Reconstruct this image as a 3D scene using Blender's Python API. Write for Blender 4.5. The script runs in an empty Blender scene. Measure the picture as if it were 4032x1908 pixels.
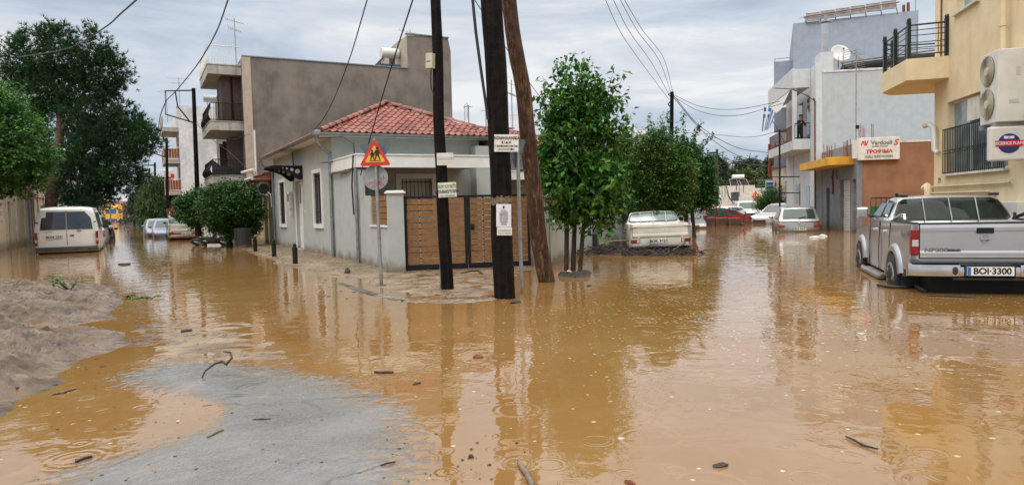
import bpy, bmesh, random
import numpy as np
from mathutils import Vector, Matrix
import math
import math
from math import sin, cos, tan, pi, radians, atan2, hypot, sqrt
# ---- camera model (photograph pixels 4032 x 1908) ----
FPX=2750.0; EYE=1.32; PITCH=math.atan(143/FPX); ROLL=-0.0237
def _ray(u,v):
    a=(u-2016)/FPX; b=-(v-954)/FPX      # camera right / up
    c,s=cos(ROLL),sin(ROLL)
    a,b=a*c-b*s*1, a*s+b*c              # undo roll
    # forward (0,cosP,-sinP), up (0,sinP,cosP)
    return (a, cos(PITCH)+b*sin(PITCH), -sin(PITCH)+b*cos(PITCH))
def G(u,v,z=0.0):
    r=_ray(u,v); t=(z-EYE)/r[2]; return (r[0]*t, r[1]*t)
def D(u,v,Y):
    r=_ray(u,v); t=Y/r[1]; return (r[0]*t, Y, EYE+r[2]*t)
def proj(x,y,z):
    z-=EYE
    f=y*cos(PITCH)-z*sin(PITCH); b=y*sin(PITCH)+z*cos(PITCH); a=x
    c,s=cos(ROLL),sin(ROLL)
    a,b=a*c+b*s, -a*s+b*c
    return (2016+FPX*a/f, 954-FPX*b/f)
def Z(x,y,v):
    lo,hi=-5,60
    for _ in range(50):
        m=(lo+hi)/2
        if proj(x,y,m)[1]>v: lo=m
        else: hi=m
    return lo
SC=bpy.context.scene
COL=SC.collection
# ---------------- camera ----------------
cam=bpy.data.cameras.new("camera"); camo=bpy.data.objects.new("camera",cam); COL.objects.link(camo)
cam.sensor_width=36.0; cam.lens=36.0*FPX/4032.0; cam.clip_start=0.05; cam.clip_end=6000
camo.location=(0,0,EYE)
camo.matrix_world=Matrix.Translation((0,0,EYE))@Matrix.Rotation(pi/2-PITCH,4,'X')@Matrix.Rotation(ROLL,4,'Z')
SC.camera=camo
SC.view_settings.view_transform='Standard'; SC.view_settings.look='None'; SC.view_settings.gamma=1
SC.view_settings.exposure=0.0
# ---------------- world : overcast, banded cloud ----------------
W=bpy.data.worlds.new("World"); SC.world=W; W.use_nodes=True
nt=W.node_tree; N=nt.nodes; L=nt.links
for n in list(N): N.remove(n)
out=N.new('ShaderNodeOutputWorld'); bgn=N.new('ShaderNodeBackground'); L.new(bgn.outputs[0],out.inputs[0])
sky=N.new('ShaderNodeTexSky'); sky.sky_type='NISHITA'; sky.sun_disc=False
SUN_EL=radians(52); SUN_AZ=radians(200)
sky.sun_elevation=SUN_EL; sky.sun_rotation=SUN_AZ
tc=N.new('ShaderNodeTexCoord'); sep=N.new('ShaderNodeSeparateXYZ'); L.new(tc.outputs['Generated'],sep.inputs[0])
mp=N.new('ShaderNodeMapping'); mp.inputs['Scale'].default_value=(1.3,1.3,7.0); mp.inputs['Location'].default_value=(3.1,.4,.37); L.new(tc.outputs['Generated'],mp.inputs[0])
n1=N.new('ShaderNodeTexNoise'); n1.inputs['Scale'].default_value=1.7; n1.inputs['Detail'].default_value=6; n1.inputs['Roughness'].default_value=.60; n1.inputs['Distortion'].default_value=.35
L.new(mp.outputs[0],n1.inputs[0])
def wm(op,a,b=None,c=None):
    m=N.new('ShaderNodeMath'); m.operation=op
    for i,q in enumerate((a,b,c)):
        if q is None: continue
        if isinstance(q,(int,float)): m.inputs[i].default_value=q
        else: L.new(q,m.inputs[i])
    return m.outputs[0]
cr=N.new('ShaderNodeValToRGB'); e=cr.color_ramp.elements
e[0].position=.36; e[0].color=(.40,.465,.57,1); e[1].position=.64; e[1].color=(.78,.78,.79,1)
e2=cr.color_ramp.elements.new(.48); e2.color=(.53,.59,.67,1)
e3=cr.color_ramp.elements.new(.56); e3.color=(.63,.665,.71,1)
L.new(n1.outputs[0],cr.inputs[0])
# overcast sky: several times brighter overhead than at the horizon
el=wm('MAXIMUM',sep.outputs[2],0.0)
gain=wm('ADD',wm('MULTIPLY',wm('SMOOTH_MIN',wm('MAXIMUM',wm('SUBTRACT',el,.36),0.0),.5,.1),5.0),1.0)
vm=N.new('ShaderNodeVectorMath'); vm.operation='SCALE'; L.new(cr.outputs[0],vm.inputs[0]); L.new(gain,vm.inputs['Scale'])
vs=N.new('ShaderNodeVectorMath'); vs.operation='SCALE'; L.new(sky.outputs[0],vs.inputs[0]); vs.inputs['Scale'].default_value=.006
va=N.new('ShaderNodeVectorMath'); va.operation='ADD'; zm=N.new('ShaderNodeMix'); zm.data_type='RGBA'; L.new(wm('MINIMUM',wm('MULTIPLY',wm('MAXIMUM',wm('SUBTRACT',el,.30),0.0),2.2),1.0),zm.inputs[0]); L.new(cr.outputs[0],zm.inputs[6]); zm.inputs[7].default_value=(.74,.72,.69,1); L.new(zm.outputs[2],vm.inputs[0])
L.new(vm.outputs[0],va.inputs[0]); L.new(vs.outputs[0],va.inputs[1])
L.new(va.outputs[0],bgn.inputs[0]); bgn.inputs[1].default_value=1.10
# ---------------- sun (through cloud) ----------------
sl=bpy.data.lights.new("sun",'SUN'); sl.energy=1.1; sl.angle=radians(25); sl.color=(1,.97,.92)
so=bpy.data.objects.new("sun",sl); COL.objects.link(so)
so.rotation_euler=Vector((sin(SUN_AZ)*cos(SUN_EL),cos(SUN_AZ)*cos(SUN_EL),sin(SUN_EL))).to_track_quat('Z','Y').to_euler()
SC.cycles.use_denoising=True
SC.cycles.max_bounces=6; SC.cycles.diffuse_bounces=3; SC.cycles.glossy_bounces=3; SC.cycles.transparent_max_bounces=6
SC.cycles.caustics_reflective=False; SC.cycles.caustics_refractive=False

# ======================= materials =======================
MATS={}
def M(name,col,rough=.7,metal=0.0,var=.12,vs=3.0,bump=0.0,bs=30.0,streak=0.0,streakcol=None,spec=.5,mud=0.0,coat=0.0,isl=None,transl=0.0,grime=None,ss=1.0):
    """procedural material: base colour broken up by noise, optional vertical streaks, dried mud near the water, fine bump"""
    if name in MATS: return MATS[name]
    m=bpy.data.materials.new(name); m.use_nodes=True; nt=m.node_tree; N=nt.nodes; L=nt.links
    b=N['Principled BSDF']; o=N['Material Output']
    b.inputs['Roughness'].default_value=rough; b.inputs['Metallic'].default_value=metal
    b.inputs['Specular IOR Level'].default_value=spec
    if coat: b.inputs['Coat Weight'].default_value=coat; b.inputs['Coat Roughness'].default_value=.05
    tc=N.new('ShaderNodeTexCoord'); geo=N.new('ShaderNodeNewGeometry')
    def mix(fac,a,bb,mode='MIX'):
        x=N.new('ShaderNodeMix'); x.data_type='RGBA'; x.blend_type=mode
        if isinstance(fac,(int,float)): x.inputs[0].default_value=fac
        else: L.new(fac,x.inputs[0])
        for k,q in ((6,a),(7,bb)):
            if isinstance(q,tuple): x.inputs[k].default_value=(q[0],q[1],q[2],1)
            else: L.new(q,x.inputs[k])
        return x.outputs[2]
    def ramp(src,p0,p1):
        r=N.new('ShaderNodeMapRange'); r.inputs[1].default_value=p0; r.inputs[2].default_value=p1; r.interpolation_type='SMOOTHSTEP'; L.new(src,r.inputs[0]); return r.outputs[0]
    def mul(a,k):
        r=N.new('ShaderNodeMath'); r.operation='MULTIPLY'; L.new(a,r.inputs[0])
        if isinstance(k,(int,float)): r.inputs[1].default_value=k
        else: L.new(k,r.inputs[1])
        return r.outputs[0]
    base=tuple(col)
    cur=base
    if isl:
        x=N.new('ShaderNodeValToRGB'); x.color_ramp.elements[0].color=(*isl[0],1); x.color_ramp.elements[1].color=(*isl[1],1)
        if len(isl)>2:
            q=x.color_ramp.elements.new(.8); q.color=(*isl[1],1); x.color_ramp.elements[-1].color=(*isl[2],1)
        L.new(geo.outputs['Random Per Island'],x.inputs[0]); cur=x.outputs[0]
    if var:
        n=N.new('ShaderNodeTexNoise'); n.inputs['Scale'].default_value=vs; n.inputs['Detail'].default_value=5; n.inputs['Roughness'].default_value=.6
        L.new(tc.outputs['Object'],n.inputs[0])
        dk=(1-var*1.6,)*3; lt=(1+var,)*3
        f=mix(ramp(n.outputs[0],.3,.7),dk,lt)
        cur=mix(1.0,cur,f,'MULTIPLY')
    if streak:
        mpn=N.new('ShaderNodeMapping'); mpn.inputs['Scale'].default_value=(2.4*ss,2.4*ss,.22*ss*(1 if ss==1 else .25)); L.new(tc.outputs['Object'],mpn.inputs[0])
        n=N.new('ShaderNodeTexNoise'); n.inputs['Scale'].default_value=2.2; n.inputs['Detail'].default_value=7; n.inputs['Roughness'].default_value=.65
        L.new(mpn.outputs[0],n.inputs[0])
        cur=mix(mul(ramp(n.outputs[0],.48,.72),streak),cur,streakcol or tuple(c*.45 for c in base))
    if grime:   # big soft blotches of another tone
        n=N.new('ShaderNodeTexNoise'); n.inputs['Scale'].default_value=grime[2] if len(grime)>2 else .5; n.inputs['Detail'].default_value=8; n.inputs['Roughness'].default_value=.62
        L.new(tc.outputs['Object'],n.inputs[0])
        cur=mix(mul(ramp(n.outputs[0],.45,.65),grime[1]),cur,grime[0])
    if mud:     # silt left on everything the flood reached
        sp=N.new('ShaderNodeSeparateXYZ'); L.new(geo.outputs['Position'],sp.inputs[0])
        n=N.new('ShaderNodeTexNoise'); n.inputs['Scale'].default_value=3.5; n.inputs['Detail'].default_value=5; L.new(geo.outputs['Position'],n.inputs[0])
        a=N.new('ShaderNodeMath'); a.operation='MULTIPLY_ADD'; L.new(n.outputs[0],a.inputs[0]); a.inputs[1].default_value=-mud*1.2; L.new(sp.outputs[2],a.inputs[2])
        cur=mix(mul(ramp(a.outputs[0],mud*.15,-mud*.55),.85),cur,(.17,.120,.070))
    if isinstance(cur,tuple): b.inputs['Base Color'].default_value=(*cur,1)
    else: L.new(cur,b.inputs['Base Color'])
    if bump:
        n=N.new('ShaderNodeTexNoise'); n.inputs['Scale'].default_value=bs; n.inputs['Detail'].default_value=4; L.new(tc.outputs['Object'],n.inputs[0])
        bu=N.new('ShaderNodeBump'); bu.inputs['Strength'].default_value=bump; bu.inputs['Distance'].default_value=.01; L.new(n.outputs[0],bu.inputs['Height']); L.new(bu.outputs[0],b.inputs['Normal'])
    if transl:
        t=N.new('ShaderNodeBsdfTranslucent'); s=N.new('ShaderNodeMixShader'); s.inputs[0].default_value=transl
        if not isinstance(cur,tuple): L.new(cur,t.inputs[0])
        else: t.inputs[0].default_value=(*cur,1)
        L.new(b.outputs[0],s.inputs[1]); L.new(t.outputs[0],s.inputs[2]); L.new(s.outputs[0],o.inputs[0])
    MATS[name]=m; return m
def mt(n): return MATS[n]
M('plaster_grey',(.40,.425,.41),.85,var=.05,bump=.25,bs=45,streak=.10,mud=.45)
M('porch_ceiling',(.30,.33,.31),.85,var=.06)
M('white_paint',(.74,.74,.71),.55,var=.05,mud=.25)
M('white_dirty',(.66,.64,.58),.8,var=.10,streak=.45,streakcol=(.25,.21,.15),mud=.5,bump=.3)
M('white_wall',(.66,.67,.68),.85,var=.08,streak=.35,streakcol=(.22,.22,.21),grime=((.30,.31,.32),.6,.35))
M('concrete_brown',(.165,.145,.125),.9,var=.14,vs=1.2,streak=.45,streakcol=(.085,.070,.058),bump=.5,bs=14,grime=((.25,.215,.18),.55,.30))
M('concrete_pale',(.40,.385,.35),.9,var=.12,streak=.5,streakcol=(.13,.12,.10),bump=.3)
M('cream_strip',(.42,.36,.28),.85,var=.08,streak=.2)
M('cream_old',(.52,.45,.33),.9,var=.10,streak=.4,streakcol=(.22,.18,.12),mud=.6,grime=((.33,.28,.21),.5,.7))
M('yellow_plaster',(.74,.62,.40),.85,var=.05,streak=.14,streakcol=(.40,.31,.17),bump=.25,bs=40,mud=.35)
M('yellow_pale',(.50,.45,.29),.85,var=.08,streak=.25,mud=.4)
M('blue_grey_wall',(.30,.34,.40),.9,var=.06,streak=.2,bump=.2)
M('pale_blue_wall',(.46,.485,.495),.9,var=.05,streak=.12,bump=.2,bs=30)
M('pale_wall',(.58,.61,.63),.85,var=.06,streak=.15,mud=.4)
M('shop_grey',(.215,.225,.235),.85,var=.12,streak=.35,mud=.5,bump=.3)
M('terracotta_wall',(.30,.145,.075),.9,var=.14,vs=1.5,streak=.25,streakcol=(.20,.10,.055),bump=.35,mud=.3)
M('ochre_slab',(.66,.34,.035),.7,var=.12,streak=.15)
M('zinc',(.27,.29,.30),.42,.75,var=.15,vs=9)
M('steel_galv',(.33,.34,.35),.5,.6,var=.15,vs=8,mud=.2)
M('black_metal',(.010,.010,.011),.5,.1,var=.1,spec=.3)
M('dark_green_metal',(.012,.026,.024),.4,.2,var=.1)
M('rust',(.22,.065,.03),.85,.2,var=.3,vs=12)
M('rebar',(.28,.10,.05),.85,.3,var=.3,vs=12)
M('glass',(.035,.045,.05),.06,spec=.9,var=0)
M('glass_green',(.035,.065,.058),.05,spec=.9,var=.25,vs=1.5)
M('glass_light',(.22,.30,.30),.08,spec=.8,var=.3,vs=2)
M('glass_blueish',(.02,.03,.05),.07,spec=.9,var=.2,vs=2)
M('curtain',(.55,.56,.55),.8,var=.12,vs=6)
M('shutter_brown',(.060,.035,.026),.7,var=.2,vs=9)
M('shutter_white',(.62,.62,.58),.5,var=.08)
M('plank_wood',(.235,.115,.042),.55,var=.16,vs=14,bump=.2,bs=60,mud=.25)
M('plank_screw',(.7,.7,.66),.4,.5,var=0)
M('pole_black',(.0075,.0062,.0062),.7,var=.45,vs=7,streak=.9,streakcol=(.022,.015,.011),bump=.9,bs=26,spec=.10,ss=5)
M('pole_brown',(.065,.033,.021),.65,var=.35,vs=6,streak=1.0,streakcol=(.24,.145,.085),bump=1.0,bs=22,ss=5,spec=.25)
M('pole_grey',(.05,.047,.045),.8,var=.3,vs=6,streak=.4)
M('wire',(.013,.014,.016),.6,var=0)
M('sign_white',(.70,.69,.64),.45,var=.08,vs=5,grime=((.48,.42,.33),.4,2.0))
M('ink_black',(.012,.012,.014),.5,var=0)
M('ink_grey',(.16,.165,.17),.5,var=0)
M('ink_faded',(.50,.50,.47),.5,var=0)
M('ink_green',(.16,.34,.05),.5,var=0)
M('ink_red',(.60,.02,.02),.4,var=0)
M('ink_blue',(.015,.03,.16),.4,var=0)
M('sign_red',(.58,.035,.02),.35,var=.08,vs=8)
M('sign_yellow',(.78,.42,.03),.35,var=.07,vs=8)
M('sign_back',(.12,.15,.185),.45,.3,var=.12,vs=7)
M('blue_paint',(.03,.12,.42),.5,var=.1)
M('neon_green',(.15,.75,.2),.5,var=0); M('neon_pink',(.75,.25,.30),.5,var=0)
M('paper',(.68,.68,.72),.6,var=.08,vs=30)
M('plastic_white',(.66,.66,.63),.45,var=.05,streak=.15)
M('plastic_beige',(.52,.50,.38),.5,var=.06)
M('rubber',(.018,.018,.019),.75,var=.2,vs=8)
M('chrome',(.62,.60,.57),.16,1.0,var=.08,mud=.3)
M('silver_rim',(.45,.45,.45),.35,.8,var=.1,mud=.25)
M('under_black',(.008,.008,.008),.8,var=.2)
M('tile',(.40,.085,.045),.55,isl=((.16,.032,.020),(.27,.068,.044)),var=.30,vs=1.8,grime=((.33,.15,.10),.5,1.6))
M('tile_old',(.34,.10,.06),.7,isl=((.22,.05,.03),(.42,.14,.09)),var=.2)
M('wood_pale',(.42,.38,.33),.7,var=.12)
M('bark',(.042,.030,.022),.9,var=.3,vs=8,bump=1,bs=20,streak=.4,streakcol=(.13,.10,.08))
M('bark_pine',(.13,.080,.058),.9,var=.35,vs=6,bump=1,bs=14,streak=.6,streakcol=(.05,.032,.025))
M('leaf_mulberry',(.05,.12,.03),.42,isl=((.022,.090,.015),(.070,.195,.030),(.19,.36,.05)),var=.15,vs=1.2,transl=.25,spec=.22)
M('leaf_citrus',(.05,.10,.02),.45,isl=((.020,.070,.010),(.060,.150,.018),(.20,.30,.03)),var=.15,vs=1.2,transl=.25,spec=.22)
M('leaf_hibiscus',(.03,.08,.02),.45,isl=((.012,.060,.012),(.036,.125,.022),(.10,.24,.035)),var=.15,transl=.25,spec=.22)
M('leaf_bush',(.04,.1,.02),.45,isl=((.010,.050,.008),(.036,.125,.016),(.11,.25,.03)),var=.2,transl=.2,spec=.4)
M('leaf_left',(.05,.14,.04),.5,isl=((.03,.10,.022),(.075,.20,.038),(.15,.32,.06)),var=.15,transl=.3,spec=.3)
M('leaf_willow',(.07,.13,.05),.6,isl=((.045,.085,.030),(.085,.16,.055),(.13,.21,.08)),var=.15,transl=.25,spec=.3)
M('needle',(.02,.055,.02),.7,isl=((.010,.036,.011),(.028,.085,.024),(.065,.15,.038)),var=.3,vs=.5,transl=.12,spec=.3)
M('needle_dark',(.01,.035,.025),.6,isl=((.008,.030,.018),(.018,.055,.030)),var=.2,transl=.1,spec=.3)
M('leaf_euc',(.05,.08,.045),.6,isl=((.030,.055,.032),(.065,.095,.055),(.11,.14,.07)),var=.2,transl=.2,spec=.3)
M('leaf_olive',(.10,.13,.04),.6,isl=((.055,.08,.03),(.12,.15,.045),(.18,.21,.07)),var=.2,transl=.2,spec=.3)
M('flower_red',(.55,.04,.05),.6,var=.1)
M('fruit_yellow',(.7,.45,.04),.5,var=.1)
M('tarp_blue',(.03,.14,.50),.4,var=.2,vs=3)
M('skin',(.32,.17,.11),.6,var=0); M('cloth_black',(.02,.02,.025),.9,var=.1); M('hair_dark',(.012,.01,.01),.7,var=0)
M('twig',(.035,.022,.016),.6,var=.4,vs=20,bump=.6)
M('twig_pale',(.16,.12,.08),.6,var=.3,vs=20)
M('debris_mass',(.055,.036,.026),.75,var=.5,vs=8,bump=1,bs=25)
M('plastic_bag',(.04,.05,.065),.3,var=.3,vs=6)
M('earth_red',(.20,.085,.07),.95,var=.3,vs=.2)
M('stone_dark',(.085,.075,.065),.95,var=.5,vs=3,bump=1,bs=6,grime=((.16,.14,.12),.6,1.5))
M('ruin_plaster',(.55,.50,.42),.95,var=.2,streak=.8,streakcol=(.16,.10,.06),grime=((.30,.20,.12),.7,.9),bump=.6,bs=8,mud=.5)
M('green_net',(.01,.12,.07),.6,var=.2,vs=4)
def paint(name,col,rough=.3,metal=0.0,mud=.35,var=.04):
    return M(name,col,rough,metal,var=var,vs=2.0,coat=.5,mud=mud)
paint('car_white',(.66,.66,.64)); paint('car_cream',(.64,.63,.54),.5,mud=.45,var=.10); paint('van_cream',(.78,.77,.73),.4,mud=.25)
paint('car_silver',(.42,.42,.43),.33,.55,mud=.3); paint('pickup_silver',(.42,.43,.45),.30,.6,mud=.20); paint('car_red',(.36,.02,.015),.25); paint('car_black',(.012,.014,.018),.2)
paint('car_lightblue',(.24,.33,.45),.3,.3); paint('car_darkblue',(.02,.035,.06),.2); paint('truck_yellow',(.75,.42,.02),.4); paint('truck_blue',(.02,.07,.30),.4)
M('lamp_red',(.22,.006,.006),.2,var=.15,vs=12,spec=.5); M('lamp_clear',(.55,.50,.48),.12,var=.1,coat=.6); M('lamp_orange',(.7,.22,.02),.2,var=.1)
M('plate_white',(.72,.72,.68),.45,var=.04); M('plastic_dark',(.022,.022,.024),.55,var=.15,mud=.25); M('sofa_brown',(.10,.052,.035),.6,var=.3,vs=4)

# ======================= mesh helpers =======================
class MB:
    def __init__(s): s.v=[]; s.f=[]
    def add(s,vs,fs):
        n=len(s.v); s.v.extend([tuple(q) for q in vs]); s.f.extend([tuple(i+n for i in f) for f in fs]); return s
    def b(s,x0,x1,y0,y1,z0,z1):
        return s.add([(x0,y0,z0),(x1,y0,z0),(x1,y1,z0),(x0,y1,z0),(x0,y0,z1),(x1,y0,z1),(x1,y1,z1),(x0,y1,z1)],[(0,3,2,1),(4,5,6,7),(0,1,5,4),(1,2,6,5),(2,3,7,6),(3,0,4,7)])
    def tube(s,pts,r,n=8,cap=True):
        pts=[Vector(p) for p in pts]; k=len(pts)
        rs=r if isinstance(r,(list,tuple)) else [r]*k
        base=len(s.v); up0=None
        for i,p in enumerate(pts):
            d=(pts[min(i+1,k-1)]-pts[max(i-1,0)]).normalized()
            if up0 is None:
                a=Vector((0,0,1)) if abs(d.z)<.9 else Vector((1,0,0)); up0=(a-d*a.dot(d)).normalized()
            else:
                up0=(up0-d*up0.dot(d)); up0=up0.normalized() if up0.length>1e-6 else d.orthogonal().normalized()
            w=d.cross(up0)
            for j in range(n):
                t=2*pi*j/n; q=p+(up0*cos(t)+w*sin(t))*rs[i]; s.v.append(tuple(q))
        for i in range(k-1):
            for j in range(n):
                a=base+i*n+j; bb=base+i*n+(j+1)%n; s.f.append((a,bb,bb+n,a+n))
        if cap: s.f.append(tuple(base+j for j in range(n))[::-1]); s.f.append(tuple(base+(k-1)*n+j for j in range(n)))
        return s
    def prism(s,poly,fn,d0,d1):
        """polygon (a,b) placed by fn(a,b,d)->xyz between depths d0,d1"""
        n=len(poly); vs=[fn(a,b,d0) for a,b in poly]+[fn(a,b,d1) for a,b in poly]
        fs=[tuple(range(n))[::-1],tuple(range(n,2*n))]+[(i,(i+1)%n,n+(i+1)%n,n+i) for i in range(n)]
        return s.add(vs,fs)
    def q(s,*p): return s.add(p,[tuple(range(len(p)))])
    def ell(s,c,r,n=10,m=7):
        base=len(s.v); cx,cy,cz=c; rx,ry,rz=(r,r,r) if isinstance(r,(int,float)) else r
        for i in range(1,m):
            th=pi*i/m
            for j in range(n):
                ph=2*pi*j/n; s.v.append((cx+rx*sin(th)*cos(ph),cy+ry*sin(th)*sin(ph),cz+rz*cos(th)))
        s.v.append((cx,cy,cz+rz)); s.v.append((cx,cy,cz-rz)); T=len(s.v)-2; Bq=T+1
        for i in range(m-2):
            for j in range(n):
                a=base+i*n+j; b2=base+i*n+(j+1)%n; s.f.append((a,a+n,b2+n,b2))
        for j in range(n):
            s.f.append((T,base+j,base+(j+1)%n)); q=base+(m-2)*n; s.f.append((Bq,q+(j+1)%n,q+j))
        return s
    def build(s,name,mat,parent=None,smooth=None,bevel=0,loc=None,fix=True):
        me=bpy.data.meshes.new(name); me.from_pydata(s.v,[],s.f)
        if fix and len(s.f)<30000:
            bm=bmesh.new(); bm.from_mesh(me); bmesh.ops.recalc_face_normals(bm,faces=bm.faces); bm.to_mesh(me); bm.free()
        o=bpy.data.objects.new(name,me); COL.objects.link(o)
        me.materials.append(mt(mat) if isinstance(mat,str) else mat)
        if smooth is not None:
            for p in me.polygons: p.use_smooth=True
            me.set_sharp_from_angle(angle=radians(smooth))
        if bevel:
            md=o.modifiers.new('bevel','BEVEL'); md.width=bevel; md.segments=2; md.limit_method='ANGLE'; md.angle_limit=radians(40)
        if parent is not None: o.parent=parent
        if loc is not None: o.location=loc
        return o
def xy(a,b,d): return (a,b,d)
def xz(a,b,d): return (a,d,b)      # polygon in x-z, depth along y
def yz(a,b,d): return (d,a,b)
def tag(o,label,cat,group=None,kind=None):
    if label: o['label']=label
    if cat: o['category']=cat
    if group: o['group']=group
    if kind: o['kind']=kind
    return o
def thing(name,label,cat,loc=(0,0,0),rz=0,group=None):
    o=bpy.data.objects.new(name,None); COL.objects.link(o); o.location=loc; o.rotation_euler=(0,0,rz); o.empty_display_size=.2
    return tag(o,label,cat,group)
def struct(o,label=None): o['kind']='structure'; return o
def copy_tree(o,parent=None):
    c=o.copy(); COL.objects.link(c); c.parent=parent
    for ch in [x for x in COL.objects if x.parent==o]: copy_tree(ch,c)
    return c
FONT=None
def text(body,size,mat,parent,origin,right,up,name='lettering',align='CENTER',extrude=.002,sx=1.0,bold=0.0,shear=0.0):
    """lettering lying in the plane (right, up) at origin"""
    c=bpy.data.curves.new(name,'FONT'); c.body=body; c.size=size; c.align_x=align; c.align_y='CENTER'; c.extrude=extrude; c.offset=bold; c.shear=shear
    c.materials.append(mt(mat)); tmp=bpy.data.objects.new('t',c); me=bpy.data.meshes.new_from_object(tmp); me.name=name
    if not me.materials: me.materials.append(mt(mat))
    bpy.data.objects.remove(tmp); o=bpy.data.objects.new(name,me); COL.objects.link(o)
    r=Vector(right).normalized(); u=Vector(up).normalized(); n=r.cross(u)
    m=Matrix((r*sx,u,n)).transposed().to_4x4(); m.translation=Vector(origin)
    if parent is not None: o.parent=parent
    o.matrix_local=m
    return o
def rot2(v,a): return (v[0]*cos(a)-v[1]*sin(a),v[0]*sin(a)+v[1]*cos(a))
def wall(mb,fn,a0,a1,z0,z1,holes=(),depth=.15):
    """flat wall sheet with openings; fn(a,z,d) gives the point, d>0 is inwards. Openings get reveals."""
    As=sorted({a0,a1,*[h[0] for h in holes],*[h[1] for h in holes]}); Zs=sorted({z0,z1,*[h[2] for h in holes],*[h[3] for h in holes]})
    for i in range(len(As)-1):
        for j in range(len(Zs)-1):
            am=(As[i]+As[i+1])/2; zm=(Zs[j]+Zs[j+1])/2
            if any(h[0]<am<h[1] and h[2]<zm<h[3] for h in holes): continue
            mb.q(fn(As[i],Zs[j],0),fn(As[i+1],Zs[j],0),fn(As[i+1],Zs[j+1],0),fn(As[i],Zs[j+1],0))
    for a,b,c,d in holes:
        for p,q in (((a,c),(b,c)),((b,c),(b,d)),((b,d),(a,d)),((a,d),(a,c))):
            mb.q(fn(p[0],p[1],0),fn(q[0],q[1],0),fn(q[0],q[1],depth),fn(p[0],p[1],depth))
    return mb
rnd=random.Random(7)
# ---- value noise (numpy) ----
def _h(ix,iy,seed):
    n=(ix*374761393+iy*668265263+seed*982451653)&0xffffffff
    n=((n^(n>>13))*1274126177)&0xffffffff
    return ((n^(n>>16))&0xffff)/65535.0
def vnoise(x,y,seed=0):
    x=np.asarray(x,float); y=np.asarray(y,float)
    ix=np.floor(x).astype(np.int64); iy=np.floor(y).astype(np.int64); fx=x-ix; fy=y-iy
    fx=fx*fx*(3-2*fx); fy=fy*fy*(3-2*fy)
    a=_h(ix,iy,seed); b=_h(ix+1,iy,seed); c=_h(ix,iy+1,seed); d=_h(ix+1,iy+1,seed)
    return (a*(1-fx)+b*fx)*(1-fy)+(c*(1-fx)+d*fx)*fy
def fbm(x,y,sc,octs=4,seed=0,gain=.5):
    s=0;a=1;t=0
    for k in range(octs):
        s=s+a*(vnoise(x*sc,y*sc,seed+k)*2-1); t+=a; a*=gain; sc*=2.03
    return s/t
def poly_sd(X,Y,poly):
    """signed distance, positive inside"""
    d=np.full(X.shape,1e9); ins=np.zeros(X.shape,bool); n=len(poly)
    for i in range(n):
        x0,y0=poly[i]; x1,y1=poly[(i+1)%n]; ex=x1-x0; ey=y1-y0
        t=np.clip(((X-x0)*ex+(Y-y0)*ey)/(ex*ex+ey*ey+1e-12),0,1)
        d=np.minimum(d,np.hypot(X-x0-t*ex,Y-y0-t*ey))
        c=((y0>Y)!=(y1>Y))&(X<ex*(Y-y0)/(ey if abs(ey)>1e-9 else 1e-9)+x0); ins^=c
    return np.where(ins,d,-d)
def grid_sheet(name,mat,x0,x1,y0,y1,step,hfn,cut=None):
    nx=int((x1-x0)/step)+1; ny=int((y1-y0)/step)+1
    X,Y=np.meshgrid(np.linspace(x0,x1,nx),np.linspace(y0,y1,ny)); H=hfn(X,Y)
    me=bpy.data.meshes.new(name)
    idx=np.arange(nx*ny).reshape(ny,nx)
    q=np.stack([idx[:-1,:-1],idx[:-1,1:],idx[1:,1:],idx[1:,:-1]],-1).reshape(-1,4)
    if cut is not None:
        keep=(np.maximum.reduce([H[:-1,:-1],H[:-1,1:],H[1:,1:],H[1:,:-1]])>cut).reshape(-1); q=q[keep]
    V=np.stack([X,Y,H],-1).reshape(-1,3)
    used=np.unique(q); rm=np.full(nx*ny,-1); rm[used]=np.arange(len(used)); V=V[used]; q=rm[q]
    me.vertices.add(len(V)); me.vertices.foreach_set('co',V.ravel().astype(np.float32))
    me.loops.add(q.size); me.loops.foreach_set('vertex_index',q.ravel().astype(np.int32))
    me.polygons.add(len(q)); me.polygons.foreach_set('loop_start',np.arange(0,q.size,4,dtype=np.int32)); me.polygons.foreach_set('use_smooth',np.ones(len(q),bool))
    me.update(); me.validate()
    me.materials.append(mat if not isinstance(mat,str) else mt(mat))
    o=bpy.data.objects.new(name,me); COL.objects.link(o); return o
def raw_mesh(name,V,F,mat,parent=None,smooth=False):
    """V (n,3) numpy, F (m,k) numpy all same size"""
    me=bpy.data.meshes.new(name); k=F.shape[1]
    me.vertices.add(len(V)); me.vertices.foreach_set('co',np.asarray(V,np.float32).ravel())
    me.loops.add(F.size); me.loops.foreach_set('vertex_index',F.ravel().astype(np.int32))
    me.polygons.add(len(F)); me.polygons.foreach_set('loop_start',np.arange(0,F.size,k,dtype=np.int32))
    if smooth: me.polygons.foreach_set('use_smooth',np.ones(len(F),bool))
    me.update(); me.validate(); me.materials.append(mt(mat))
    o=bpy.data.objects.new(name,me); COL.objects.link(o)
    if parent is not None: o.parent=parent
    return o
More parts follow.
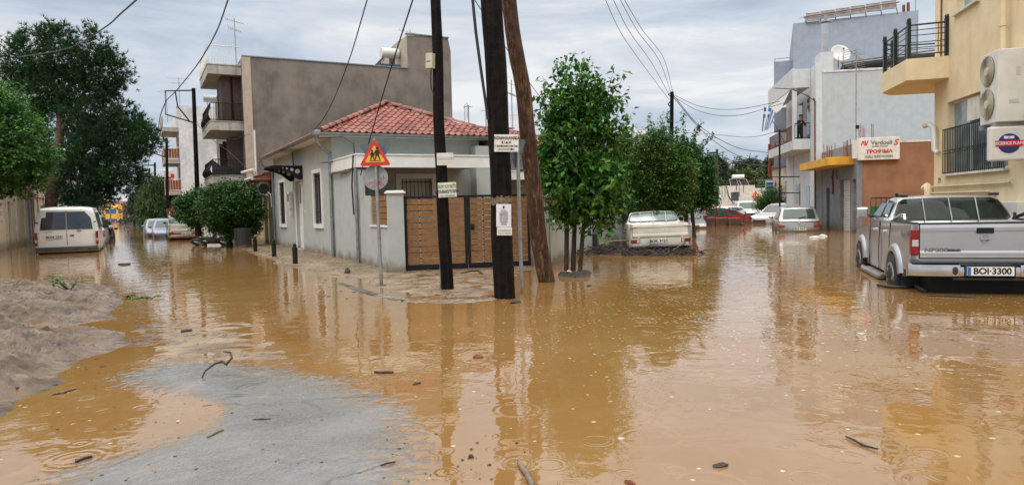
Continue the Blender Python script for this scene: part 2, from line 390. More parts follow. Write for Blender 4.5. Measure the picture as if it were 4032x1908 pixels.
# ======================= ground and water =======================
def node_mat(name):
    m=bpy.data.materials.new(name); m.use_nodes=True; MATS[name]=m; return m,m.node_tree.nodes,m.node_tree.links
class NB:
    def __init__(s,N,L): s.N=N; s.L=L
    def math(s,op,*a,clamp=False):
        m=s.N.new('ShaderNodeMath'); m.operation=op; m.use_clamp=clamp
        for i,q in enumerate(a):
            if isinstance(q,(int,float)): m.inputs[i].default_value=q
            else: s.L.new(q,m.inputs[i])
        return m.outputs[0]
    def rng(s,src,a,b,c=0,d=1):
        r=s.N.new('ShaderNodeMapRange'); r.interpolation_type='SMOOTHSTEP'; s.L.new(src,r.inputs[0])
        for i,q in zip((1,2,3,4),(a,b,c,d)): r.inputs[i].default_value=q
        return r.outputs[0]
    def noise(s,co,sc,det=4,rough=.55,dist=0,scale3=None):
        if scale3:
            mp=s.N.new('ShaderNodeMapping'); mp.inputs['Scale'].default_value=scale3; s.L.new(co,mp.inputs[0]); co=mp.outputs[0]
        n=s.N.new('ShaderNodeTexNoise'); n.inputs['Scale'].default_value=sc; n.inputs['Detail'].default_value=det; n.inputs['Roughness'].default_value=rough; n.inputs['Distortion'].default_value=dist; s.L.new(co,n.inputs[0]); return n.outputs[0]
    def vor(s,co,sc,rand=1.0):
        v=s.N.new('ShaderNodeTexVoronoi'); v.voronoi_dimensions='2D'; v.inputs['Scale'].default_value=sc; v.inputs['Randomness'].default_value=rand; s.L.new(co,v.inputs['Vector']); return v
    def mix(s,f,a,b,mode='MIX'):
        x=s.N.new('ShaderNodeMix'); x.data_type='RGBA'; x.blend_type=mode
        if isinstance(f,(int,float)): x.inputs[0].default_value=f
        else: s.L.new(f,x.inputs[0])
        for k,q in ((6,a),(7,b)):
            if isinstance(q,tuple): x.inputs[k].default_value=(*q,1)
            else: s.L.new(q,x.inputs[k])
        return x.outputs[2]
def water_material():
    m,N,L=node_mat('flood_water'); nb=NB(N,L); b=N['Principled BSDF']
    tc=N.new('ShaderNodeTexCoord'); co=tc.outputs['Object']
    sp=N.new('ShaderNodeSeparateXYZ'); L.new(co,sp.inputs[0]); X,Y=sp.outputs[0],sp.outputs[1]
    # silty colour, slightly paler / redder down the right-hand street
    c=nb.mix(nb.rng(nb.noise(co,.22,4),.35,.68),(.225,.116,.032),(.265,.150,.054))
    c=nb.mix(nb.math('MULTIPLY',nb.rng(nb.noise(co,1.3,5,.6,.6),.45,.7),.30),c,(.29,.185,.085))
    # bubbles: dense in the right-hand street and on the side of the silver pickup
    dx=nb.math('SUBTRACT',X,nb.math('ADD',nb.math('MULTIPLY',Y,.40),-.2))
    street=nb.rng(nb.math('ABSOLUTE',dx),4.0,.6)
    far=nb.rng(Y,4.5,9.5)
    dens=nb.math('MULTIPLY',street,far)
    patch=nb.rng(nb.noise(co,1.1,4,.6),.42,.66)
    dens=nb.math('ADD',nb.math('MULTIPLY',nb.math('MULTIPLY',dens,nb.math('ADD',nb.math('MULTIPLY',patch,.8),.2)),.75),.02)
    
    def bubbles(sc,rad,off):
        mp=N.new('ShaderNodeMapping'); mp.inputs['Location'].default_value=(off,off*.7,0); L.new(co,mp.inputs[0])
        v=nb.vor(mp.outputs[0],sc); s3=N.new('ShaderNodeSeparateColor'); L.new(v.outputs['Color'],s3.inputs[0])
        on=nb.math('LESS_THAN',s3.outputs[0],dens)
        r=nb.math('MULTIPLY_ADD',s3.outputs[1],rad*.6,rad*.35)
        d=nb.math('DIVIDE',v.outputs['Distance'],r)
        return nb.math('MULTIPLY',on,nb.rng(d,1.0,.75)), d
    b1,d1=bubbles(8.5,.19,0.0); b2,d2=bubbles(15.0,.26,3.3)
    bub=nb.math('MAXIMUM',b1,b2)
    L.new(nb.mix(nb.math('MULTIPLY',bub,.72),c,(.62,.50,.36)),b.inputs['Base Color'])
    # ripples
    rip=nb.noise(co,2.2,3,.5,.3)
    fine=nb.noise(co,9,2,.5)
    def rings(sc,K,W,Rm,thr,off):
        mp=N.new('ShaderNodeMapping'); mp.inputs['Location'].default_value=(off,off*1.7,0); L.new(co,mp.inputs[0])
        v=nb.vor(mp.outputs[0],sc); s3=N.new('ShaderNodeSeparateColor'); L.new(v.outputs['Color'],s3.inputs[0])
        d=v.outputs['Distance']; r0=nb.math('MULTIPLY_ADD',s3.outputs[1],Rm*.85,Rm*.15)
        e=nb.math('SUBTRACT',d,r0)
        g=nb.math('EXPONENT',nb.math('MULTIPLY',nb.math('MULTIPLY',nb.math('DIVIDE',e,W),nb.math('DIVIDE',e,W)),-1.0))
        w=nb.math('MULTIPLY',nb.math('SINE',nb.math('MULTIPLY',e,K)),g)
        amp=nb.math('MULTIPLY_ADD',s3.outputs[2],.7,.3)
        return nb.math('MULTIPLY',nb.math('MULTIPLY',w,amp),nb.math('LESS_THAN',s3.outputs[0],thr))
    R=[(rings(1.5,70,.055,.30,.55,0),.55),(rings(3.1,60,.07,.30,.5,5.1),.34),(rings(.75,85,.030,.33,.40,2.3),.75),(rings(5.6,52,.09,.28,.45,9.1),.20)]
    hgt=nb.math('ADD',nb.math('MULTIPLY',rip,1.5),nb.math('MULTIPLY',fine,.16))
    for r,a in R: hgt=nb.math('ADD',hgt,nb.math('MULTIPLY',r,a*.32))
    hgt=nb.math('ADD',hgt,nb.math('MULTIPLY',bub,.35))
    bu=N.new('ShaderNodeBump'); bu.inputs['Strength'].default_value=1.0; bu.inputs['Distance'].default_value=.0042; L.new(hgt,bu.inputs['Height']); L.new(bu.outputs[0],b.inputs['Normal'])
    b.inputs['Roughness'].default_value=.025; b.inputs['IOR'].default_value=1.95; b.inputs['Specular IOR Level'].default_value=.62
    return m
def mud_material(name,col1,col2,wet=.25,bs=9,bstr=.9):
    m,N,L=node_mat(name); nb=NB(N,L); b=N['Principled BSDF']; tc=N.new('ShaderNodeTexCoord'); co=tc.outputs['Object']
    n1=nb.noise(co,1.6,7,.65,.4); n2=nb.noise(co,bs,6,.65,.5,scale3=(1,1,1))
    c=nb.mix(nb.rng(n1,.35,.65),col1,col2); c=nb.mix(nb.rng(n2,.50,.72),c,tuple(q*.38 for q in col1))
    c=nb.mix(nb.math('MULTIPLY',nb.rng(nb.noise(co,30,3),.6,.75),.6),c,(.05,.036,.028))
    L.new(c,b.inputs['Base Color'])
    L.new(nb.rng(nb.noise(co,2.6,4),.40,.62,wet,.65),b.inputs['Roughness'])
    bu=N.new('ShaderNodeBump'); bu.inputs['Strength'].default_value=bstr; bu.inputs['Distance'].default_value=.05; L.new(nb.math('ADD',n2,nb.math('MULTIPLY',nb.noise(co,bs*4,4),.3)),bu.inputs['Height']); L.new(bu.outputs[0],b.inputs['Normal'])
    b.inputs['Specular IOR Level'].default_value=.5
    return m
def asphalt_material():
    m,N,L=node_mat('wet_asphalt'); nb=NB(N,L); b=N['Principled BSDF']; tc=N.new('ShaderNodeTexCoord'); co=tc.outputs['Object']
    sp=N.new('ShaderNodeSeparateXYZ'); L.new(co,sp.inputs[0]); z=sp.outputs[2]
    big=nb.noise(co,.9,6,.6,.4)
    c=nb.mix(nb.rng(big,.35,.65),(.085,.084,.082),(.155,.152,.146))
    v=nb.vor(co,95); g=N.new('ShaderNodeSeparateColor'); L.new(v.outputs['Color'],g.inputs[0])
    c=nb.mix(nb.math('MULTIPLY',g.outputs[0],.40),c,(.25,.247,.24))
    c=nb.mix(nb.math('MULTIPLY',nb.rng(nb.noise(co,2.4,6,.7,.8),.54,.70),.6),c,(.25,.19,.125))
    # tyre-worn darker lane and fine cracks
    crk=N.new('ShaderNodeTexVoronoi'); crk.feature='DISTANCE_TO_EDGE'; crk.inputs['Scale'].default_value=.75; mpn=N.new('ShaderNodeMapping'); L.new(co,mpn.inputs[0]); nn=N.new('ShaderNodeTexNoise'); nn.inputs['Scale'].default_value=3; nn.inputs['Detail'].default_value=5; L.new(co,nn.inputs[0])
    va_=N.new('ShaderNodeVectorMath'); va_.operation='MULTIPLY_ADD'; L.new(nn.outputs['Color'],va_.inputs[0]); va_.inputs[1].default_value=(.5,.5,0); L.new(co,va_.inputs[2]); L.new(va_.outputs[0],crk.inputs['Vector'])
    cm=nb.math('MULTIPLY',nb.rng(crk.outputs['Distance'],.012,.0),nb.rng(nb.noise(co,.8,2),.45,.6))
    c=nb.mix(nb.math('MULTIPLY',cm,.8),c,(.03,.028,.025))
    # film of silty water toward the rim
    rim=nb.rng(nb.math('ADD',z,nb.math('MULTIPLY',nb.math('SUBTRACT',nb.noise(co,5,5,.6),.5),.006)),.0048,.0005)
    c=nb.mix(nb.math('MULTIPLY',rim,.62),c,(.20,.125,.055))
    L.new(c,b.inputs['Base Color'])
    wet=nb.math('MAXIMUM',nb.rng(nb.noise(co,1.3,6,.62,.7),.56,.44),rim)
    L.new(nb.math('MULTIPLY_ADD',wet,-.27,.31),b.inputs['Roughness'])
    bu=N.new('ShaderNodeBump'); bu.inputs['Distance'].default_value=.007
    L.new(nb.math('MULTIPLY_ADD',wet,-.48,.60),bu.inputs['Strength'])
    h=nb.math('ADD',nb.math('MULTIPLY',v.outputs['Distance'],.9),nb.noise(co,38,4,.75)); L.new(h,bu.inputs['Height']); L.new(bu.outputs[0],b.inputs['Normal'])
    b.inputs['Specular IOR Level'].default_value=.75
    return m
water_material(); mud_material('mud_grey',(.062,.037,.020),(.135,.088,.052),wet=.07,bs=5,bstr=.45)
mud_material('mud_pave',(.17,.115,.066),(.28,.205,.13),wet=.08,bs=9,bstr=.6); asphalt_material()
# ground under the flood, out to the horizon
g=MB(); g.q((-3000,-40,-.6),(3000,-40,-.6),(3000,4000,-.6),(-3000,4000,-.6)); struct(g.build('ground','earth_red'))
g=MB(); g.q((-2990,-35,0),(2990,-35,0),(2990,3990,0),(-2990,3990,0)); struct(g.build('water','flood_water'))
# mud bank, left foreground
bank=[G(*p) for p in ((-1500,1085),(-600,1090),(0,1098),(150,1112),(330,1118),(440,1128),(478,1160),(470,1200),(455,1250),(468,1300),(492,1352),(430,1395),(330,1420),(290,1450),(235,1500),(120,1555),(30,1625),(-60,1660),(-500,1900),(-2500,2600))]
def h_bank(X,Y):
    sd=poly_sd(X,Y,bank)+.22*fbm(X,Y,1.1,4,11)+.05*fbm(X,Y,7,3,5)
    h=np.clip(sd/.9,-.5,1)
    ridg=1-np.abs(fbm(X*.6,Y*1.3,.9,5,3,.55)); ridg=ridg**3
    r2=1-np.abs(fbm(X*.55+9+.5*fbm(X,Y,1.2,2,4),Y*1.7,3.0,4,8,.55)); r2=r2**4
    r3=1-np.abs(fbm(X*.7+3,Y*1.9,6.0,3,18,.55)); r3=r3**3
    H=.060*h+.11*np.clip(h,0,1)*(ridg-.45)+.095*np.clip(h*2,0,1)*(r2-.35)+.045*np.clip(h*3,0,1)*(r3-.4)+.006*np.clip(h*3,0,1)*fbm(X,Y,17,3,21)
    px,py=G(330,1285); H-=.13*np.exp(-(((X-px)/.8)**2+((Y-py)/.35)**2))
    return H
struct(grid_sheet('mud_bank','mud_grey',-15,-2.3,3.6,15.6,.024,h_bank,cut=-.03))
# asphalt hump of the road rising out of the water
asp=[G(*p) for p in ((470,1480),(540,1452),(650,1438),(800,1424),(960,1420),(1100,1438),(1200,1474),(1330,1500),(1450,1540),(1560,1600),(1620,1660),(1640,1720),(1650,1800),(1700,1908),(1850,2400),(-600,2400),(100,1940),(330,1820),(520,1740),(600,1660),(560,1570),(500,1520))]
def h_asp(X,Y):
    sd=poly_sd(X,Y,asp)+.06*fbm(X,Y,1.5,3,31)+.012*fbm(X,Y,9,3,5)
    h=np.clip(sd/.55,-1,1); h=np.where(h>0,h**1.3,h)
    wx,wy=G(620,1640)
    H=.0095*h+.0030*fbm(X,Y,2.2,3,7)+.0042*fbm(X,Y,30,2,9)*np.exp(-(h/.5)**2)+.0010*fbm(X,Y,26,2,9)
    H-=.012*np.exp(-(((X-wx)/.45)**2+((Y-wy)/.5)**2))
    return H
struct(grid_sheet('road','wet_asphalt',-4.6,.2,1.6,6.9,.0145,h_asp,cut=-.006))
# shallows: silt just breaking the surface upstream of the hump
sh=[G(*p) for p in ((600,1395),(640,1340),(700,1290),(820,1278),(900,1275),(1000,1300),(960,1350),(1090,1400),(1110,1425),(800,1420),(620,1440))]
def h_sh(X,Y):
    sd=poly_sd(X,Y,sh)
    return .006*np.clip(sd/.35,-1,.6)+.0105*fbm(X*.8,Y*1.7,4.5,4,51)-.0015
struct(grid_sheet('silt_shoal','mud_pave',-5.6,-1.6,5.6,9.6,.022,h_sh,cut=-.002))
sh2=[G(*p) for p in ((520,1300),(560,1275),(590,1290),(600,1330),(570,1350),(530,1330))]
struct(grid_sheet('silt_patch','mud_grey',-4.9,-3.6,6.8,9.0,.02,lambda X,Y:.02*np.clip(poly_sd(X,Y,sh2)/.25,-1,1)+.022*fbm(X,Y,6,4,61),cut=-.004))
# muddy pavement wrapped round the corner house
pv=[G(*p) for p in ((930,972),(985,990),(1010,1003),(1090,1032),(1170,1062),(1260,1088),(1330,1108),(1420,1140),(1500,1164),(1600,1182),(1700,1190),(1830,1188),(1940,1178),(2000,1168),(2090,1108),(2110,1060))]+[(.6,15.5),(.6,17.5),(-3,19),(-9,28),(-9.6,29.5)]
def h_pv(X,Y):
    sd=poly_sd(X,Y,pv)+.10*fbm(X,Y,1.3,4,41)
    # distance to the house wall line decides how dry it is
    nx=(X+2.45)*.883+(Y-14.49)*.469      # <0 street side
    h=np.clip(sd/.6,-1,1)
    far=np.clip((Y-14.3)/2.5,0,1)
    H=(.012+.05*far)*h+(.012+.020*far)*fbm(X,Y,3.4,5,43,.6)+.012*np.clip(h,0,1)*far*fbm(X,Y,13,3,44)
    return H-.008*(1-far)
struct(grid_sheet('pavement','mud_pave',-10.6,1.0,10.2,29.6,.036,h_pv,cut=-.008))
M('silt_wet',(.25,.195,.14),.12,var=.3,vs=5,bump=.5,bs=30,spec=.5)
edge1=[G(*p) for p in ((1420,1150),(1500,1169),(1600,1187),(1700,1193),(1830,1192),(1940,1182),(1985,1176),(1940,1168),(1830,1176),(1700,1180),(1600,1172),(1500,1157))]
struct(grid_sheet('silt_margin','silt_wet',-3.0,.1,9.6,12.4,.02,lambda X,Y:.014*np.clip(poly_sd(X,Y,edge1)/.14,-1,.6)+.020*fbm(X,Y,5,5,71,.65)+.001,cut=-.002))
# kerb stones of the pavement, half silted
kerb_px=[(1330,1112),(1380,1128),(1430,1146),(1480,1160),(1540,1174),(1600,1184)]
k=MB(); kp=[G(*p) for p in kerb_px]
for i in range(len(kp)-1):
    a=Vector(kp[i]); b=Vector(kp[i+1]); d=(b-a).normalized(); n=Vector((-d.y,d.x))
    a=a+d*.01; b=b-d*.01
    c=[a-n*.07,b-n*.07,b+n*.07,a+n*.07]; vs=[(q.x,q.y,-.2) for q in c]+[(q.x,q.y,.012+.006*((i*7)%3-1)) for q in c]
    k.add(vs,[(0,3,2,1),(4,5,6,7),(0,1,5,4),(1,2,6,5),(2,3,7,6),(3,0,4,7)])
struct(k.build('kerb','stone_dark',bevel=.01))
# ======================= corner house =======================
A1=atan2(.469,.883)   # local x = into the plot, local y = away along the left street
P1=(-4.81,18.94,0)
def fx(x):          # street facade in local coords: a = local y, z, depth inwards = +x
    return lambda a,z,d:(x+d,a,z)
def fy(y):          # front facade: a = local x, depth inwards = +y
    return lambda a,z,d:(a,y+d,z)
def window_unit(parent,fn,a0,a1,z0,z1,fw=.14,depth=.16,bars=None,pane='glass',frame='white_paint',mull=1,sill=True,sash='white_paint',proud=.04,name='window',barsout=.0,lab=None):
    """surround standing proud of the wall, sash and pane set back in the opening, optional iron bars"""
    m=MB()
    def bx(p0,p1,q0,q1,d0,d1,mb): mb.prism([(p0,q0),(p1,q0),(p1,q1),(p0,q1)],fn,d0,d1)
    if fw:
        bx(a0-fw,a0,z0-fw,z1+fw,-proud,.01,m); bx(a1,a1+fw,z0-fw,z1+fw,-proud,.01,m); bx(a0,a1,z1,z1+fw,-proud,.01,m); bx(a0,a1,z0-fw,z0,-proud-.02,.01,m)
    s=.045
    bx(a0+.001,a0+s,z0+.001,z1-.001,depth-.05,depth-.01,m); bx(a1-s,a1-.001,z0+.001,z1-.001,depth-.05,depth-.01,m)
    bx(a0+s,a1-s,z1-s,z1-.001,depth-.05,depth-.01,m); bx(a0+s,a1-s,z0+.001,z0+s,depth-.05,depth-.01,m)
    for k in range(mull):
        c=a0+(a1-a0)*(k+1)/(mull+1); bx(c-.03,c+.03,z0+s,z1-s,depth-.052,depth-.012,m)
    w=m.build(name,frame,parent)
    if lab: w['label']=lab
    p=MB(); bx(a0,a1,z0,z1,depth-.03,depth+.02,p); p.build('pane',pane,w)
    if bars:
        n,rows,top=bars; g=MB()
        for i in range(n):
            c=a0+(a1-a0)*(i+.5)/n
            g.tube([fn(c,z0+.03,.02-barsout),fn(c,z1-(.1 if top else .02),.02-barsout)],.010,5)
            if top: g.add([fn(c-.018,z1-.10,.02),fn(c+.018,z1-.10,.02),fn(c,z1-.02,.02),fn(c,z1-.10,.005),fn(c,z1-.10,.035)],[(0,1,2),(3,4,2)])
        for r in rows:
            zz=z0+(z1-z0)*r; g.tube([fn(a0-.01,zz,.02-barsout),fn(a1+.01,zz,.02-barsout)],.012,5)
        g.build('grille','black_metal',w)
    return w
house=thing('corner_house','grey-green single-storey corner house with red tiled hip roof and white window surrounds','house',P1,A1)
HW=4.75; HL=9.2; HT=3.3
m=MB()
w1=(6.98,8.05,.86,2.38); dr=(4.12,5.1,.10,2.30); w2=(1.28,2.26,.92,2.42)
wall(m,fx(0),0,HL,-.5,HT,[w1,dr,w2],.18)
pw=(1.92,2.86,1.15,2.17)
wall(m,fy(0),0,4.4,-.5,HT,[pw],.15)
m.q((0,HL,-.5),(0,HL,HT),(HW,HL,HT),(HW,HL,-.5)); m.q((HW,0,-.5),(HW,HL,-.5),(HW,HL,HT),(HW,0,HT))
m.b(4.10,4.76,-.42,-.003,-.5,3.1)     # pier at the end of the porch
m.build('wall','plaster_grey',house,fix=False)
window_unit(house,fx(0),*w1,fw=.11,bars=(9,(.06,.24,.86),True),pane='glass_blueish',mull=1)
window_unit(house,fx(0),*w2,fw=.11,bars=(9,(.06,.24,.86),True),pane='glass_blueish',mull=1)
window_unit(house,fy(0),*pw,fw=.14,bars=(8,(.3,.9),False),pane='shutter_white',mull=0,lab='window with closed white shutter behind iron spears')
# door
d=MB(); d.b(-.02,.0-.001,dr[0]-.10,dr[0],0.0,2.40); d.b(-.02,-.001,dr[1],dr[1]+.10,0.0,2.40); d.b(-.02,-.001,dr[0],dr[1],2.30,2.40)
d.b(.10,.15,dr[0]+.005,dr[1]-.005,.10,1.58)
for a,b2 in ((.12,.44),(.52,.86)):
    d.b(.085,.10,dr[0]+a,dr[0]+b2,.30,.80); d.b(.085,.10,dr[0]+a,dr[0]+b2,.92,1.45)
d.b(.10,.15,dr[0]+.005,dr[0]+.10,1.58,2.29); d.b(.10,.15,dr[1]-.10,dr[1]-.005,1.58,2.29); d.b(.10,.15,dr[0]+.10,dr[1]-.10,2.2,2.29)
d.b(-.12,.10,dr[0]-.08,dr[1]+.08,-.3,.08)
do=d.build('door','white_paint',house)
d=MB(); d.b(.12,.14,dr[0]+.10,dr[1]-.10,1.58,2.2); d.build('pane','glass_blueish',do)
d=MB(); d.tube([(.10,dr[0]+.08,1.05),(.05,dr[0]+.08,1.05),(.05,dr[0]+.17,1.05)],.012,6); d.build('handle','chrome',do)
# eaves soffit + roof
OH=.34
ez=HT; rz=HT+.06
m=MB(); m.b(-OH,HW+OH,-OH,HL+OH,ez,ez+.07); m.build('eaves','white_paint',house)
def roof_slope(mb,p0,p1,q0,q1,rows,cw=.20,amp=.028,step=.030,seed=0):
    """pantile slope: eave p0->p1, ridge/hip q0->q1; each tile its own island"""
    p0,p1,q0,q1=map(Vector,(p0,p1,q0,q1)); nrm=(p1-p0).cross(q0-p0).normalized()
    if nrm.z<0: nrm=-nrm
    Lx=(p1-p0).length; ax=(p1-p0).normalized(); nc=int(Lx/cw)
    r=random.Random(seed)
    for i in range(rows):
        t0=i/rows; t1=(i+1)/rows+.012
        l0=p0.lerp(q0,t0); r0=p1.lerp(q1,t0); l1=p0.lerp(q0,min(t1,1)); r1=p1.lerp(q1,min(t1,1))
        for j in range(nc+1):
            a0=j*cw; a1=a0+cw
            la0,ra0=(l0-p0).dot(ax),(r0-p0).dot(ax); la1,ra1=(l1-p0).dot(ax),(r1-p0).dot(ax)
            A0=max(a0,la0); A1_=min(a1,ra0); B0=max(a0,la1); B1=min(a1,ra1)
            if A1_-A0<.01: continue
            if B1<B0: B0=B1=min(max((a0+a1)/2,la1),ra1)
            jit=r.uniform(-.003,.003); vs=[]
            K=7
            for tt,(s0,s1),base,lift in ((0,(A0,A1_),l0,step),(1,(B0,B1),l1,0.0)):
                org=p0+( (base-p0)-ax*((base-p0).dot(ax)) )
                for k in range(K):
                    s=s0+(s1-s0)*k/(K-1); ph=(s-a0)/cw
                    prof=amp*(1.25*math.exp(-((ph-.30)/.17)**2)-.45*math.exp(-((ph-.76)/.15)**2))
                    vs.append(org+ax*s+nrm*(prof+lift+jit))
            # front lip
            fs=[(k,k+1,K+k+1,K+k) for k in range(K-1)]
            n=len(vs); vs+= [v-nrm*(step+.012) for v in vs[:K]]
            fs+=[(n+k,n+k+1,k+1,k) for k in range(K-1)]
            mb.add(vs,fs)
def ridge_tiles(mb,a,b,r=.085,ln=.36):
    a=Vector(a); b=Vector(b); d=(b-a); n=max(1,int(d.length/ln)); d.normalize(); s=d.cross(Vector((0,0,1))).normalized(); u=s.cross(d)
    for i in range(n):
        p=a+d*(i*ln); q=a+d*((i+1)*ln+.03); vs=[]
        for c,rr in ((p,r*1.15),(q,r*.92)):
            for k in range(7):
                t=pi*k/6; vs.append(c+s*cos(t)*rr+u*sin(t)*rr*.85)
        mb.add(vs,[(k,k+1,8+k,7+k) for k in range(6)]+[tuple(range(7))])
RX=(HW)/2; RH=1.26; e0=-OH-.05; 
c1=(e0,e0,rz+.02); c2=(HW-e0,e0,rz+.02); c3=(HW-e0,HL-e0,rz+.02); c4=(e0,HL-e0,rz+.02)
ra=(RX,RX+.15,rz+RH); rb=(RX,HL-RX,rz+RH)
m=MB(); roof_slope(m,c1,c2,ra,ra,10,cw=.20,amp=.034,seed=1); roof_slope(m,c4,c1,rb,ra,10,cw=.20,amp=.034,seed=2); roof_slope(m,c2,c3,ra,rb,9,seed=3)
m.q(c1,c2,ra); m.q(c1,ra,rb,c4); m.q(c2,c3,rb,ra); m.q(c3,c4,rb)
roof=m.build('roof','tile',house,fix=False)
m=MB(); 
for p in (c1,c2): ridge_tiles(m,(p[0]+.05,p[1]+.05,p[2]+.05),(ra[0],ra[1],ra[2]+.06))
ridge_tiles(m,(ra[0],ra[1],ra[2]+.05),(rb[0],rb[1],rb[2]+.05)); m.ell((ra[0],ra[1],ra[2]+.07),(.13,.13,.07)); m.build('ridge_tile','tile',roof,fix=False,smooth=60)
# gutters, half round
def gutter(parent,a,b,outv,r=.075,mat='zinc'):
    a=Vector(a); b=Vector(b); o=Vector(outv).normalized(); m=MB(); K=8; vs=[]
    for c in (a,b):
        for k in range(K+1):
            t=pi*k/K; vs.append(c+o*(r*cos(t))+Vector((0,0,-r*sin(t))))
    for c in (a,b):
        for k in range(K+1):
            t=pi*k/K; vs.append(c+o*((r-.006)*cos(t))+Vector((0,0,-(r-.006)*sin(t))))
    n=K+1
    fs=[(k,k+1,n+k+1,n+k) for k in range(K)]+[(2*n+k+1,2*n+k,3*n+k,3*n+k+1) for k in range(K)]+[tuple(range(n)),tuple(range(n,2*n))[::-1]]
    m.add(vs,fs); 
    L_=(b-a).length; nb_=int(L_/.7)
    for i in range(1,nb_+1):
        c=a+(b-a)*(i/(nb_+1)); m.tube([c+o*(r+.004),c+o*(r+.004)*.7+Vector((0,0,-r*.75)),c+Vector((0,0,-r-.005)),c-o*(r+.004)*.7+Vector((0,0,-r*.75))],.009,4)
    m.build('gutter',mat,parent,smooth=50,fix=False)
gutter(house,(e0-.07,e0-.10,rz-.0),(e0-.07,HL-e0,rz-.0),(-1,0,0)); gutter(house,(e0-.07,e0-.07,rz),(HW-e0,e0-.07,rz),(0,-1,0))
m=MB(); m.b(e0-.16,e0-.0,e0-.16,e0+.12,rz-.09,rz+.05); m.build('hopper','zinc',house,bevel=.02)
def downpipe(parent,pts,r=.045,mat='zinc',clips=()):
    m=MB(); m.tube(pts,r,10)
    for z in clips:
        p=pts[-1]; m.tube([(p[0],p[1],z),(p[0],p[1],z+.035)],r+.010,10)
    return m.build('downpipe',mat,parent,smooth=50)
downpipe(house,[(e0-.07,e0+.02,rz-.05),(e0-.07,e0+.02,rz-.22),(e0+.10,e0+.16,rz-.40),(-.06,-.03,rz-.5),(-.06,-.03,rz-.65),(-.06,-.03,-.3)],clips=(.2,.9,1.6,2.3))
downpipe(house,[(-.06,-2.50,2.3),(-.06,-2.50,-.3)],r=.04,clips=(.25,.75,1.3))
downpipe(house,[(e0-.07,HL+.12,rz-.05),(e0-.07,HL+.12,rz-.22),(-.06,HL+.02,rz-.5),(-.06,HL+.02,-.3)],clips=(.2,.9,1.6,2.3))
# porch: side wall, flat slab with white fascia
m=MB(); m.b(.0,.16,-2.50,-.006,-.5,2.28); m.build('porch_wall','plaster_grey',house)
m=MB(); m.b(-.05,3.8,-2.56,-2.36,2.33,2.62); m.b(-.05,.14,-2.36,-.02,2.33,2.62); m.b(-.07,3.82,-2.58,-2.34,2.62,2.655); m.b(-.07,.16,-2.34,-.02,2.62,2.655); m.build('porch_fascia','white_paint',house)
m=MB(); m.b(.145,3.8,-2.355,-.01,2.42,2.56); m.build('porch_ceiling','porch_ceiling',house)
m=MB(); m.b(-.075,-.0,-1.9,-.9,2.27,2.31); m.build('awning_box','zinc',house)
m=MB(); m.tube([(-.25,.22,2.62),(-.1,-.15,2.60),(-.02,-.55,2.66)],.022,6); m.tube([(-.09,-.1,2.30),(-.09,-1.6,2.29)],.03,6); m.build('conduit','zinc',house)
m=MB(); m.tube([(-.02,4.9+.35,3.28),(-.02,5.2,2.75),(-.02,5.2,1.95)],.018,6); m.tube([(-.03,-2.42,2.35),(-.05,-2.40,2.9),(-.2,-2.0,3.1),(-.4,.1,3.25)],.014,6); m.tube([(-.1,-2.5,2.62),(-.14,-2.45,1.9),(-.12,-2.46,1.2)],.02,6); m.build('cable','wire',house)
# door canopy with pierced bracket
cb=[(0,2.74),(0,2.34),(-.10,2.31),(-.22,2.38),(-.38,2.52),(-.60,2.62),(-.95,2.70),(-.95,2.74)]
cn=None
for yy in (3.86,5.30):
    m=MB()
    holes=[(-.16,2.58,.075),(-.33,2.635,.05),(-.48,2.67,.032),(-.60,2.69,.020)]
    m.prism(cb,lambda a,b,d:(a,d,b),yy-.02,yy+.02)
    for hx,hz,hr in holes: 
        hm=MB(); hm.tube([(hx,yy-.024,hz),(hx,yy+.024,hz)],hr,14)
        if cn is None: cn=thing('door_canopy','black pierced iron canopy over the white street door','canopy',P1,A1)
        hm.build('roundel','plaster_grey',cn)
    m.build('bracket','black_metal',cn)
m=MB(); m.prism([(0,2.76),(-.98,2.76),(-.98,2.745),(0,2.745)],lambda a,b,d:(a,d,b),3.80,5.36); m.build('canopy_sheet','black_metal',cn)
o=thing('electricity_meter','grey electricity meter cabinet on the wall beside the white door','meter box',P1,A1)
m=MB(); m.b(-.14,-.003,5.55,5.85,1.40,1.98); m.build('cabinet','plastic_white',o,bevel=.02)
m=MB(); m.b(-.155,-.14,5.60,5.80,1.66,1.90); m.build('viewing_window','glass_light',o)
m=MB(); m.b(-.10,-.003,5.60,5.80,1.20,1.395); m.build('cable_box','plastic_white',o,bevel=.01)
o=tag(MB().b(-.02,-.001,3.62,3.70,1.27,1.35).build('doorbell','plastic_white',None,loc=P1),'small white doorbell right of the street door','doorbell'); o.rotation_euler=(0,0,A1)
# spotlight + camera under the porch corner
o=thing('security_camera','black bullet camera on the porch corner by the downpipe','camera',P1,A1)
m=MB(); m.tube([(.35,-2.62,2.12),(.62,-2.75,2.14)],.055,12); m.build('housing','black_metal',o,smooth=40)
m=MB(); m.tube([(.16,-2.48,2.0),(.2,-2.6,2.02),(.4,-2.66,2.1)],.022,6); m.build('bracket','black_metal',o)
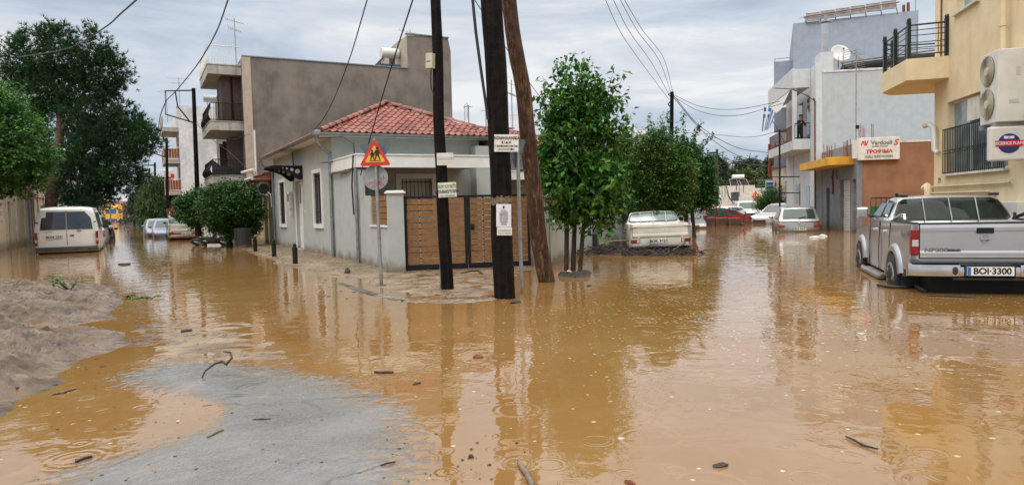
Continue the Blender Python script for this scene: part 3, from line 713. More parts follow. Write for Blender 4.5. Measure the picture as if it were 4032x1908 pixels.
# boundary wall + wooden panel + pillars + gate
bw=thing('boundary_wall','grey-green boundary wall with a wooden slat panel beside the gate','wall',P1,A1)
m=MB(); m.b(0,.14,-4.78,-2.545,-.5,.93); m.b(0,.14,-2.86,-2.545,.93,1.60); m.b(-.008,.148,-3.0,-2.545,1.60,1.64)
m.b(0,.14,-3.45,-2.861,.931,1.60)
m.build('masonry','plaster_grey',bw)
m=MB(); m.b(-.03,.17,-4.80,-3.40,.932,.965); m.build('coping','white_paint',bw)
m=MB()
for i in range(5): m.b(.03,.06,-4.76,-3.47,.99+i*.128,.99+i*.128+.108)
m.build('slat_panel','plank_wood',bw)
m=MB()
for y in (-4.4,-3.8): m.b(.06,.09,y-.02,y+.02,.97,1.63)
m.build('post','black_metal',bw)
for i,(px,py) in enumerate(((-2.42,14.60),(.62,15.27))):
    o=thing('gate_pillar',['grey-green gate pillar with white cap left of the wooden gate','grey-green gate pillar right of the wooden gate behind the leaning pole'][i],'pillar',(px,py,0),atan2(.52,2.6),'gate pillars')
    ph=(1.64,1.50)[i]; m=MB(); m.b(-.17,.17,-.15,.25,-.5,ph); m.build('shaft','plaster_grey',o,bevel=.006)
    m=MB(); m.b(-.21,.21,-.19,.29,ph,ph+.035); m.b(-.18,.18,-.16,.26,ph+.035,ph+.06); m.build('cap','white_paint',o)
gt=thing('wooden_gate','double gate of brown horizontal boards in a black steel frame','gate',(-2.25,14.67,0),atan2(.52,2.6))
GW=2.70
m=MB()
for a,b2 in ((0,.055),(1.27,1.325),(1.335,1.39),(GW-.055,GW)): m.b(a,b2,-.03,.03,.02,1.58)
m.b(.055,1.27,-.028,.028,1.53,1.578); m.b(1.39,GW-.055,-.028,.028,1.53,1.578); m.b(.055,1.27,-.028,.028,.02,.13); m.b(1.39,GW-.055,-.028,.028,.02,.13)
m.b(.30,.34,.0,.028,.13,1.53); m.b(1.66,1.70,0,.028,.13,1.53)
m.build('frame','black_metal',gt,bevel=.004)
for li,(a,b2) in enumerate(((.06,1.265),(1.395,GW-.06))):
    m=MB(); s=MB()
    for i in range(11):
        z=.142+i*.126; dx=rnd.uniform(-.003,.003)
        m.b(a,b2,-.024+dx,-.002+dx,z,z+.108)
        for sx_ in ((a+.26,a+.27)) if 0 else (a+.26,):
            for dz in (.03,.078): s.tube([(sx_,-.029+dx,z+dz),(sx_,-.022+dx,z+dz)],.008,8)
    lf=m.build('gate_leaf','plank_wood',gt); s.build('screws','plank_screw',lf)
m=MB(); m.b(1.40,1.47,-.045,-.03,.84,.96); m.ell((1.435,-.07,.90),.025); m.build('lock','black_metal',gt)
# garden things seen through the gaps: pale paving wall of porch
# second house with red roof behind the poles
P2=(P1[0]+.883*4.6-.469*2.0,P1[1]+.469*4.6+.883*2.0,0)
h2=thing('red_roofed_house','low red tiled house with white porch beam seen behind the thick black pole','house',P2,A1)
m=MB(); wall(m,fy(0),0,6.0,-.5,2.9,[(2.3,3.3,0.1,2.0),(4.2,5.2,.9,2.0)],.12); m.q((6,0,-.5),(6,8,-.5),(6,8,2.9),(6,0,2.9)); m.build('wall','plaster_grey',h2,fix=False)
m=MB(); m.b(-.2,6.2,-1.6,-1.4,2.15,2.40); m.b(-.2,6.2,-1.62,-1.39,2.40,2.44); m.build('porch_beam','white_paint',h2)
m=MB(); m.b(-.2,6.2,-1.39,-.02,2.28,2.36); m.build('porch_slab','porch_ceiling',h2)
m=MB(); m.b(2.3,3.3,.06,.11,.1,2.0); m.build('door','shutter_white',h2)
m=MB(); m.b(4.2,5.2,.06,.11,.9,2.0); m.build('window','glass',h2)
m=MB(); m.b(-.1,6.2,-.35,8.3,2.9,2.97); m.build('eaves','white_paint',h2)
m=MB(); roof_slope(m,(-.2,-.4,3.0),(6.4,-.4,3.0),(2.2,3.6,4.3),(4.2,3.6,4.3),12,cw=.22,seed=5); m.q((-.2,-.4,3.0),(6.4,-.4,3.0),(4.2,3.6,4.3),(2.2,3.6,4.3)); m.q((-.2,-.4,3.0),(2.2,3.6,4.3),(2.2,4.4,4.3),(-.2,8.4,3.0)); m.q((6.4,-.4,3.0),(4.2,3.6,4.3),(4.2,4.4,4.3),(6.4,8.4,3.0))
ridge_tiles(m,(-.1,-.3,3.05),(2.2,3.6,4.36)); ridge_tiles(m,(2.2,3.6,4.36),(4.2,3.6,4.36)); m.build('roof','tile',h2,fix=False)
gutter(h2,(-.2,-.45,2.99),(6.4,-.45,2.99),(0,-1,0))
# neighbour: cream house with old red roof
P3=(P1[0]-.469*9.25,P1[1]+.883*9.25,0)
h3=thing('cream_house','small cream house with weathered red tiled eave between the corner house and the grey block','house',P3,A1)
m=MB(); wall(m,fx(0),0.12,6.2,-.5,2.62,[(.7,1.5,0.1,2.1),(3.0,4.0,.8,2.1)],.2); m.q((0,6.2,-.5),(0,6.2,2.6),(7,6.2,2.6),(7,6.2,-.5)); m.b(-.12,-.002,1.9,2.4,-.5,2.6); m.build('wall','yellow_pale',h3,fix=False)
m=MB(); m.b(.12,.17,.7,1.5,.1,2.1); m.build('door','shutter_white',h3)
m=MB(); m.b(.12,.17,3.,4.,.8,2.1); m.build('window','glass',h3)
m=MB(); roof_slope(m,(-.75,6.5,2.62),(-.75,.05,2.62),(2.6,6.5,3.75),(2.6,.05,3.75),9,cw=.22,seed=8); m.q((-.75,6.5,2.60),(-.75,.05,2.60),(2.6,.05,3.73),(2.6,6.5,3.73)); m.q((-.75,.05,2.6),(2.6,.05,3.73),(2.6,.05,2.6)); m.build('roof','tile_old',h3,fix=False)
m=MB(); m.tube([(-.80,.0,2.62),(-.80,6.5,2.62)],.06,8); m.tube([(-.65,.3,2.95),(-.4,6.0,3.15)],.07,8); m.build('gutter','white_dirty',h3)
m=MB(); m.tube([(-.5,1.0,2.65),(-.5,1.0,4.55)],.035,8); m.build('vent_pipe','plastic_white',h3)
m=MB(); m.b(-.7,.0,.1,6.3,2.50,2.57); m.build('soffit','rust',h3)
ac=thing('air_conditioner','white outdoor air conditioner under the old red eave at the end of the corner house','air conditioner',P3,A1)
m=MB(); m.b(-.50,-.16,.35,1.10,1.95,2.50); m.build('casing','plastic_white',ac,bevel=.02)
m=MB(); m.tube([(-.33,.34,2.22),(-.33,.325,2.22)],.2,20); m.build('fan_grille','plastic_dark',ac); m=MB(); m.b(-.5,-.0,.4,.44,1.90,1.94); m.b(-.5,-.0,1.0,1.04,1.90,1.94); m.build('bracket','steel_galv',ac)
m=MB(); m.tube([(-.2,.3,2.1),(-.12,.12,2.0),(-.1,.1,1.5)],.02,6); m.build('pipe','plastic_white',ac)
# ======================= grey rendered block behind =======================
PB=(-12.5954,33.5978,0)
bb=thing('apartment_block','tall brown-grey rendered apartment block with blank side wall and stair tower','building',PB,A1)
BT=8.72
m=MB(); m.q((0,0,-.5),(8.25,0,-.5),(8.25,0,BT),(0,0,BT)); wall(m,lambda a,z,d:(d,a,z),0,14,-.5,BT,[(1.2,3.4,5.7,7.9),(5,7.2,5.7,7.9),(1.2,3.4,2.95,5.0),(5,7.2,2.95,5.0)],.25)
m.q((0,0,BT-.15),(10.6,0,BT-.15),(10.6,12,BT-.15),(0,12,BT-.15))
TT=10.45
m.q((8.25,0,-.5),(10.6,0,-.5),(10.6,0,TT+.1),(8.25,0,TT)); m.q((10.6,0,-.5),(11.05,.7,-.5),(11.05,.7,TT-.45),(10.6,0,TT+.1)); m.q((11.05,.7,-.5),(11.05,6,-.5),(11.05,6,TT-.45),(11.05,.7,TT-.45))
m.build('wall','concrete_brown',bb,fix=False)
m=MB(); m.q((8.25,0,BT-.1),(8.25,0,TT),(8.25,1.5,TT+.0),(8.25,1.5,BT-.1)); m.q((8.25,1.5,BT-.1),(8.25,1.5,TT),(8.25,4.5,TT-.5),(8.25,4.5,BT-.1)); m.q((8.25,0,TT),(10.6,0,TT+.1),(11.05,.7,TT-.45),(11.05,6,TT-.5),(8.25,6,TT-.5),(8.25,1.5,TT)); m.build('stair_tower','cream_strip',bb,fix=False)
m=MB(); m.b(-.03,8.25,-.05,.2,BT,BT+.05); m.b(8.2,10.65,-.06,.2,TT+.07,TT+.13); m.build('coping','zinc',bb)
m=MB(); m.b(8.21,8.249,2.0,2.9,BT,BT+1.3); m.build('tower_door','black_metal',bb)
m=MB(); m.b(-.05,.35,-.035,-.002,-.5,BT-.02); m.build('corner_strip','cream_strip',bb)
def railing(parent,pts,z0,h,mat='black_metal',gap=.12,r=.010,bulge=0.0,post=.02,name='railing',rows=()):
    m=MB()
    for i in range(len(pts)-1):
        a=Vector((*pts[i],0)); b=Vector((*pts[i+1],0)); n=max(1,int((b-a).length/gap)); d=(b-a).normalized(); o=Vector((d.y,-d.x,0))
        for k in range(n+1):
            p=a.lerp(b,k/n)
            if bulge: m.tube([(p.x,p.y,z0),(p.x+o.x*bulge,p.y+o.y*bulge,z0+h*.3),(p.x+o.x*bulge*.8,p.y+o.y*bulge*.8,z0+h*.5),(p.x,p.y,z0+h*.75),(p.x,p.y,z0+h)],r,4)
            else: m.tube([(p.x,p.y,z0),(p.x,p.y,z0+h)],r,4)
        for zz in (z0+h,z0+.06)+tuple(z0+h*q for q in rows): m.tube([(a.x,a.y,zz),(b.x,b.y,zz)],post,6)
    return m.build(name,mat,parent,fix=False)
for i,(zs,zt,rh,mat,bul) in enumerate(((7.92,8.35,.88,'plastic_white',.06),(5.27,5.68,.85,'black_metal',.10),(2.75,3.10,.75,'black_metal',.14))):
    m=MB(); m.b(-1.5,-.002,.55,5.2,zs,zs+.15); m.b(-1.5,-1.4,.55,5.2,zs+.15,zt); m.b(-1.4,-.002,.55,.65,zs+.15,zt); m.b(-1.53,-1.37,.52,5.2,zt,zt+.03); m.b(-1.37,-.002,.52,.68,zt,zt+.03)
    bo=m.build('balcony','concrete_pale',bb)
    railing(bo,[(-.02,.6),(-1.45,.6),(-1.45,5.2)],zt+.03,rh,mat=mat,bulge=-bul)
for z0,z1 in ((5.7,7.9),(2.95,5.0)):
    for k,(yy,ln) in enumerate(((1.15,.75),(1.35,.6),(3.4,.7),(5.0,.7))):
        m=MB(); m.b(-ln,-.004,yy-.02,yy+.02,z0+.1,z1); 
        for q in range(12): m.b(-ln+.05,-.05,yy-.035,yy+.035,z0+.18+q*(z1-z0-.3)/12,z0+.22+q*(z1-z0-.3)/12)
        m.build('shutter','shutter_brown',bb)
for k,(xx,dz) in enumerate(((-.32,0),)):
    m=MB(); m.b(-.9,-.86,.9,2.4,5.75,7.95); m.b(-.86,-.5,.88,.92,5.75,7.95); m.b(-.38,-.02,.95,1.0,5.75,8.2); m.build('shutter','shutter_brown',bb)
m=MB(); m.add([(-1.52,.5,3.12),(-.1,.5,3.2),(-.15,.48,3.75),(-.6,.46,3.55),(-1.05,.46,3.5),(-1.5,.47,3.88)],[(0,1,2,3,4,5)]); o=m.build('draped_cloth','cloth_black',bb)
m=MB(); m.tube([(-1.0,.56,3.85),(-1.0,.56,4.35)],.10,8); 
def antenna(name,label,loc,h,rz=0,n=9,ln=1.1,tilt=0,two=True,grid=False,sc=1.0,group='roof television antennas'):
    o=thing(name,label,'antenna',loc,rz,group)
    MB().tube([(0,0,0),(0,0,h)],.022*sc,6).build('mast','steel_galv',o)
    m=MB()
    def yagi(z,L_,n,w):
        m.tube([(-L_/2,0,z),(L_/2,0,z+tilt)],.012*sc,5)
        for i in range(n):
            t=i/(n-1); x=-L_/2+L_*t; ww=w*(1-.45*t); m.tube([(x,-ww,z+tilt*t),(x,ww,z+tilt*t)],.007*sc,4)
    yagi(h-.05,ln,n,.32*sc)
    if two: yagi(h-.45,ln*.7,n-2,.45*sc)
    if grid:
        for k in range(7): m.tube([(-.1,-.4,h-.5+k*.09),(-.1,.4,h-.5+k*.09)],.008,4)
        m.tube([(-.1,-.4,h-.5),(-.1,-.4,h+.05)],.008,4); m.tube([(-.1,.4,h-.5),(-.1,.4,h+.05)],.008,4)
    m.build('aerial','steel_galv',o,fix=False)
    return o
def LB(x,y,z=0,base=PB,a=A1):   # local -> world
    c,s=cos(a),sin(a); return (base[0]+x*c-y*s,base[1]+x*s+y*c,z)
antenna('roof_antenna','tall antenna on the top corner balcony of the brown-grey block',LB(-.2,.7,8.4),2.25,rz=.3,ln=.8,tilt=-.2)
antenna('roof_antenna','small antenna on the stair tower of the brown-grey block',LB(9.0,1.5,TT),.75,rz=.2,ln=1.2,tilt=-.25,two=False)
o=thing('water_heater','white solar water tank beside the stair tower on the brown-grey block','water tank',LB(7.7,1.2,BT),A1)
MB().tube([(-.5,0,1.0),(.45,0,1.0)],.27,16).build('tank','plastic_white',o,smooth=50)
m=MB()
for x in (-.35,.3): m.tube([(x,-.2,0),(x,0,.9)],.02,5); m.tube([(x,.4,0),(x,0,.9)],.02,5)
m.build('stand','steel_galv',o); MB().b(-.75,.4,-.55,-.5,.1,.3).build('collector','glass_blueish',o)
# ======================= poles, signs, bollards =======================
def pole(name,label,base,top,r0,r1,mat,group=None,wob=.012,n=16,seed=0,cat='utility pole',knots=6):
    o=thing(name,label,cat,(base[0],base[1],0),0,group)
    r=random.Random(seed); K=26; b=Vector(base); t=Vector(top); V=[]; F=[]
    ns=18 if knots else 10
    kn=[(r.random(),r.uniform(0,2*pi),r.uniform(.5,1)) for _ in range(knots)]
    for i in range(K+1):
        f=i/K; c=b.lerp(t,f)-Vector((base[0],base[1],0)); rr=r0+(r1-r0)*f
        cx=wob*sin(f*9+seed)+wob*.5*sin(f*23); cy=wob*cos(f*7+seed)
        for j in range(ns):
            a=2*pi*j/ns; q=1+.035*sin(3*a+f*5+seed)+.02*sin(7*a+f*13)+r.uniform(-.012,.012)
            for kz,ka,ks in kn:
                da=(a-ka+pi)%(2*pi)-pi; q+=.16*ks*math.exp(-((f-kz)/.018)**2-(da/.35)**2)
            V.append((c.x+cx+rr*q*cos(a),c.y+cy+rr*q*sin(a),c.z))
    for i in range(K):
        for j in range(ns):
            a=i*ns+j; b2=i*ns+(j+1)%ns; F.append((a,b2,b2+ns,a+ns))
    F.append(tuple(K*ns+j for j in range(ns)))
    MB().add(V,F).build('post',mat,o,smooth=60,fix=False)
    return o
def top_at(base,u,v,dy=0):   # point of the pole seen at pixel (u,v), at distance base.y+dy
    return D(u,v,base[1]+dy)
b=G(1758,1138); q=top_at(b,1714,0); q2=tuple(Vector((*b,-.5)).lerp(Vector(q),1.35))
pa=pole('utility_pole','slim black wooden pole with hair salon signs in front of the wooden gate',(b[0],b[1],-.5),q2,.105,.070,'pole_black',seed=1,group='poles on the corner')
PA=b
b=G(1993,1172); q=top_at(b,1938,0); q2=tuple(Vector((*b,-.5)).lerp(Vector(q),1.3)); PB2=b
pb=pole('utility_pole','thickest black wooden pole with the nailed notice sheet and hand-lettered sign',(b[0],b[1],-.5),q2,.152,.150,'pole_black',seed=4,group='poles on the corner',knots=9)
b=G(2163,1105); q=top_at(b,2006,0,-.9); q2=tuple(Vector((*b,-.5)).lerp(Vector(q),1.18)); PC=b
pc=pole('utility_pole','brown weathered strut pole leaning left against the thick black pole',(b[0],b[1],-.5),q2,.150,.112,'pole_brown',seed=9,group='poles on the corner',wob=.022,knots=12)
def W2L(o,p): return Vector(p)-o.location
def flat_sign(name,label,cat,u0,v0,u1,v1,Y,mat='sign_white',th=.004,rz=0,parent=None):
    c=D((u0+u1)/2,(v0+v1)/2,Y); s=Y/FPX; w=(u1-u0)*s; h=(v1-v0)*s
    o=thing(name,label,cat,c,rz) if parent is None else None
    return o,w,h,c
# hand lettered sign on thick pole
o,w,h,c=flat_sign('direction_sign','hand-lettered white direction sign with blue arrow nailed to the thick black pole','sign',1946,530,2041,597,PB2[1]-.18)
o.rotation_euler=(0,.03,-.06)
m=MB(); m.b(-w/2,w/2,0,.004,-h/2,h/2); m.build('board','sign_white',o,bevel=.001)
for t_,z_,s_ in (('ΒΙΟΜΗΧΑΝΙΚΑ',.29,.20),('Ε Ι Δ Η',.04,.16),('Γ. ΚΑΝΕΛΛΗΣ & ΣΙΑ Ο.Ε.',-.17,.105)):
    text(t_,h*s_*1.12,'ink_black',o,(0,-.004,h*z_),(1,0,0),(0,0,1),bold=.001,sx=1.0 if z_>0.2 else 1.0)
m=MB(); m.b(-w*.34,w*.22,-.003,-.001,-h*.375,-h*.335); m.add([(w*.18,-.003,-h*.42),(w*.36,-.003,-h*.355),(w*.18,-.003,-h*.29)],[(0,1,2)]); m.build('arrow','ink_blue',o)
# notice sheets
o,w,h,c=flat_sign('funeral_notice','white printed notice sheet stapled to the thick black pole','poster',1954,803,2013,893,PB2[1]-.165); o.rotation_euler=(0,.02,0)
m=MB(); 
for k in range(6):
    x0=-w/2+w*k/6; x1=-w/2+w*(k+1)/6; d0=.012*((x0/(w/2))**2); d1=.012*((x1/(w/2))**2)
    m.q((x0,d0,-h/2),(x1,d1,-h/2),(x1,d1,h/2),(x0,d0,h/2))
m.build('sheet','paper',o,fix=False)
m=MB(); m.b(-.012,.012,-.002,-.0005,h*.30,h*.42); m.build('portrait','ink_black',o)
for k in range(13): text(('a'*0)+['λμνο ρσ','στην μνημη','του αγαπημένου','μας πατέρα και','παππού τελούμε','αύριο Κυριακή','στον ιερό ναό','και παρακαλούμε','όσους τιμούν','την μνήμη του','να προσέλθουν','τα παιδιά','οι συγγενείς'][k],h*.05,'ink_grey',o,(0,-.0015,h*(.24-k*.053)),(1,0,0),(0,0,1),name='printed_line')
o,w,h,c=flat_sign('notice_strip','small stained paper strip under the notice sheet on the thick pole','poster',1957,894,2016,926,PB2[1]-.165); o.rotation_euler=(0,.02,0)
MB().b(-w/2,w/2,.0,.003,-h/2,h/2).build('sheet','sign_white',o); text('μνημόσυνο',h*.3,'ink_grey',o,(0,-.002,h*.1),(1,0,0),(0,0,1)); text('2421 03 - ΒΟΛΟΣ',h*.2,'ink_grey',o,(0,-.002,-h*.25),(1,0,0),(0,0,1))
o,w,h,c=flat_sign('torn_paper','torn remains of old posters wrapped round the thick black pole','poster',1934,778,2012,806,PB2[1])
m=MB()
for k in range(14):
    a0=pi+.25+(2.6)*k/14; a1=pi+.25+(2.6)*(k+1)/14; r_=.163; t0=.06+rnd.uniform(-.02,.02); b0=-.045+rnd.uniform(-.03,.03)
    m.q((r_*cos(a0),r_*sin(a0),b0),(r_*cos(a1),r_*sin(a1),b0+rnd.uniform(-.01,.01)),(r_*cos(a1),r_*sin(a1),t0),(r_*cos(a0),r_*sin(a0),t0+rnd.uniform(-.01,.01)))
tag(m.build('torn_strip','twig_pale',o,fix=False),None,None)
M('torn_cream',(.45,.36,.25),.8,var=.3,vs=20)
# salon signs on the slim pole
o,w,h,c=flat_sign('faded_sign','faded white hair salon sign with grey lettering on the slim black pole','sign',1720,602,1785,650,PA[1]-.12)
MB().b(-w/2,w/2,0,.004,-h/2,h/2).build('board','sign_white',o); text('haircraft',h*.40,'ink_faded',o,(0,-.003,h*.06),(1,0,0),(0,0,1),bold=.0008); MB().b(-w*.4,w*.4,-.003,-.001,-h*.32,-h*.29).build('arrow','ink_faded',o)
o,w,h,c=flat_sign('salon_sign','white and green hair salon sign above the slats of the gate on the slim pole','sign',1725,718,1797,776,PA[1]-.12); o.rotation_euler=(0,-.03,0)
MB().b(-w/2,w/2,0,.004,-h/2,h/2).build('board','sign_white',o); text('aircraft',h*.42,'ink_green',o,(0,-.003,h*.27),(1,0,0),(0,0,1),bold=.0012); text('ΚΟΜΜΩΤΗΡΙΟ',h*.23,'ink_black',o,(0,-.003,-h*.14),(1,0,0),(0,0,1),bold=.001); text('τηλ. 2421300727',h*.14,'ink_green',o,(0,-.003,-h*.40),(1,0,0),(0,0,1))
MB().b(-w/2+.004,w/2-.004,-.0025,-.001,-h*.02,h*.01).build('stripe','ink_green',o)
# conduit up the slim pole
o=thing('cable_conduit','thin galvanised conduit running up the left side of the slim black pole','conduit')
a1=G(1737,1136); p0=Vector((*a1,-.3)); p1=Vector(D(1718,560,a1[1]))
MB().tube([p0,p1],.014,8).build('pipe','steel_galv',o,smooth=60); MB().tube([p1,p1+Vector((-.01,0,.9)),p1+Vector((-.03,.02,3))],.008,5).build('cable','wire',o)
# beige junction box on slim pole
o,w,h,c=flat_sign('junction_box','beige junction box high on the slim black pole','junction box',1682,213,1714,271,PA[1]-.05); o.rotation_euler=(0,.04,-.5)
MB().b(-w*.48,w*.48,-.07,.06,-h/2,h/2).build('cover','plastic_beige',o,bevel=.008); MB().tube([(0,0,-h/2),(-.01,0,-h/2-.12),(.0,0,-h/2-.30),(.06,0,-h/2-.42),(.10,.02,-h/2-.34)],.010,6).build('cable','wire',o,smooth=60)
MB().b(-.05,.03,-.072,-.0705,-.02,.0).build('label_plate','ink_grey',o)
# thick cable that drops down beside the thick pole
o=thing('hanging_cable','thick black cable hanging down the left side of the thick pole','cable')
Yc=PB2[1]-.12
MB().tube([D(1857,-300,Yc),D(1861,0,Yc),D(1874,130,Yc),D(1893,270,Yc),D(1909,380,Yc),D(1922,470,Yc)],.021,8).build('cable_run','wire',o,smooth=60)
# school-children warning sign
def tri(mb,r,y0,y1,cz=0,rc=.0):
    pts=[]
    for k in range(3):
        a=pi/2+2*pi*k/3
        for j in (-1,0,1):
            aa=a+j*.5; pts.append((r*cos(a)*(1-rc)+rc*r*cos(aa),cz+r*sin(a)*(1-rc)+rc*r*sin(aa)))
    mb.prism(pts,lambda a,b,d:(a,d,b),y0,y1)
    return mb
def round_tri(mb,hw,zb,zt,y0,y1,rc):
    C=[(-hw,zb),(hw,zb),(0,zt)]; cx=0; cz=zb+(zt-zb)/3; pts=[]
    for k in range(3):
        p=Vector(C[k]); a=Vector(C[k-1]); b_=Vector(C[(k+1)%3]); da=(a-p).normalized(); db=(b_-p).normalized()
        s=p+da*rc; e=p+db*rc; mid=(s+e)*.25+p*.5
        pts+=[tuple(s),tuple(mid),tuple(e)]
    mb.prism(pts,lambda a,b,d:(a,d,b),y0,y1); return mb
b=G(1502,1124); ss=b[1]/FPX
o=thing('warning_sign','red and yellow triangular school children warning sign on a grey post','traffic sign',(b[0],b[1],0),0); o.rotation_euler=(0,-.014,.05)
zt=Z(b[0],b[1],545)
MB().tube([(0,0,-.4),(0,0,zt)],.030,10).build('post','steel_galv',o,smooth=60); MB().tube([(0,0,-.02),(0,0,.02)],.09,12).build('foot','steel_galv',o)
z1=Z(b[0],b[1],653); z2=Z(b[0],b[1],546); hw=.5*123*ss
pl=round_tri(MB(),hw,z1,z2,-.050,-.036,.05).build('red_plate','sign_red',o)
cz=z1+(z2-z1)*.335
yw=round_tri(MB(),hw*.66,z1+(z2-z1)*.13,z1+(z2-z1)*.78,-.053,-.0505,.035).build('yellow_field','sign_yellow',o)
# two walking children
m=MB()
def kid(m,x,s,z0,fl=1):
    m.ell((x,-.056,z0+.158*s),(.018*s,.002,.020*s),8,6)
    m.prism([(x-.022*s,z0+.135*s),(x+.022*s,z0+.135*s),(x+.026*s,z0+.06*s),(x-.026*s,z0+.06*s)],lambda a,b,d:(a,d,b),-.0575,-.0545)
    m.prism([(x-.024*s,z0+.062*s),(x-.004*s,z0+.062*s),(x-.024*s*1.2,z0),(x-.040*s,z0)],lambda a,b,d:(a,d,b),-.0575,-.0545)
    m.prism([(x+.004*s,z0+.062*s),(x+.024*s,z0+.062*s),(x+.040*s,z0),(x+.026*s,z0)],lambda a,b,d:(a,d,b),-.0575,-.0545)
    m.prism([(x-.02*s,z0+.133*s),(x-.048*s*fl,z0+.085*s),(x-.040*s*fl,z0+.078*s),(x-.012*s,z0+.115*s)],lambda a,b,d:(a,d,b),-.0575,-.0545)
    m.prism([(x+.012*s,z0+.133*s),(x+.046*s,z0+.085*s),(x+.038*s,z0+.078*s),(x+.012*s,z0+.115*s)],lambda a,b,d:(a,d,b),-.0575,-.0545)
kz=z1+(z2-z1)*.20; k_=(z2-z1)/.45
kid(m,-.042*k_,1.0*k_,kz); kid(m,.040*k_,1.25*k_,kz); m.b(-.09*k_,.10*k_,-.0575,-.0545,kz-.012,kz-.004)
m.build('children_symbol','ink_black',o,fix=False)
# back of give-way sign + round mirror-like sign behind
o=thing('give_way_sign','grey back of an inverted triangular sign behind the school children sign','traffic sign',(b[0],b[1],0)); o.rotation_euler=(0,-.014,.05)
za=Z(b[0],b[1],566); zb=Z(b[0],b[1],650)
m=MB(); 
C=[(-.265,za),(.265,za),(0,zb-.10)]; m.prism([(-.25,za),(.25,za),(.262,za-.03),(.015,zb-.08),(-.015,zb-.08),(-.262,za-.03)],lambda a,b,d:(a,d,b),.032,.042); m.build('plate','sign_back',o)
o=thing('round_sign','grey back of a round road sign with torn red sticker scraps','traffic sign',(b[0],b[1],0)); o.rotation_euler=(0,-.014,.05)
zc=Z(b[0],b[1],698)
MB().tube([(-.02,.034,zc),(-.02,.042,zc)],.215,28).build('plate','sign_white',o) if 0 else MB().tube([(-.02,.034,zc),(-.02,.042,zc)],.215,28).build('plate','steel_galv',o,smooth=40)
m=MB(); r_=random.Random(3)
for k in range(34):
    a=r_.uniform(pi*1.02,pi*2.05); rr=r_.uniform(.09,.195); x=-.02+rr*cos(a); z=zc+rr*sin(a)
    if abs(x)<.035: continue
    s=r_.uniform(.008,.03); t=a+pi/2+r_.uniform(-.6,.6); m.q((x-s*cos(t),.0325,z-s*sin(t)),(x+s*sin(t)*.35,.0325,z-s*cos(t)*.35),(x+s*cos(t),.0325,z+s*sin(t)),(x-s*sin(t)*.35,.0325,z+s*cos(t)*.35))
m.build('sticker_scraps','sign_red',o,fix=False)
# right-hand post with the side-on triangular sign
b=G(2056,1155)
o=thing('give_way_sign','side-on inverted triangular sign on a grey post between thick pole and leaning pole','traffic sign',(b[0],b[1],0)); o.rotation_euler=(0,.0,0)
zt=Z(b[0],b[1],543); MB().tube([(0,0,-.4),(-.02,0,zt)],.028,10).build('post','steel_galv',o,smooth=60)
za=Z(b[0],b[1],545); zb=Z(b[0],b[1],660)
r_=Matrix.Rotation(radians(58),3,'Z')
m=MB(); pts=[(-.27,za),(.27,za),(.285,za-.03),(.02,zb),(-.02,zb),(-.285,za-.03)]
def f_(a,b_,d): v=r_@Vector((a,d,b_)); return (v.x-.02,v.y,v.z)
m.prism(pts,f_,.030,.038); m.build('plate','sign_back',o)
# bollards
for i,(u,v,t,lab) in enumerate(((1006,992,931,'black bollard nearest the round bush, farthest of the pavement bollards'),(1080,1014,944,'middle black bollard on the muddy pavement opposite the white door'),(1163,1042,959,'nearest black bollard on the muddy pavement beside the second barred window'))):
    x,y=G(u,v); hgt=Z(x,y,t)
    o=thing('bollard',lab,'bollard',(x,y,0),0,'bollards along the pavement')
    m=MB(); m.tube([(0,0,-.3),(0,0,hgt*.84)],.062,14); m.tube([(0,0,hgt*.70),(0,0,hgt*.74)],.070,14); m.build('shaft','black_metal',o,smooth=40); MB().tube([(0,0,hgt*.84),(0,0,hgt*.90)],[.045,.035],12).build('neck','black_metal',o); MB().ell((0,0,hgt*.93),.050).build('knob','black_metal',o,smooth=60)
# ======================= right-hand street =======================
A2=atan2(-.19,.982)
PR=(12.91,26.08,0)
def LR(x,y,z=0): return LB(x,y,z,PR,A2)
shop=thing('corner_shop','low grey shop with ochre slab canopy, roller shutter and terracotta side wall','shop',PR,A2)
ST=3.37
m=MB(); sh_=(.95,2.35,-.3,2.05); sh2_=(.10,.62,-.3,2.02); d2=(4.0,4.55,-.3,1.78)
wall(m,fx(0),0,5.4,-.5,ST,[sh_,sh2_,d2],.22); m.q((0,0,ST-.08),(14,0,ST-.08),(14,5.4,ST-.08),(0,5.4,ST-.08)); m.build('wall','shop_grey',shop,fix=False)
m=MB(); m.b(.0,14,-.012,0.0-.001,-.5,ST-.06); m.build('side_wall','terracotta_wall',shop)
m=MB(); m.b(-.02,14,-.03,.25,ST-.06,ST+.02); m.build('parapet','white_dirty',shop)
m=MB(); m.b(-.02,.16,-.04,.08,-.5,ST-.4); m.build('corner_post','shop_grey',shop)
m=MB(); m.b(-.95,.0-.002,.35,5.3,2.58,2.88); m.build('canopy','ochre_slab',shop,bevel=.01)
for (a,b_,c,d) in (sh_,sh2_):
    m=MB(); n=22
    for i in range(n):
        z0=c+(d-c)*i/n; z1=z0+(d-c)/n; m.prism([(0.14,z0),(.125,z0+.01),(.125,z1-.025),(.14,z1-.012),(.14,z1)],lambda p,q,dd:(p,dd,q),a+.02,b_-.02)
    m.b(.145,.15,a,b_,c,d); m.build('roller_shutter','shutter_white',shop)
m=MB(); m.b(.12,.15,d2[0],d2[1],-.3,1.78); m.build('side_door','sign_back',shop)
m=MB(); m.tube([(-.03,3.3,2.5),(-.06,3.3,2.2),(-.03,3.35,1.9),(-.05,3.3,1.5)],.03,6); m.tube([(-.03,2.7,2.5),(-.05,2.72,2.3),(-.02,2.7,2.1)],.02,5); m.build('loose_pipe','rust',shop)
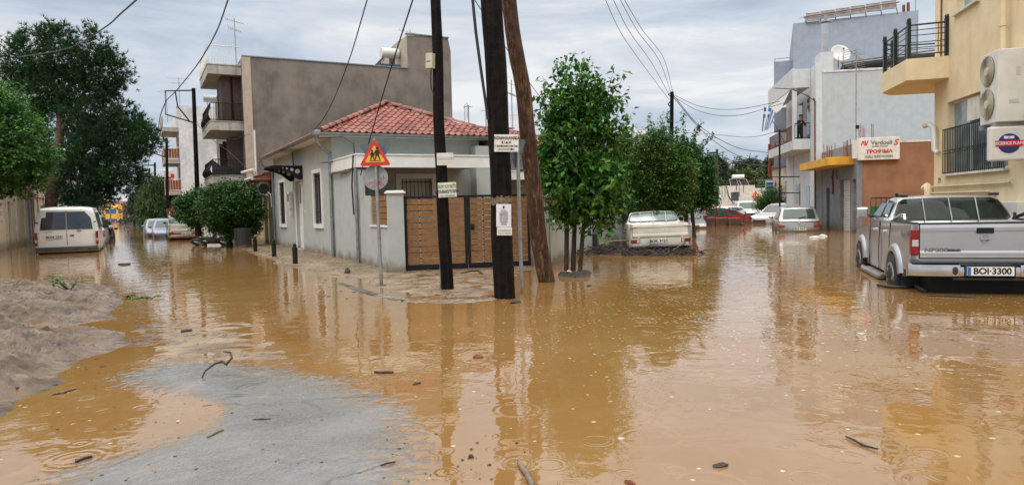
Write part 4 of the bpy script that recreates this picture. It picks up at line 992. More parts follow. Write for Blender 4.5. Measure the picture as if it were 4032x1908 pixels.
def rebars(xs,ys,z,label,loc,rz):
    o=thing('rebar_stubs',label,'rebar',loc,rz,'starter bars on the flat roofs'); r_=random.Random(len(label))
    for x in xs:
        for y in ys:
            MB().tube([(x,y,z),(x+r_.uniform(-.03,.03),y+r_.uniform(-.03,.03),z+r_.uniform(.55,.78))],.013,5).build('bar','rebar',o)
rebars((-.12,-.02),(.9,1.15,1.35),2.88,'rusty starter bars at the near end of the ochre canopy',PR,A2)
rebars((-.12,-.0),(3.2,3.6,4.0,4.4),2.88,'rusty starter bars at the far end of the ochre canopy',PR,A2)
rebars((.15,.28,.58),(.12,.3),ST-.05,'rusty starter bars above the white shop sign',PR,A2)
# shop sign
sg=thing('shop_sign','white illuminated-box shop sign with red and grey lettering on the terracotta wall corner','sign',PR,A2)
m=MB(); m.b(-.02,1.40,-.17,-.03,2.70,3.52); m.build('box','sign_white',sg,bevel=.012)
m=MB(); m.b(-.20,-.022,-.15,-.05,2.78,3.46); m.build('bracket_box','white_dirty',sg)
cx=.69
text('Vardouli',.20,'ink_grey',sg,(.78,-.175,3.32),(1,0,0),(0,0,1),bold=.006,sx=1.05); text('S',.30,'ink_red',sg,(1.25,-.175,3.31),(1,0,0),(0,0,1),bold=.006,shear=.3)
m=MB(); 
for p in ([(.07,3.24),(.11,3.24),(.155,3.40),(.12,3.40)],[(.12,3.40),(.155,3.40),(.21,3.36),(.17,3.32),(.15,3.35)],[(.15,3.32),(.19,3.32),(.235,3.24),(.19,3.24)],[(.235,3.24),(.27,3.24),(.34,3.41),(.30,3.41)],[(.20,3.41),(.235,3.41),(.262,3.27),(.235,3.25)]): m.prism(p,lambda a,b,d:(a,d,b),-.178,-.1725)
m.build('emblem','ink_red',sg)
text('SUPER FOOD',.075,'ink_grey',sg,(.72,-.175,3.19),(1,0,0),(0,0,1),bold=.001,sx=1.2); text('ΤΡΟΦΙΜΑ',.165,'ink_red',sg,(.70,-.175,3.00),(1,0,0),(0,0,1),bold=.008,sx=1.15); text('τηλ.: 2421310281',.115,'ink_grey',sg,(.70,-.175,2.82),(1,0,0),(0,0,1),bold=.004,sx=1.15)
# antenna mast in front of the pale wall
o=antenna('roof_antenna','tall white-masted antenna standing on the shop roof against the pale wall',LR(.05,.35,2.7),4.15,rz=.5,ln=.9,tilt=-.35,grid=True)
MB().b(-.07,.07,-.09,-.03,1.20,1.34).build('clamp_box','black_metal',o)
# pale block with balconies
blk=thing('balcony_block','pale blue-white block with a recessed balcony and big blank side wall','building',LR(0,5.4),A2)
BH=7.05
m=MB(); m.b(.0,16,0.0,8.0,-.5,BH-.15); m.build('wall','pale_blue_wall',blk)
m=MB(); m.b(-.03,16,-.03,.2,BH-.15,BH-.06); m.build('coping','white_dirty',blk)
m=MB(); m.b(-.25,.02,-.02,1.1,-.5,BH+.25); m.b(-.06,.5,-.015,1.0,BH-.1,BH+.75); m.build('corner_pier','pale_wall',blk)
m=MB(); m.b(-.03,-.002,1.1,7.6,-.5,BH-.05) ; fw=m.build('street_front','pale_wall',blk)
m=MB(); m.b(-.06,-.032,2.2,3.3,-.2,1.95); m.build('street_door','glass_light',blk)
m=MB(); m.b(-.06,-.032,4.3,5.3,1.0,2.1); m.build('window','glass',blk)
railing(blk,[(-.12,4.2),(-.12,5.4)],.95,.75,mat='white_paint',gap=.15,name='window_guard')
m=MB(); m.b(-.06,-.032,1.6,2.6,4.0,6.1); m.b(-.06,-.032,3.6,4.8,4.0,6.1); m.build('balcony_door','glass',blk)
# balcony shell
bx0=-1.02
m=MB(); m.b(bx0,-.035,1.0,7.6,3.62,3.80); m.b(bx0,bx0+.1,1.0,7.6,3.80,4.05); m.b(bx0+.1,-.035,1.0,1.1,3.80,4.10); m.build('balcony','pale_wall',blk)
m=MB(); m.b(bx0,-.26,1.0,7.6,6.45,6.6); m.b(bx0,bx0+.1,1.0,7.6,6.6,7.35); m.b(bx0+.1,-.255,1.0,1.1,6.6,7.30); m.build('roof_canopy','pale_wall',blk)
m=MB(); m.b(bx0+.02,bx0+.20,1.1,1.28,4.05,6.45); m.build('balcony_column','pale_wall',blk)
railing(blk,[(-.27,1.05),(bx0+.1,1.05)],4.10,.72,gap=.14,mat='black_metal'); railing(blk,[(bx0+.05,1.3),(bx0+.05,7.5)],4.05,.70,gap=.14,mat='rust')
m=MB()
for k in range(14): m.q((bx0-.02,1.6+k*.42,6.4),(bx0-.02,1.6+k*.42+.40,6.4),(bx0-.42,1.6+k*.42+.40,5.55),(bx0-.42,1.6+k*.42,5.55))
m.build('awning','curtain',blk,fix=False)
o=thing('satellite_dish','large pale satellite dish on the roof corner of the pale blue-white block','satellite dish',LR(.95,6.2,BH+.75),A2+.2)
def dish(o,r,mat='plastic_white',el=.45):
    m=MB(); K=6; n=22; vs=[(0,0,0)]
    for i in range(1,K+1):
        rr=r*i/K
        for j in range(n): t=2*pi*j/n; vs.append((rr*cos(t),-(rr*rr)/(r*3.2),rr*sin(t)))
    fs=[(0,1+j,1+(j+1)%n) for j in range(n)]
    for i in range(K-1):
        for j in range(n): a=1+i*n+j; b_=1+i*n+(j+1)%n; fs.append((a,a+n,b_+n,b_))
    R_=Matrix.Rotation(-el,3,'X'); vs=[tuple(R_@Vector(v)) for v in vs]; m.add(vs,fs); ob=m.build('reflector',mat,o,smooth=60,fix=False); md=ob.modifiers.new('thick','SOLIDIFY'); md.thickness=.012
    MB().tube([(0,.02,-.02),(0,.12,-.1),(0,.12,-r*1.25)],.03,8).build('mount','steel_galv',o); e=R_@Vector((0,-r*.95,0)); a=R_@Vector((0,-r*.3,-r*.95)); MB().tube([tuple(a),tuple(e)],.012,6).build('arm','steel_galv',o); MB().ell(tuple(e),.04).build('receiver','plastic_dark',o)
dish(o,.44)
o=thing('chimney','shiny steel chimney flue with cowl on the pale blue-white block','chimney',LR(.28,5.9,BH+.55),A2)
MB().tube([(0,0,0),(0,0,1.55)],.17,16).build('flue','chrome',o,smooth=50); MB().tube([(0,0,1.60),(0,0,1.66)],.27,16).build('cowl','steel_galv',o); MB().tube([(0,0,1.55),(0,0,1.95)],.05,8).build('spigot','steel_galv',o)
m=MB(); 
o=thing('roof_pergola','black rolled awning on a timber frame along the pale blank wall roof','pergola',LR(0,5.4,BH),A2)
m.tube([(1.0,.5,.10),(9.0,.5,.72)],.16,8); m.tube([(1.0,.75,.05),(9.0,.75,.50)],.12,8); m.build('rolled_cover','cloth_black',o)
m=MB(); m.tube([(.9,.45,.32),(9.2,.45,1.0)],.035,6); m.build('timber_rail','twig_pale',o)
for k in range(5): MB().tube([(1.0+k*1.9,.45,-.2),(1.0+k*1.9,.45,.35+k*.15)],.03,6).build('post','rust',o)
rebars((.55,.75,.95),(.2,),BH-.1,'rusty starter bars at the foot of the large roof dish',LR(0,5.4),A2)
# tall rear block
A4=-radians(20.5)
tb=thing('tall_block','tall blue-grey block with solar panels on its roof behind the pale block','building',LR(-.05,11.2),A4)
TH=10.5
m=MB(); m.b(0,5.75,0,9,-.5,TH); m.build('wall','blue_grey_wall',tb)
for k,(yy,zz) in enumerate(((1.6,7.65),(2.6,5.25),(3.0,3.2))):
    m=MB(); m.b(-.95,-.002,yy,yy+1.6,zz,zz+1.25); m.build('balcony','blue_grey_wall',tb)
    m=MB(); m.tube([(-.95,yy,zz+1.4),(-.1,yy,zz+1.4)],.02,5); m.tube([(-.9,yy,zz+1.25),(-.9,yy,zz+1.4)],.02,5); m.build('handrail','steel_galv',tb)
m=MB(); m.b(-.40,-.01,1.7,2.3,7.15,7.6); m.build('condenser','plastic_white',tb)
M('panel_back',(.17,.17,.16),.6,var=.2,vs=4)
sp_=thing('solar_panels','row of solar panels tilted along the roof edge of the tall blue-grey block','solar panels',LB(0,0,TH,LR(-.05,11.2),A4),A4)
for k in range(6):
    m=MB(); x0=.62+k*.70; zb=.02+.035*k; zt=zb+.44
    m.add([(x0,-.15,zb),(x0+.66,-.15,zb),(x0+.66,.10,zt),(x0,.10,zt),(x0,-.11,zb-.02),(x0+.66,-.11,zb-.02),(x0+.66,.14,zt-.02),(x0,.14,zt-.02)],[(0,1,2,3),(7,6,5,4),(0,4,5,1),(1,5,6,2),(2,6,7,3),(3,7,4,0)])
    p_=m.build('panel','panel_back',sp_)
    m=MB()
    for a,b_ in (((x0,-.155,zb),(x0+.66,-.155,zb)),((x0,.095,zt),(x0+.66,.095,zt)),((x0,-.155,zb),(x0,.095,zt)),((x0+.66,-.155,zb),(x0+.66,.095,zt))): m.tube([a,b_],.013,5)
    m.build('panel_frame','steel_galv',p_,fix=False)
m=MB()
for k in range(7): m.tube([(.62+k*.7,-.05,-.05),(.62+k*.7,.3,.35)],.025,5)
m.tube([(.5,-.10,.25),(4.9,-.10,.48)],.03,5); m.build('rack','rebar',sp_,fix=False)
M('panel_back',(.17,.17,.16),.6,var=.2,vs=4)
antenna('roof_antenna','thin antenna mast at the left end of the solar panels',LR(.7,12.0,TH-1.5),2.0,ln=.5,two=False,n=5)
for k,xx in enumerate((5.15,5.35)):
    MB().tube([(0,0,0),(0,0,.45+.1*k)],.07,8).build('vent_pipe','rust',None,loc=LB(xx,.3,TH-.05,LR(-.05,11.2),A4)); tag(COL.objects[-1],['short rusty vent pipe at the right of the tall roof','slightly taller rusty vent pipe beside it on the tall roof'][k],'vent pipe')
antenna('roof_antenna','very thin rod antenna near the right end of the tall roof',LB(5.65,.2,TH-.1,LR(-.05,11.2),A4),3.2,ln=.3,two=False,n=3)
# flag
o=thing('flag','blue and white striped greek flag hanging from a slanted pole','flag',LR(-1.0,8.6,4.2),A2)
fp0=Vector(LR(-1.0,8.6,4.2)); ft=Vector(D(3009,420,32.5)); Ri=Matrix.Rotation(-A2,3,'Z')
e_=Ri@(ft-fp0); MB().tube([(0,0,0),tuple(e_)],.018,6).build('staff','steel_galv',o)
def cloth(o,e_):
    r_=random.Random(2); nx,nz=14,18; Wd=.62; Hd=1.12
    V=[]; 
    for j in range(nz+1):
        for i in range(nx+1):
            s=i/nx; t=j/nz
            x=e_.x+s*Wd*(.85-.35*t)-.10*t; y=e_.y+.10*sin(s*9+t*2)*(1-.2*t); z=e_.z-.02-t*Hd*(1-.10*s)-.45*s*s*(1-t)*.6+.0
            V.append((x,y,z))
    fw=[];fb=[]
    for j in range(nz):
        for i in range(nx):
            a=j*(nx+1)+i; f=(a,a+1,a+nx+2,a+nx+1)
            # hanging: stripes run along the drop; canton at the top-left with a white cross
            if j<8 and i<8: white=(i in (3,4)) or (j in (3,4))
            else: white=(int((i+ .01)*9/ nx))%2==1
            (fw if white else fb).append(f)
    for nm,fs,mt_ in (('white_cloth',fw,'paper'),('blue_cloth',fb,'flag_blue')):
        MB().add(V,fs).build(nm,mt_,o,fix=False)
M('flag_blue',(.02,.12,.42),.7,var=.08)
cloth(o,e_)
# person on the balcony
def person(loc,rz,label):
    o=thing('person',label,'person',loc,rz)
    bm=bmesh.new()
    J={'pel':(0,0,.80),'sp':(0,-.03,1.0),'ch':(0,-.08,1.17),'nk':(0,-.12,1.30),'hd':(0,-.15,1.42),'hd2':(0,-.15,1.50),
       'ls':(-.16,-.09,1.21),'le':(-.22,-.20,1.02),'lh':(-.10,-.34,1.12),'lf':(-.05,-.37,1.17),'rs':(.16,-.09,1.21),'re':(.22,-.18,1.0),'rh':(.14,-.38,.99),'rf':(.12,-.43,.97),
       'lk':(-.09,-.02,.43),'la':(-.09,.02,.07),'lt':(-.09,-.12,.03),'rk':(.09,-.02,.43),'ra':(.09,.02,.07),'rt':(.09,-.12,.03),'lp':(-.09,0,.76),'rp':(.09,0,.76)}
    R_={'pel':.13,'sp':.12,'ch':.14,'nk':.05,'hd':.085,'hd2':.08,'ls':.06,'le':.042,'lh':.032,'lf':.03,'rs':.06,'re':.042,'rh':.032,'rf':.03,'lk':.06,'la':.045,'lt':.04,'rk':.06,'ra':.045,'rt':.04,'lp':.085,'rp':.085}
    sk=bm.verts.layers.skin.verify(); v={k:bm.verts.new(p) for k,p in J.items()}
    for a,b_ in (('pel','sp'),('sp','ch'),('ch','nk'),('nk','hd'),('hd','hd2'),('ch','ls'),('ls','le'),('le','lh'),('lh','lf'),('ch','rs'),('rs','re'),('re','rh'),('rh','rf'),('pel','lp'),('lp','lk'),('lk','la'),('la','lt'),('pel','rp'),('rp','rk'),('rk','ra'),('ra','rt')): bm.edges.new((v[a],v[b_]))
    for k,q in v.items(): q[sk].radius=(R_[k],R_[k]*(.8 if k in('pel','sp','ch') else 1))
    v['pel'][sk].use_root=True
    me=bpy.data.meshes.new('body'); bm.to_mesh(me); bm.free(); ob=bpy.data.objects.new('body',me); COL.objects.link(ob); ob.parent=o; me.materials.append(mt('cloth_black')); me.materials.append(mt('skin'))
    ob.modifiers.new('skin','SKIN'); md=ob.modifiers.new('sub','SUBSURF'); md.levels=md.render_levels=1
    dg=bpy.context.evaluated_depsgraph_get(); ev=ob.evaluated_get(dg); me2=bpy.data.meshes.new_from_object(ev); ob.modifiers.clear(); ob.data=me2
    if len(me2.materials)<2: me2.materials.clear(); me2.materials.append(mt('cloth_black')); me2.materials.append(mt('skin'))
    for p in me2.polygons:
        c=p.center; p.material_index=1 if (c.z>1.29 or (c.y<-.24 and c.z>.9)) else 0; p.use_smooth=True
    m=MB(); m.ell((0,-.135,1.485),(.088,.095,.075),12,8); m.build('hair','hair_dark',o,smooth=60)
    m=MB(); m.ell((0,-.245,1.43),(.016,.022,.018),6,5); m.ell((-.03,-.232,1.455),(.012,.006,.007),6,4); m.ell((.03,-.232,1.455),(.012,.006,.007),6,4); m.build('face','skin',o,smooth=60)
    return o
person(LR(-.62,6.95,3.72),A2+.25,'person in dark clothes leaning on the balcony rail holding something to the face')
# thin black service pole with cross brackets by the balcony block
x,y,_=D(3070,700,33.0)
o=thing('service_pole','thin black pole with cross brackets beside the ruined house','pole',(x,y,0))
MB().tube([(0,0,-.5),(0,0,Z(x,y,510))],.045,8).build('post','black_metal',o,smooth=60)
for vv in (697,760): 
    zz=Z(x,y,vv); MB().tube([(-.05,0,zz),(.9,-.1,zz)],.025,6).build('bracket','black_metal',o)
# drain / cable down the block corner
o=thing('drain_pipe','rust-brown drain and cable bundle down the near corner of the pale block','pipe',LR(-.3,5.3),A2)
MB().tube([(0,0,-.3),(0,0,5.6),(-.05,0,5.8)],.035,8).build('pipe_run','rust',o,smooth=60); MB().tube([(.06,.0,5.6),(-.3,.0,5.9),(-.9,.4,6.3),(-1.5,1.2,6.5)],.02,5).build('cable','wire',o)
# green fence / gate with black metalwork at the terracotta wall foot
o=thing('metal_gate','low black metal gate with green netting in front of the terracotta wall','gate',LR(.12,-1.2),A2)
railing(o,[(0,0),(1.7,0)],.05,1.25,gap=.16,name='bars'); MB().b(.02,1.68,.03,.045,.05,1.0).build('netting','green_net',o); MB().tube([(.85,0,-.3),(.85,0,1.35)],.045,8).build('post','black_metal',o); MB().ell((.85,0,1.40),.06).build('knob','black_metal',o)
# ======================= yellow building, far right =======================
A3=-radians(12.4); PY=(9.37,15.5,0)
yb=thing('yellow_building','pale yellow rendered building with black balcony and barred window at the right edge','building',PY,A3)
def LY(x,y,z=0): return LB(x,y,z,PY,A3)
YH=8.5
m=MB(); wn=(-3.42,-.72,1.78,3.27); wu=(-2.15,-1.15,5.0,6.3)
wall(m,fx(0),-8,0,-.5,YH,[wn,wu],.16); m.q((0,0,-.5),(8,0,-.5),(8,0,YH),(0,0,YH)); m.q((0,-8,YH),(0,0,YH),(8,0,YH),(8,-8,YH)); m.q((0,-8,-.5),(8,-8,-.5),(8,-8,YH),(0,-8,YH)); m.build('wall','yellow_plaster',yb,fix=False)
window_unit(yb,fx(0),wn[0],wn[1],wn[2],wn[3],fw=0,depth=.16,bars=None,pane='glass_light',frame='plastic_white',mull=2)
m=MB(); n=34
for i in range(n):
    yy=wn[0]+.02+(wn[1]-wn[0]+.05)*i/(n-1); m.tube([(-.055,yy,1.74),(-.055,yy,2.72)],.009,5)
for zz in (1.80,2.70): m.tube([(-.055,wn[0],zz),(-.055,wn[1]+.08,zz)],.013,5)
for zz in (2.20,2.26): m.tube([(-.055,wn[0],zz),(-.055,wn[1]+.08,zz)],.008,5)
for i in range(22):
    yy=wn[0]+.1+2.6*i/22; m.tube([(-.055,yy,2.20),(-.062,yy+.03,2.23),(-.055,yy,2.26)],.006,4)
m.build('window_guard','black_metal',yb,fix=False)
m=MB(); m.b(-.09,.15,wn[0]-.05,wn[1]+.05,1.735,1.775); m.build('sill','white_dirty',yb)
m=MB(); m.b(.06,.10,-2.12,-1.55,2.78,3.22); m.build('vent_panel','white_dirty',yb)
window_unit(yb,fx(0),wu[0],wu[1],wu[2],wu[3],fw=0,depth=.16,pane='glass_light',frame='white_paint',mull=1)
m=MB(); m.b(-.07,.1,wu[0]-.08,wu[1]+.08,4.955,4.995); m.build('sill','white_dirty',yb)
# string-courses and pipes under the window
m=MB()
for zz,e in ((1.52,-3.6),(1.38,-2.9),(1.24,-2.5)): m.tube([(-.05,.0,zz),(-.05,e,zz)],.022,7)
m.tube([(-.05,-2.9,1.38),(-.05,-3.0,1.36),(-.05,-3.0,.95)],.022,7); m.tube([(-.05,-2.5,1.24),(-.05,-2.55,1.2),(-.05,-2.55,.98)],.022,7); m.tube([(-.05,-.35,1.02),(-.05,-.35,1.10),(-.05,-2.1,1.10),(-.05,-2.1,.98),(-.06,-2.5,.95)],.02,7)
m.build('service_pipe','yellow_pale',yb,smooth=60,fix=False)
m=MB(); m.tube([(-.1,.28,1.5),(-.1,.12,1.55),(-.1,.05,1.45),(-.1,.05,-.3)],.075,10); m.build('drain_pipe','yellow_plaster',yb,smooth=60)
m=MB(); m.tube([(-.16,.10,2.88),(-.14,-.10,2.90),(-.10,-.22,2.80),(-.08,-.24,2.32),(-.04,-.36,2.25)],.055,10); m.build('boiler_flue','plastic_white',yb,smooth=60)
m=MB(); m.tube([(-.11,-3.45,YH),(-.11,-3.45,3.0)],.05,10)
for zz in (4.2,6.0): m.tube([(-.11,-3.45,zz),(-.11,-3.45,zz+.06)],.062,10)
m.build('rain_pipe','yellow_plaster',yb,smooth=60)
m=MB(); m.tube([(-.02,-.40,YH),(-.02,-.40,4.2)],.015,5); m.build('rust_stain_cable','rust',yb)
text('39',.17,'ink_grey',yb,(-.006,-.32,1.65),(0,-1,0),(0,0,1),name='house_number')
# balcony wrapping the corner
bs=[(0.0,-.80),(-.78,-.70),(-.78,1.05),(-.45,1.55),(.9,1.55),(.9,.002),(0,.002)]
m=MB(); m.prism(bs,xy,3.78,4.23); bal=m.build('balcony','yellow_plaster',yb)
def xpost(p,z0,z1,r=.035):
    m.b(p[0]-r,p[0]+r,p[1]-r,p[1]+r,z0,z1); m.tube([(p[0],p[1],z1),(p[0],p[1],z1+.03)],r*1.5,8); m.ell((p[0],p[1],z1+.07),(r*1.3,r*1.3,.05),8,5)
m=MB(); pr=[(-.03,-.74),(-.72,-.64),(-.72,.25),(-.72,1.02),(-.42,1.48),(.85,1.48)]
for p in pr: xpost(p,4.23,4.98)
m.build('newel_post','dark_green_metal',bal,fix=False)
m=MB()
for i in range(len(pr)-1):
    a=Vector((*pr[i],0)); b_=Vector((*pr[i+1],0))
    for zz,r_ in ((4.94,.020),(4.83,.010),(4.72,.010),(4.57,.010),(4.46,.010),(4.32,.014)): m.tube([(a.x,a.y,zz),(b_.x,b_.y,zz)],r_,5)
    for t in (.22,.78): q=a.lerp(b_,t); m.tube([(q.x,q.y,4.32),(q.x,q.y,4.94)],.008,4)
m.build('railing','dark_green_metal',bal,fix=False)
# air conditioner (two fans, facing the street)
ac=thing('air_conditioner','large white two-fan air conditioner fixed to the yellow wall above the oval logo sign','air conditioner',LY(0,0),A3)
m=MB(); m.b(-.50,-.06,-4.22,-3.56,2.50,3.68); m.build('casing','plastic_white',ac,bevel=.015)
def fxx(cy,cz,r,t): return (cy+r*cos(t),cz+r*sin(t))
for zz in (2.83,3.38):
    m=MB(); m.tube([(-.498,-3.85,zz),(-.508,-3.85,zz)],.255,30); g_=m.build('fan_recess','twig_pale',ac)
    m=MB(); m.tube([(-.508,-3.85,zz),(-.53,-3.85,zz)],.07,16)
    for q in range(11):
        rr=.07+.0185*q; m.tube([(-.52,)+fxx(-3.85,zz,rr,2*pi*t/26) for t in range(27)],.0035,4,cap=False)
    for q in range(14): t=2*pi*q/14; m.tube([(-.516,)+fxx(-3.85,zz,.05,t),(-.516,)+fxx(-3.85,zz,.26,t)],.003,4)
    m.build('fan_grille','plastic_beige',ac,fix=False)
m=MB(); m.b(-.54,-.003,-4.15,-4.09,2.42,2.497); m.b(-.54,-.003,-3.7,-3.64,2.42,2.497); m.build('bracket','steel_galv',ac)
m=MB(); m.b(-.24,-.17,-4.226,-4.2225,3.25,3.38); m.b(-.34,-.20,-4.226,-4.2225,2.80,2.86); m.build('label_plate','ink_faded',ac)
m=MB(); m.tube([(-.10,-4.24,2.58),(-.06,-4.32,2.62),(-.04,-4.5,2.5),(-.03,-4.8,2.2)],.035,7); m.build('pipe','rubber',ac,smooth=60)
# round-cornered advertising box
sb=thing('hanging_sign','white light-box sign with dark blue oval and red banner under the air conditioner','sign',LY(0,-4.06),A3)
m=MB(); m.b(-.60,-.04,-.14,.0,1.87,2.43); m.build('box','plastic_white',sb,bevel=.03)
m=MB(); m.b(-.03,.0,-.12,-.02,1.92,2.38); m.build('bracket','steel_galv',sb)
m=MB(); n=28; m.prism([(-.32+.165*cos(2*pi*k/n),2.15+.16*sin(2*pi*k/n)) for k in range(n)],xz,-.146,-.1405); m.build('oval','ink_blue',sb)
m=MB(); m.prism([(-.53,2.105),(-.11,2.105),(-.13,2.15),(-.11,2.195),(-.53,2.195),(-.51,2.15)],xz,-.151,-.1465); m.build('banner','ink_red',sb)
text('SCIENCE PLAN',.066,'paper',sb,(-.32,-.153,2.15),(1,0,0),(0,0,1),bold=.002,sx=.90)
m=MB(); m.b(-.40,-.33,-.150,-.147,2.225,2.27); m.b(-.32,-.25,-.150,-.147,2.225,2.27); m.build('mark','paper',sb)
text('VET DIET',.030,'paper',sb,(-.32,-.150,2.12),(1,0,0),(0,0,1)) if 0 else None
# meter cabinets
o=thing('meter_cabinets','bank of worn grey meter cabinets on the yellow wall behind the silver pickup','meter box',LY(0,-2.88),A3)
for k in range(5):
    m=MB(); m.b(-.20,-.003,-.262-k*.27,.0-k*.27,.25,1.20); dd=m.build('cabinet_door','plastic_white',o,bevel=.008); MB().b(-.206,-.201,-.18-k*.27,-.08-k*.27,.92,1.03).build('label_plate','ink_faded',dd)
# ======================= vehicles =======================
WL_=0.0
def densify(poly,mx=.12):
    out=[]
    n=len(poly)
    for i in range(n):
        a=poly[i]; b=poly[(i+1)%n]; d=hypot(b[0]-a[0],b[1]-a[1]); k=max(1,int(d/mx))
        for j in range(k): out.append((a[0]+(b[0]-a[0])*j/k,a[1]+(b[1]-a[1])*j/k))
    return out
def arch(cx,cz,r,n=9,a0=pi,a1=0):
    return [(cx+r*cos(a0+(a1-a0)*i/(n-1)),cz+r*sin(a0+(a1-a0)*i/(n-1))) for i in range(n)]
def loft(mb,poly,hw,fx_=None,slices=(-1,-.985,-.93,-.6,-.2,.2,.6,.93,.985,1),shr=(.945,.985,1,1,1,1,1,1,.985,.945),bul=None,c=None):
    """side outline (x,z) swept across the width; hw(x,z)-> half width; bul(x,z,s)->(dx,dz)"""
    n=len(poly); cx=sum(p[0] for p in poly)/n if c is None else c[0]; cz=sum(p[1] for p in poly)/n if c is None else c[1]
    V=[];F=[]
    for s,k in zip(slices,shr):
        for x,z in poly:
            X=cx+(x-cx)*(1-(1-k)*.25); Zz=cz+(z-cz)*(1-(1-k)*.9) if False else z-(1-k)*.8*(1 if z>cz else -1)*.6
            dx,dz=bul(x,z,s) if bul else (0,0)
            V.append((X+dx,s*hw(x,z),Zz+dz))
    m=len(slices)
    for i in range(m-1):
        for j in range(n):
            a=i*n+j; b=i*n+(j+1)%n; F.append((a,b,b+n,a+n))
    F.append(tuple(range(n))[::-1]); F.append(tuple((m-1)*n+j for j in range(n)))
    mb.add(V,F); return mb
def wheel(parent,x,y,z,r,w=.2,side=1,rim='silver_rim',spokes=6):
    m=MB(); m.tube([(x,y-w/2,z),(x,y-w/2+.02,z),(x,y+w/2-.02,z),(x,y+w/2,z)],[r*.93,r,r,r*.93],28); t=m.build('wheel','rubber',parent,smooth=40)
    e=y+side*w/2; m=MB(); m.tube([(x,e-side*.01,z),(x,e+side*.012,z)],r*.66,24); o=m.build('rim','silver_rim',t)
    m=MB(); g_=[]
    for k in range(spokes):
        for da,rr in ((-.30,.56),(.30,.56),(.42,.24),(2*pi/spokes-.42,.24)): a=2*pi*k/spokes+.3+da; g_.append((x+r*rr*cos(a),z+r*rr*sin(a)))
    m.prism(g_,lambda a,b,d:(a,d,b),e+side*.010,e+side*.017)
    m.build('rim_opening','under_black',t)
    return t
def plate(parent,txt,x,y,z,facing,w=.52,h=.11,blue=True,nx=None):
    """number plate at x (rear facing -x when facing=-1)"""
    d=.012*facing; m=MB(); m.b(min(x,x+d),max(x,x+d),y-w/2,y+w/2,z-h/2,z+h/2); p=m.build('number_plate','plate_white',parent)
    r_=(0,-1,0) if facing<0 else (0,1,0)
    if blue: MB().b(min(x+d,x+d*1.15),max(x+d,x+d*1.15),*( (y+w/2-.045,y+w/2-.004) if facing<0 else (y-w/2+.004,y-w/2+.045)),z-h/2+.004,z+h/2-.004).build('blue_band','blue_paint',p)
    text(txt,h*.98,'ink_black',p,(x+d*1.15,y-(.02 if facing<0 else -.02)*(1 if blue else 0),z),r_,(0,0,1),bold=.003,sx=.98)
    return p
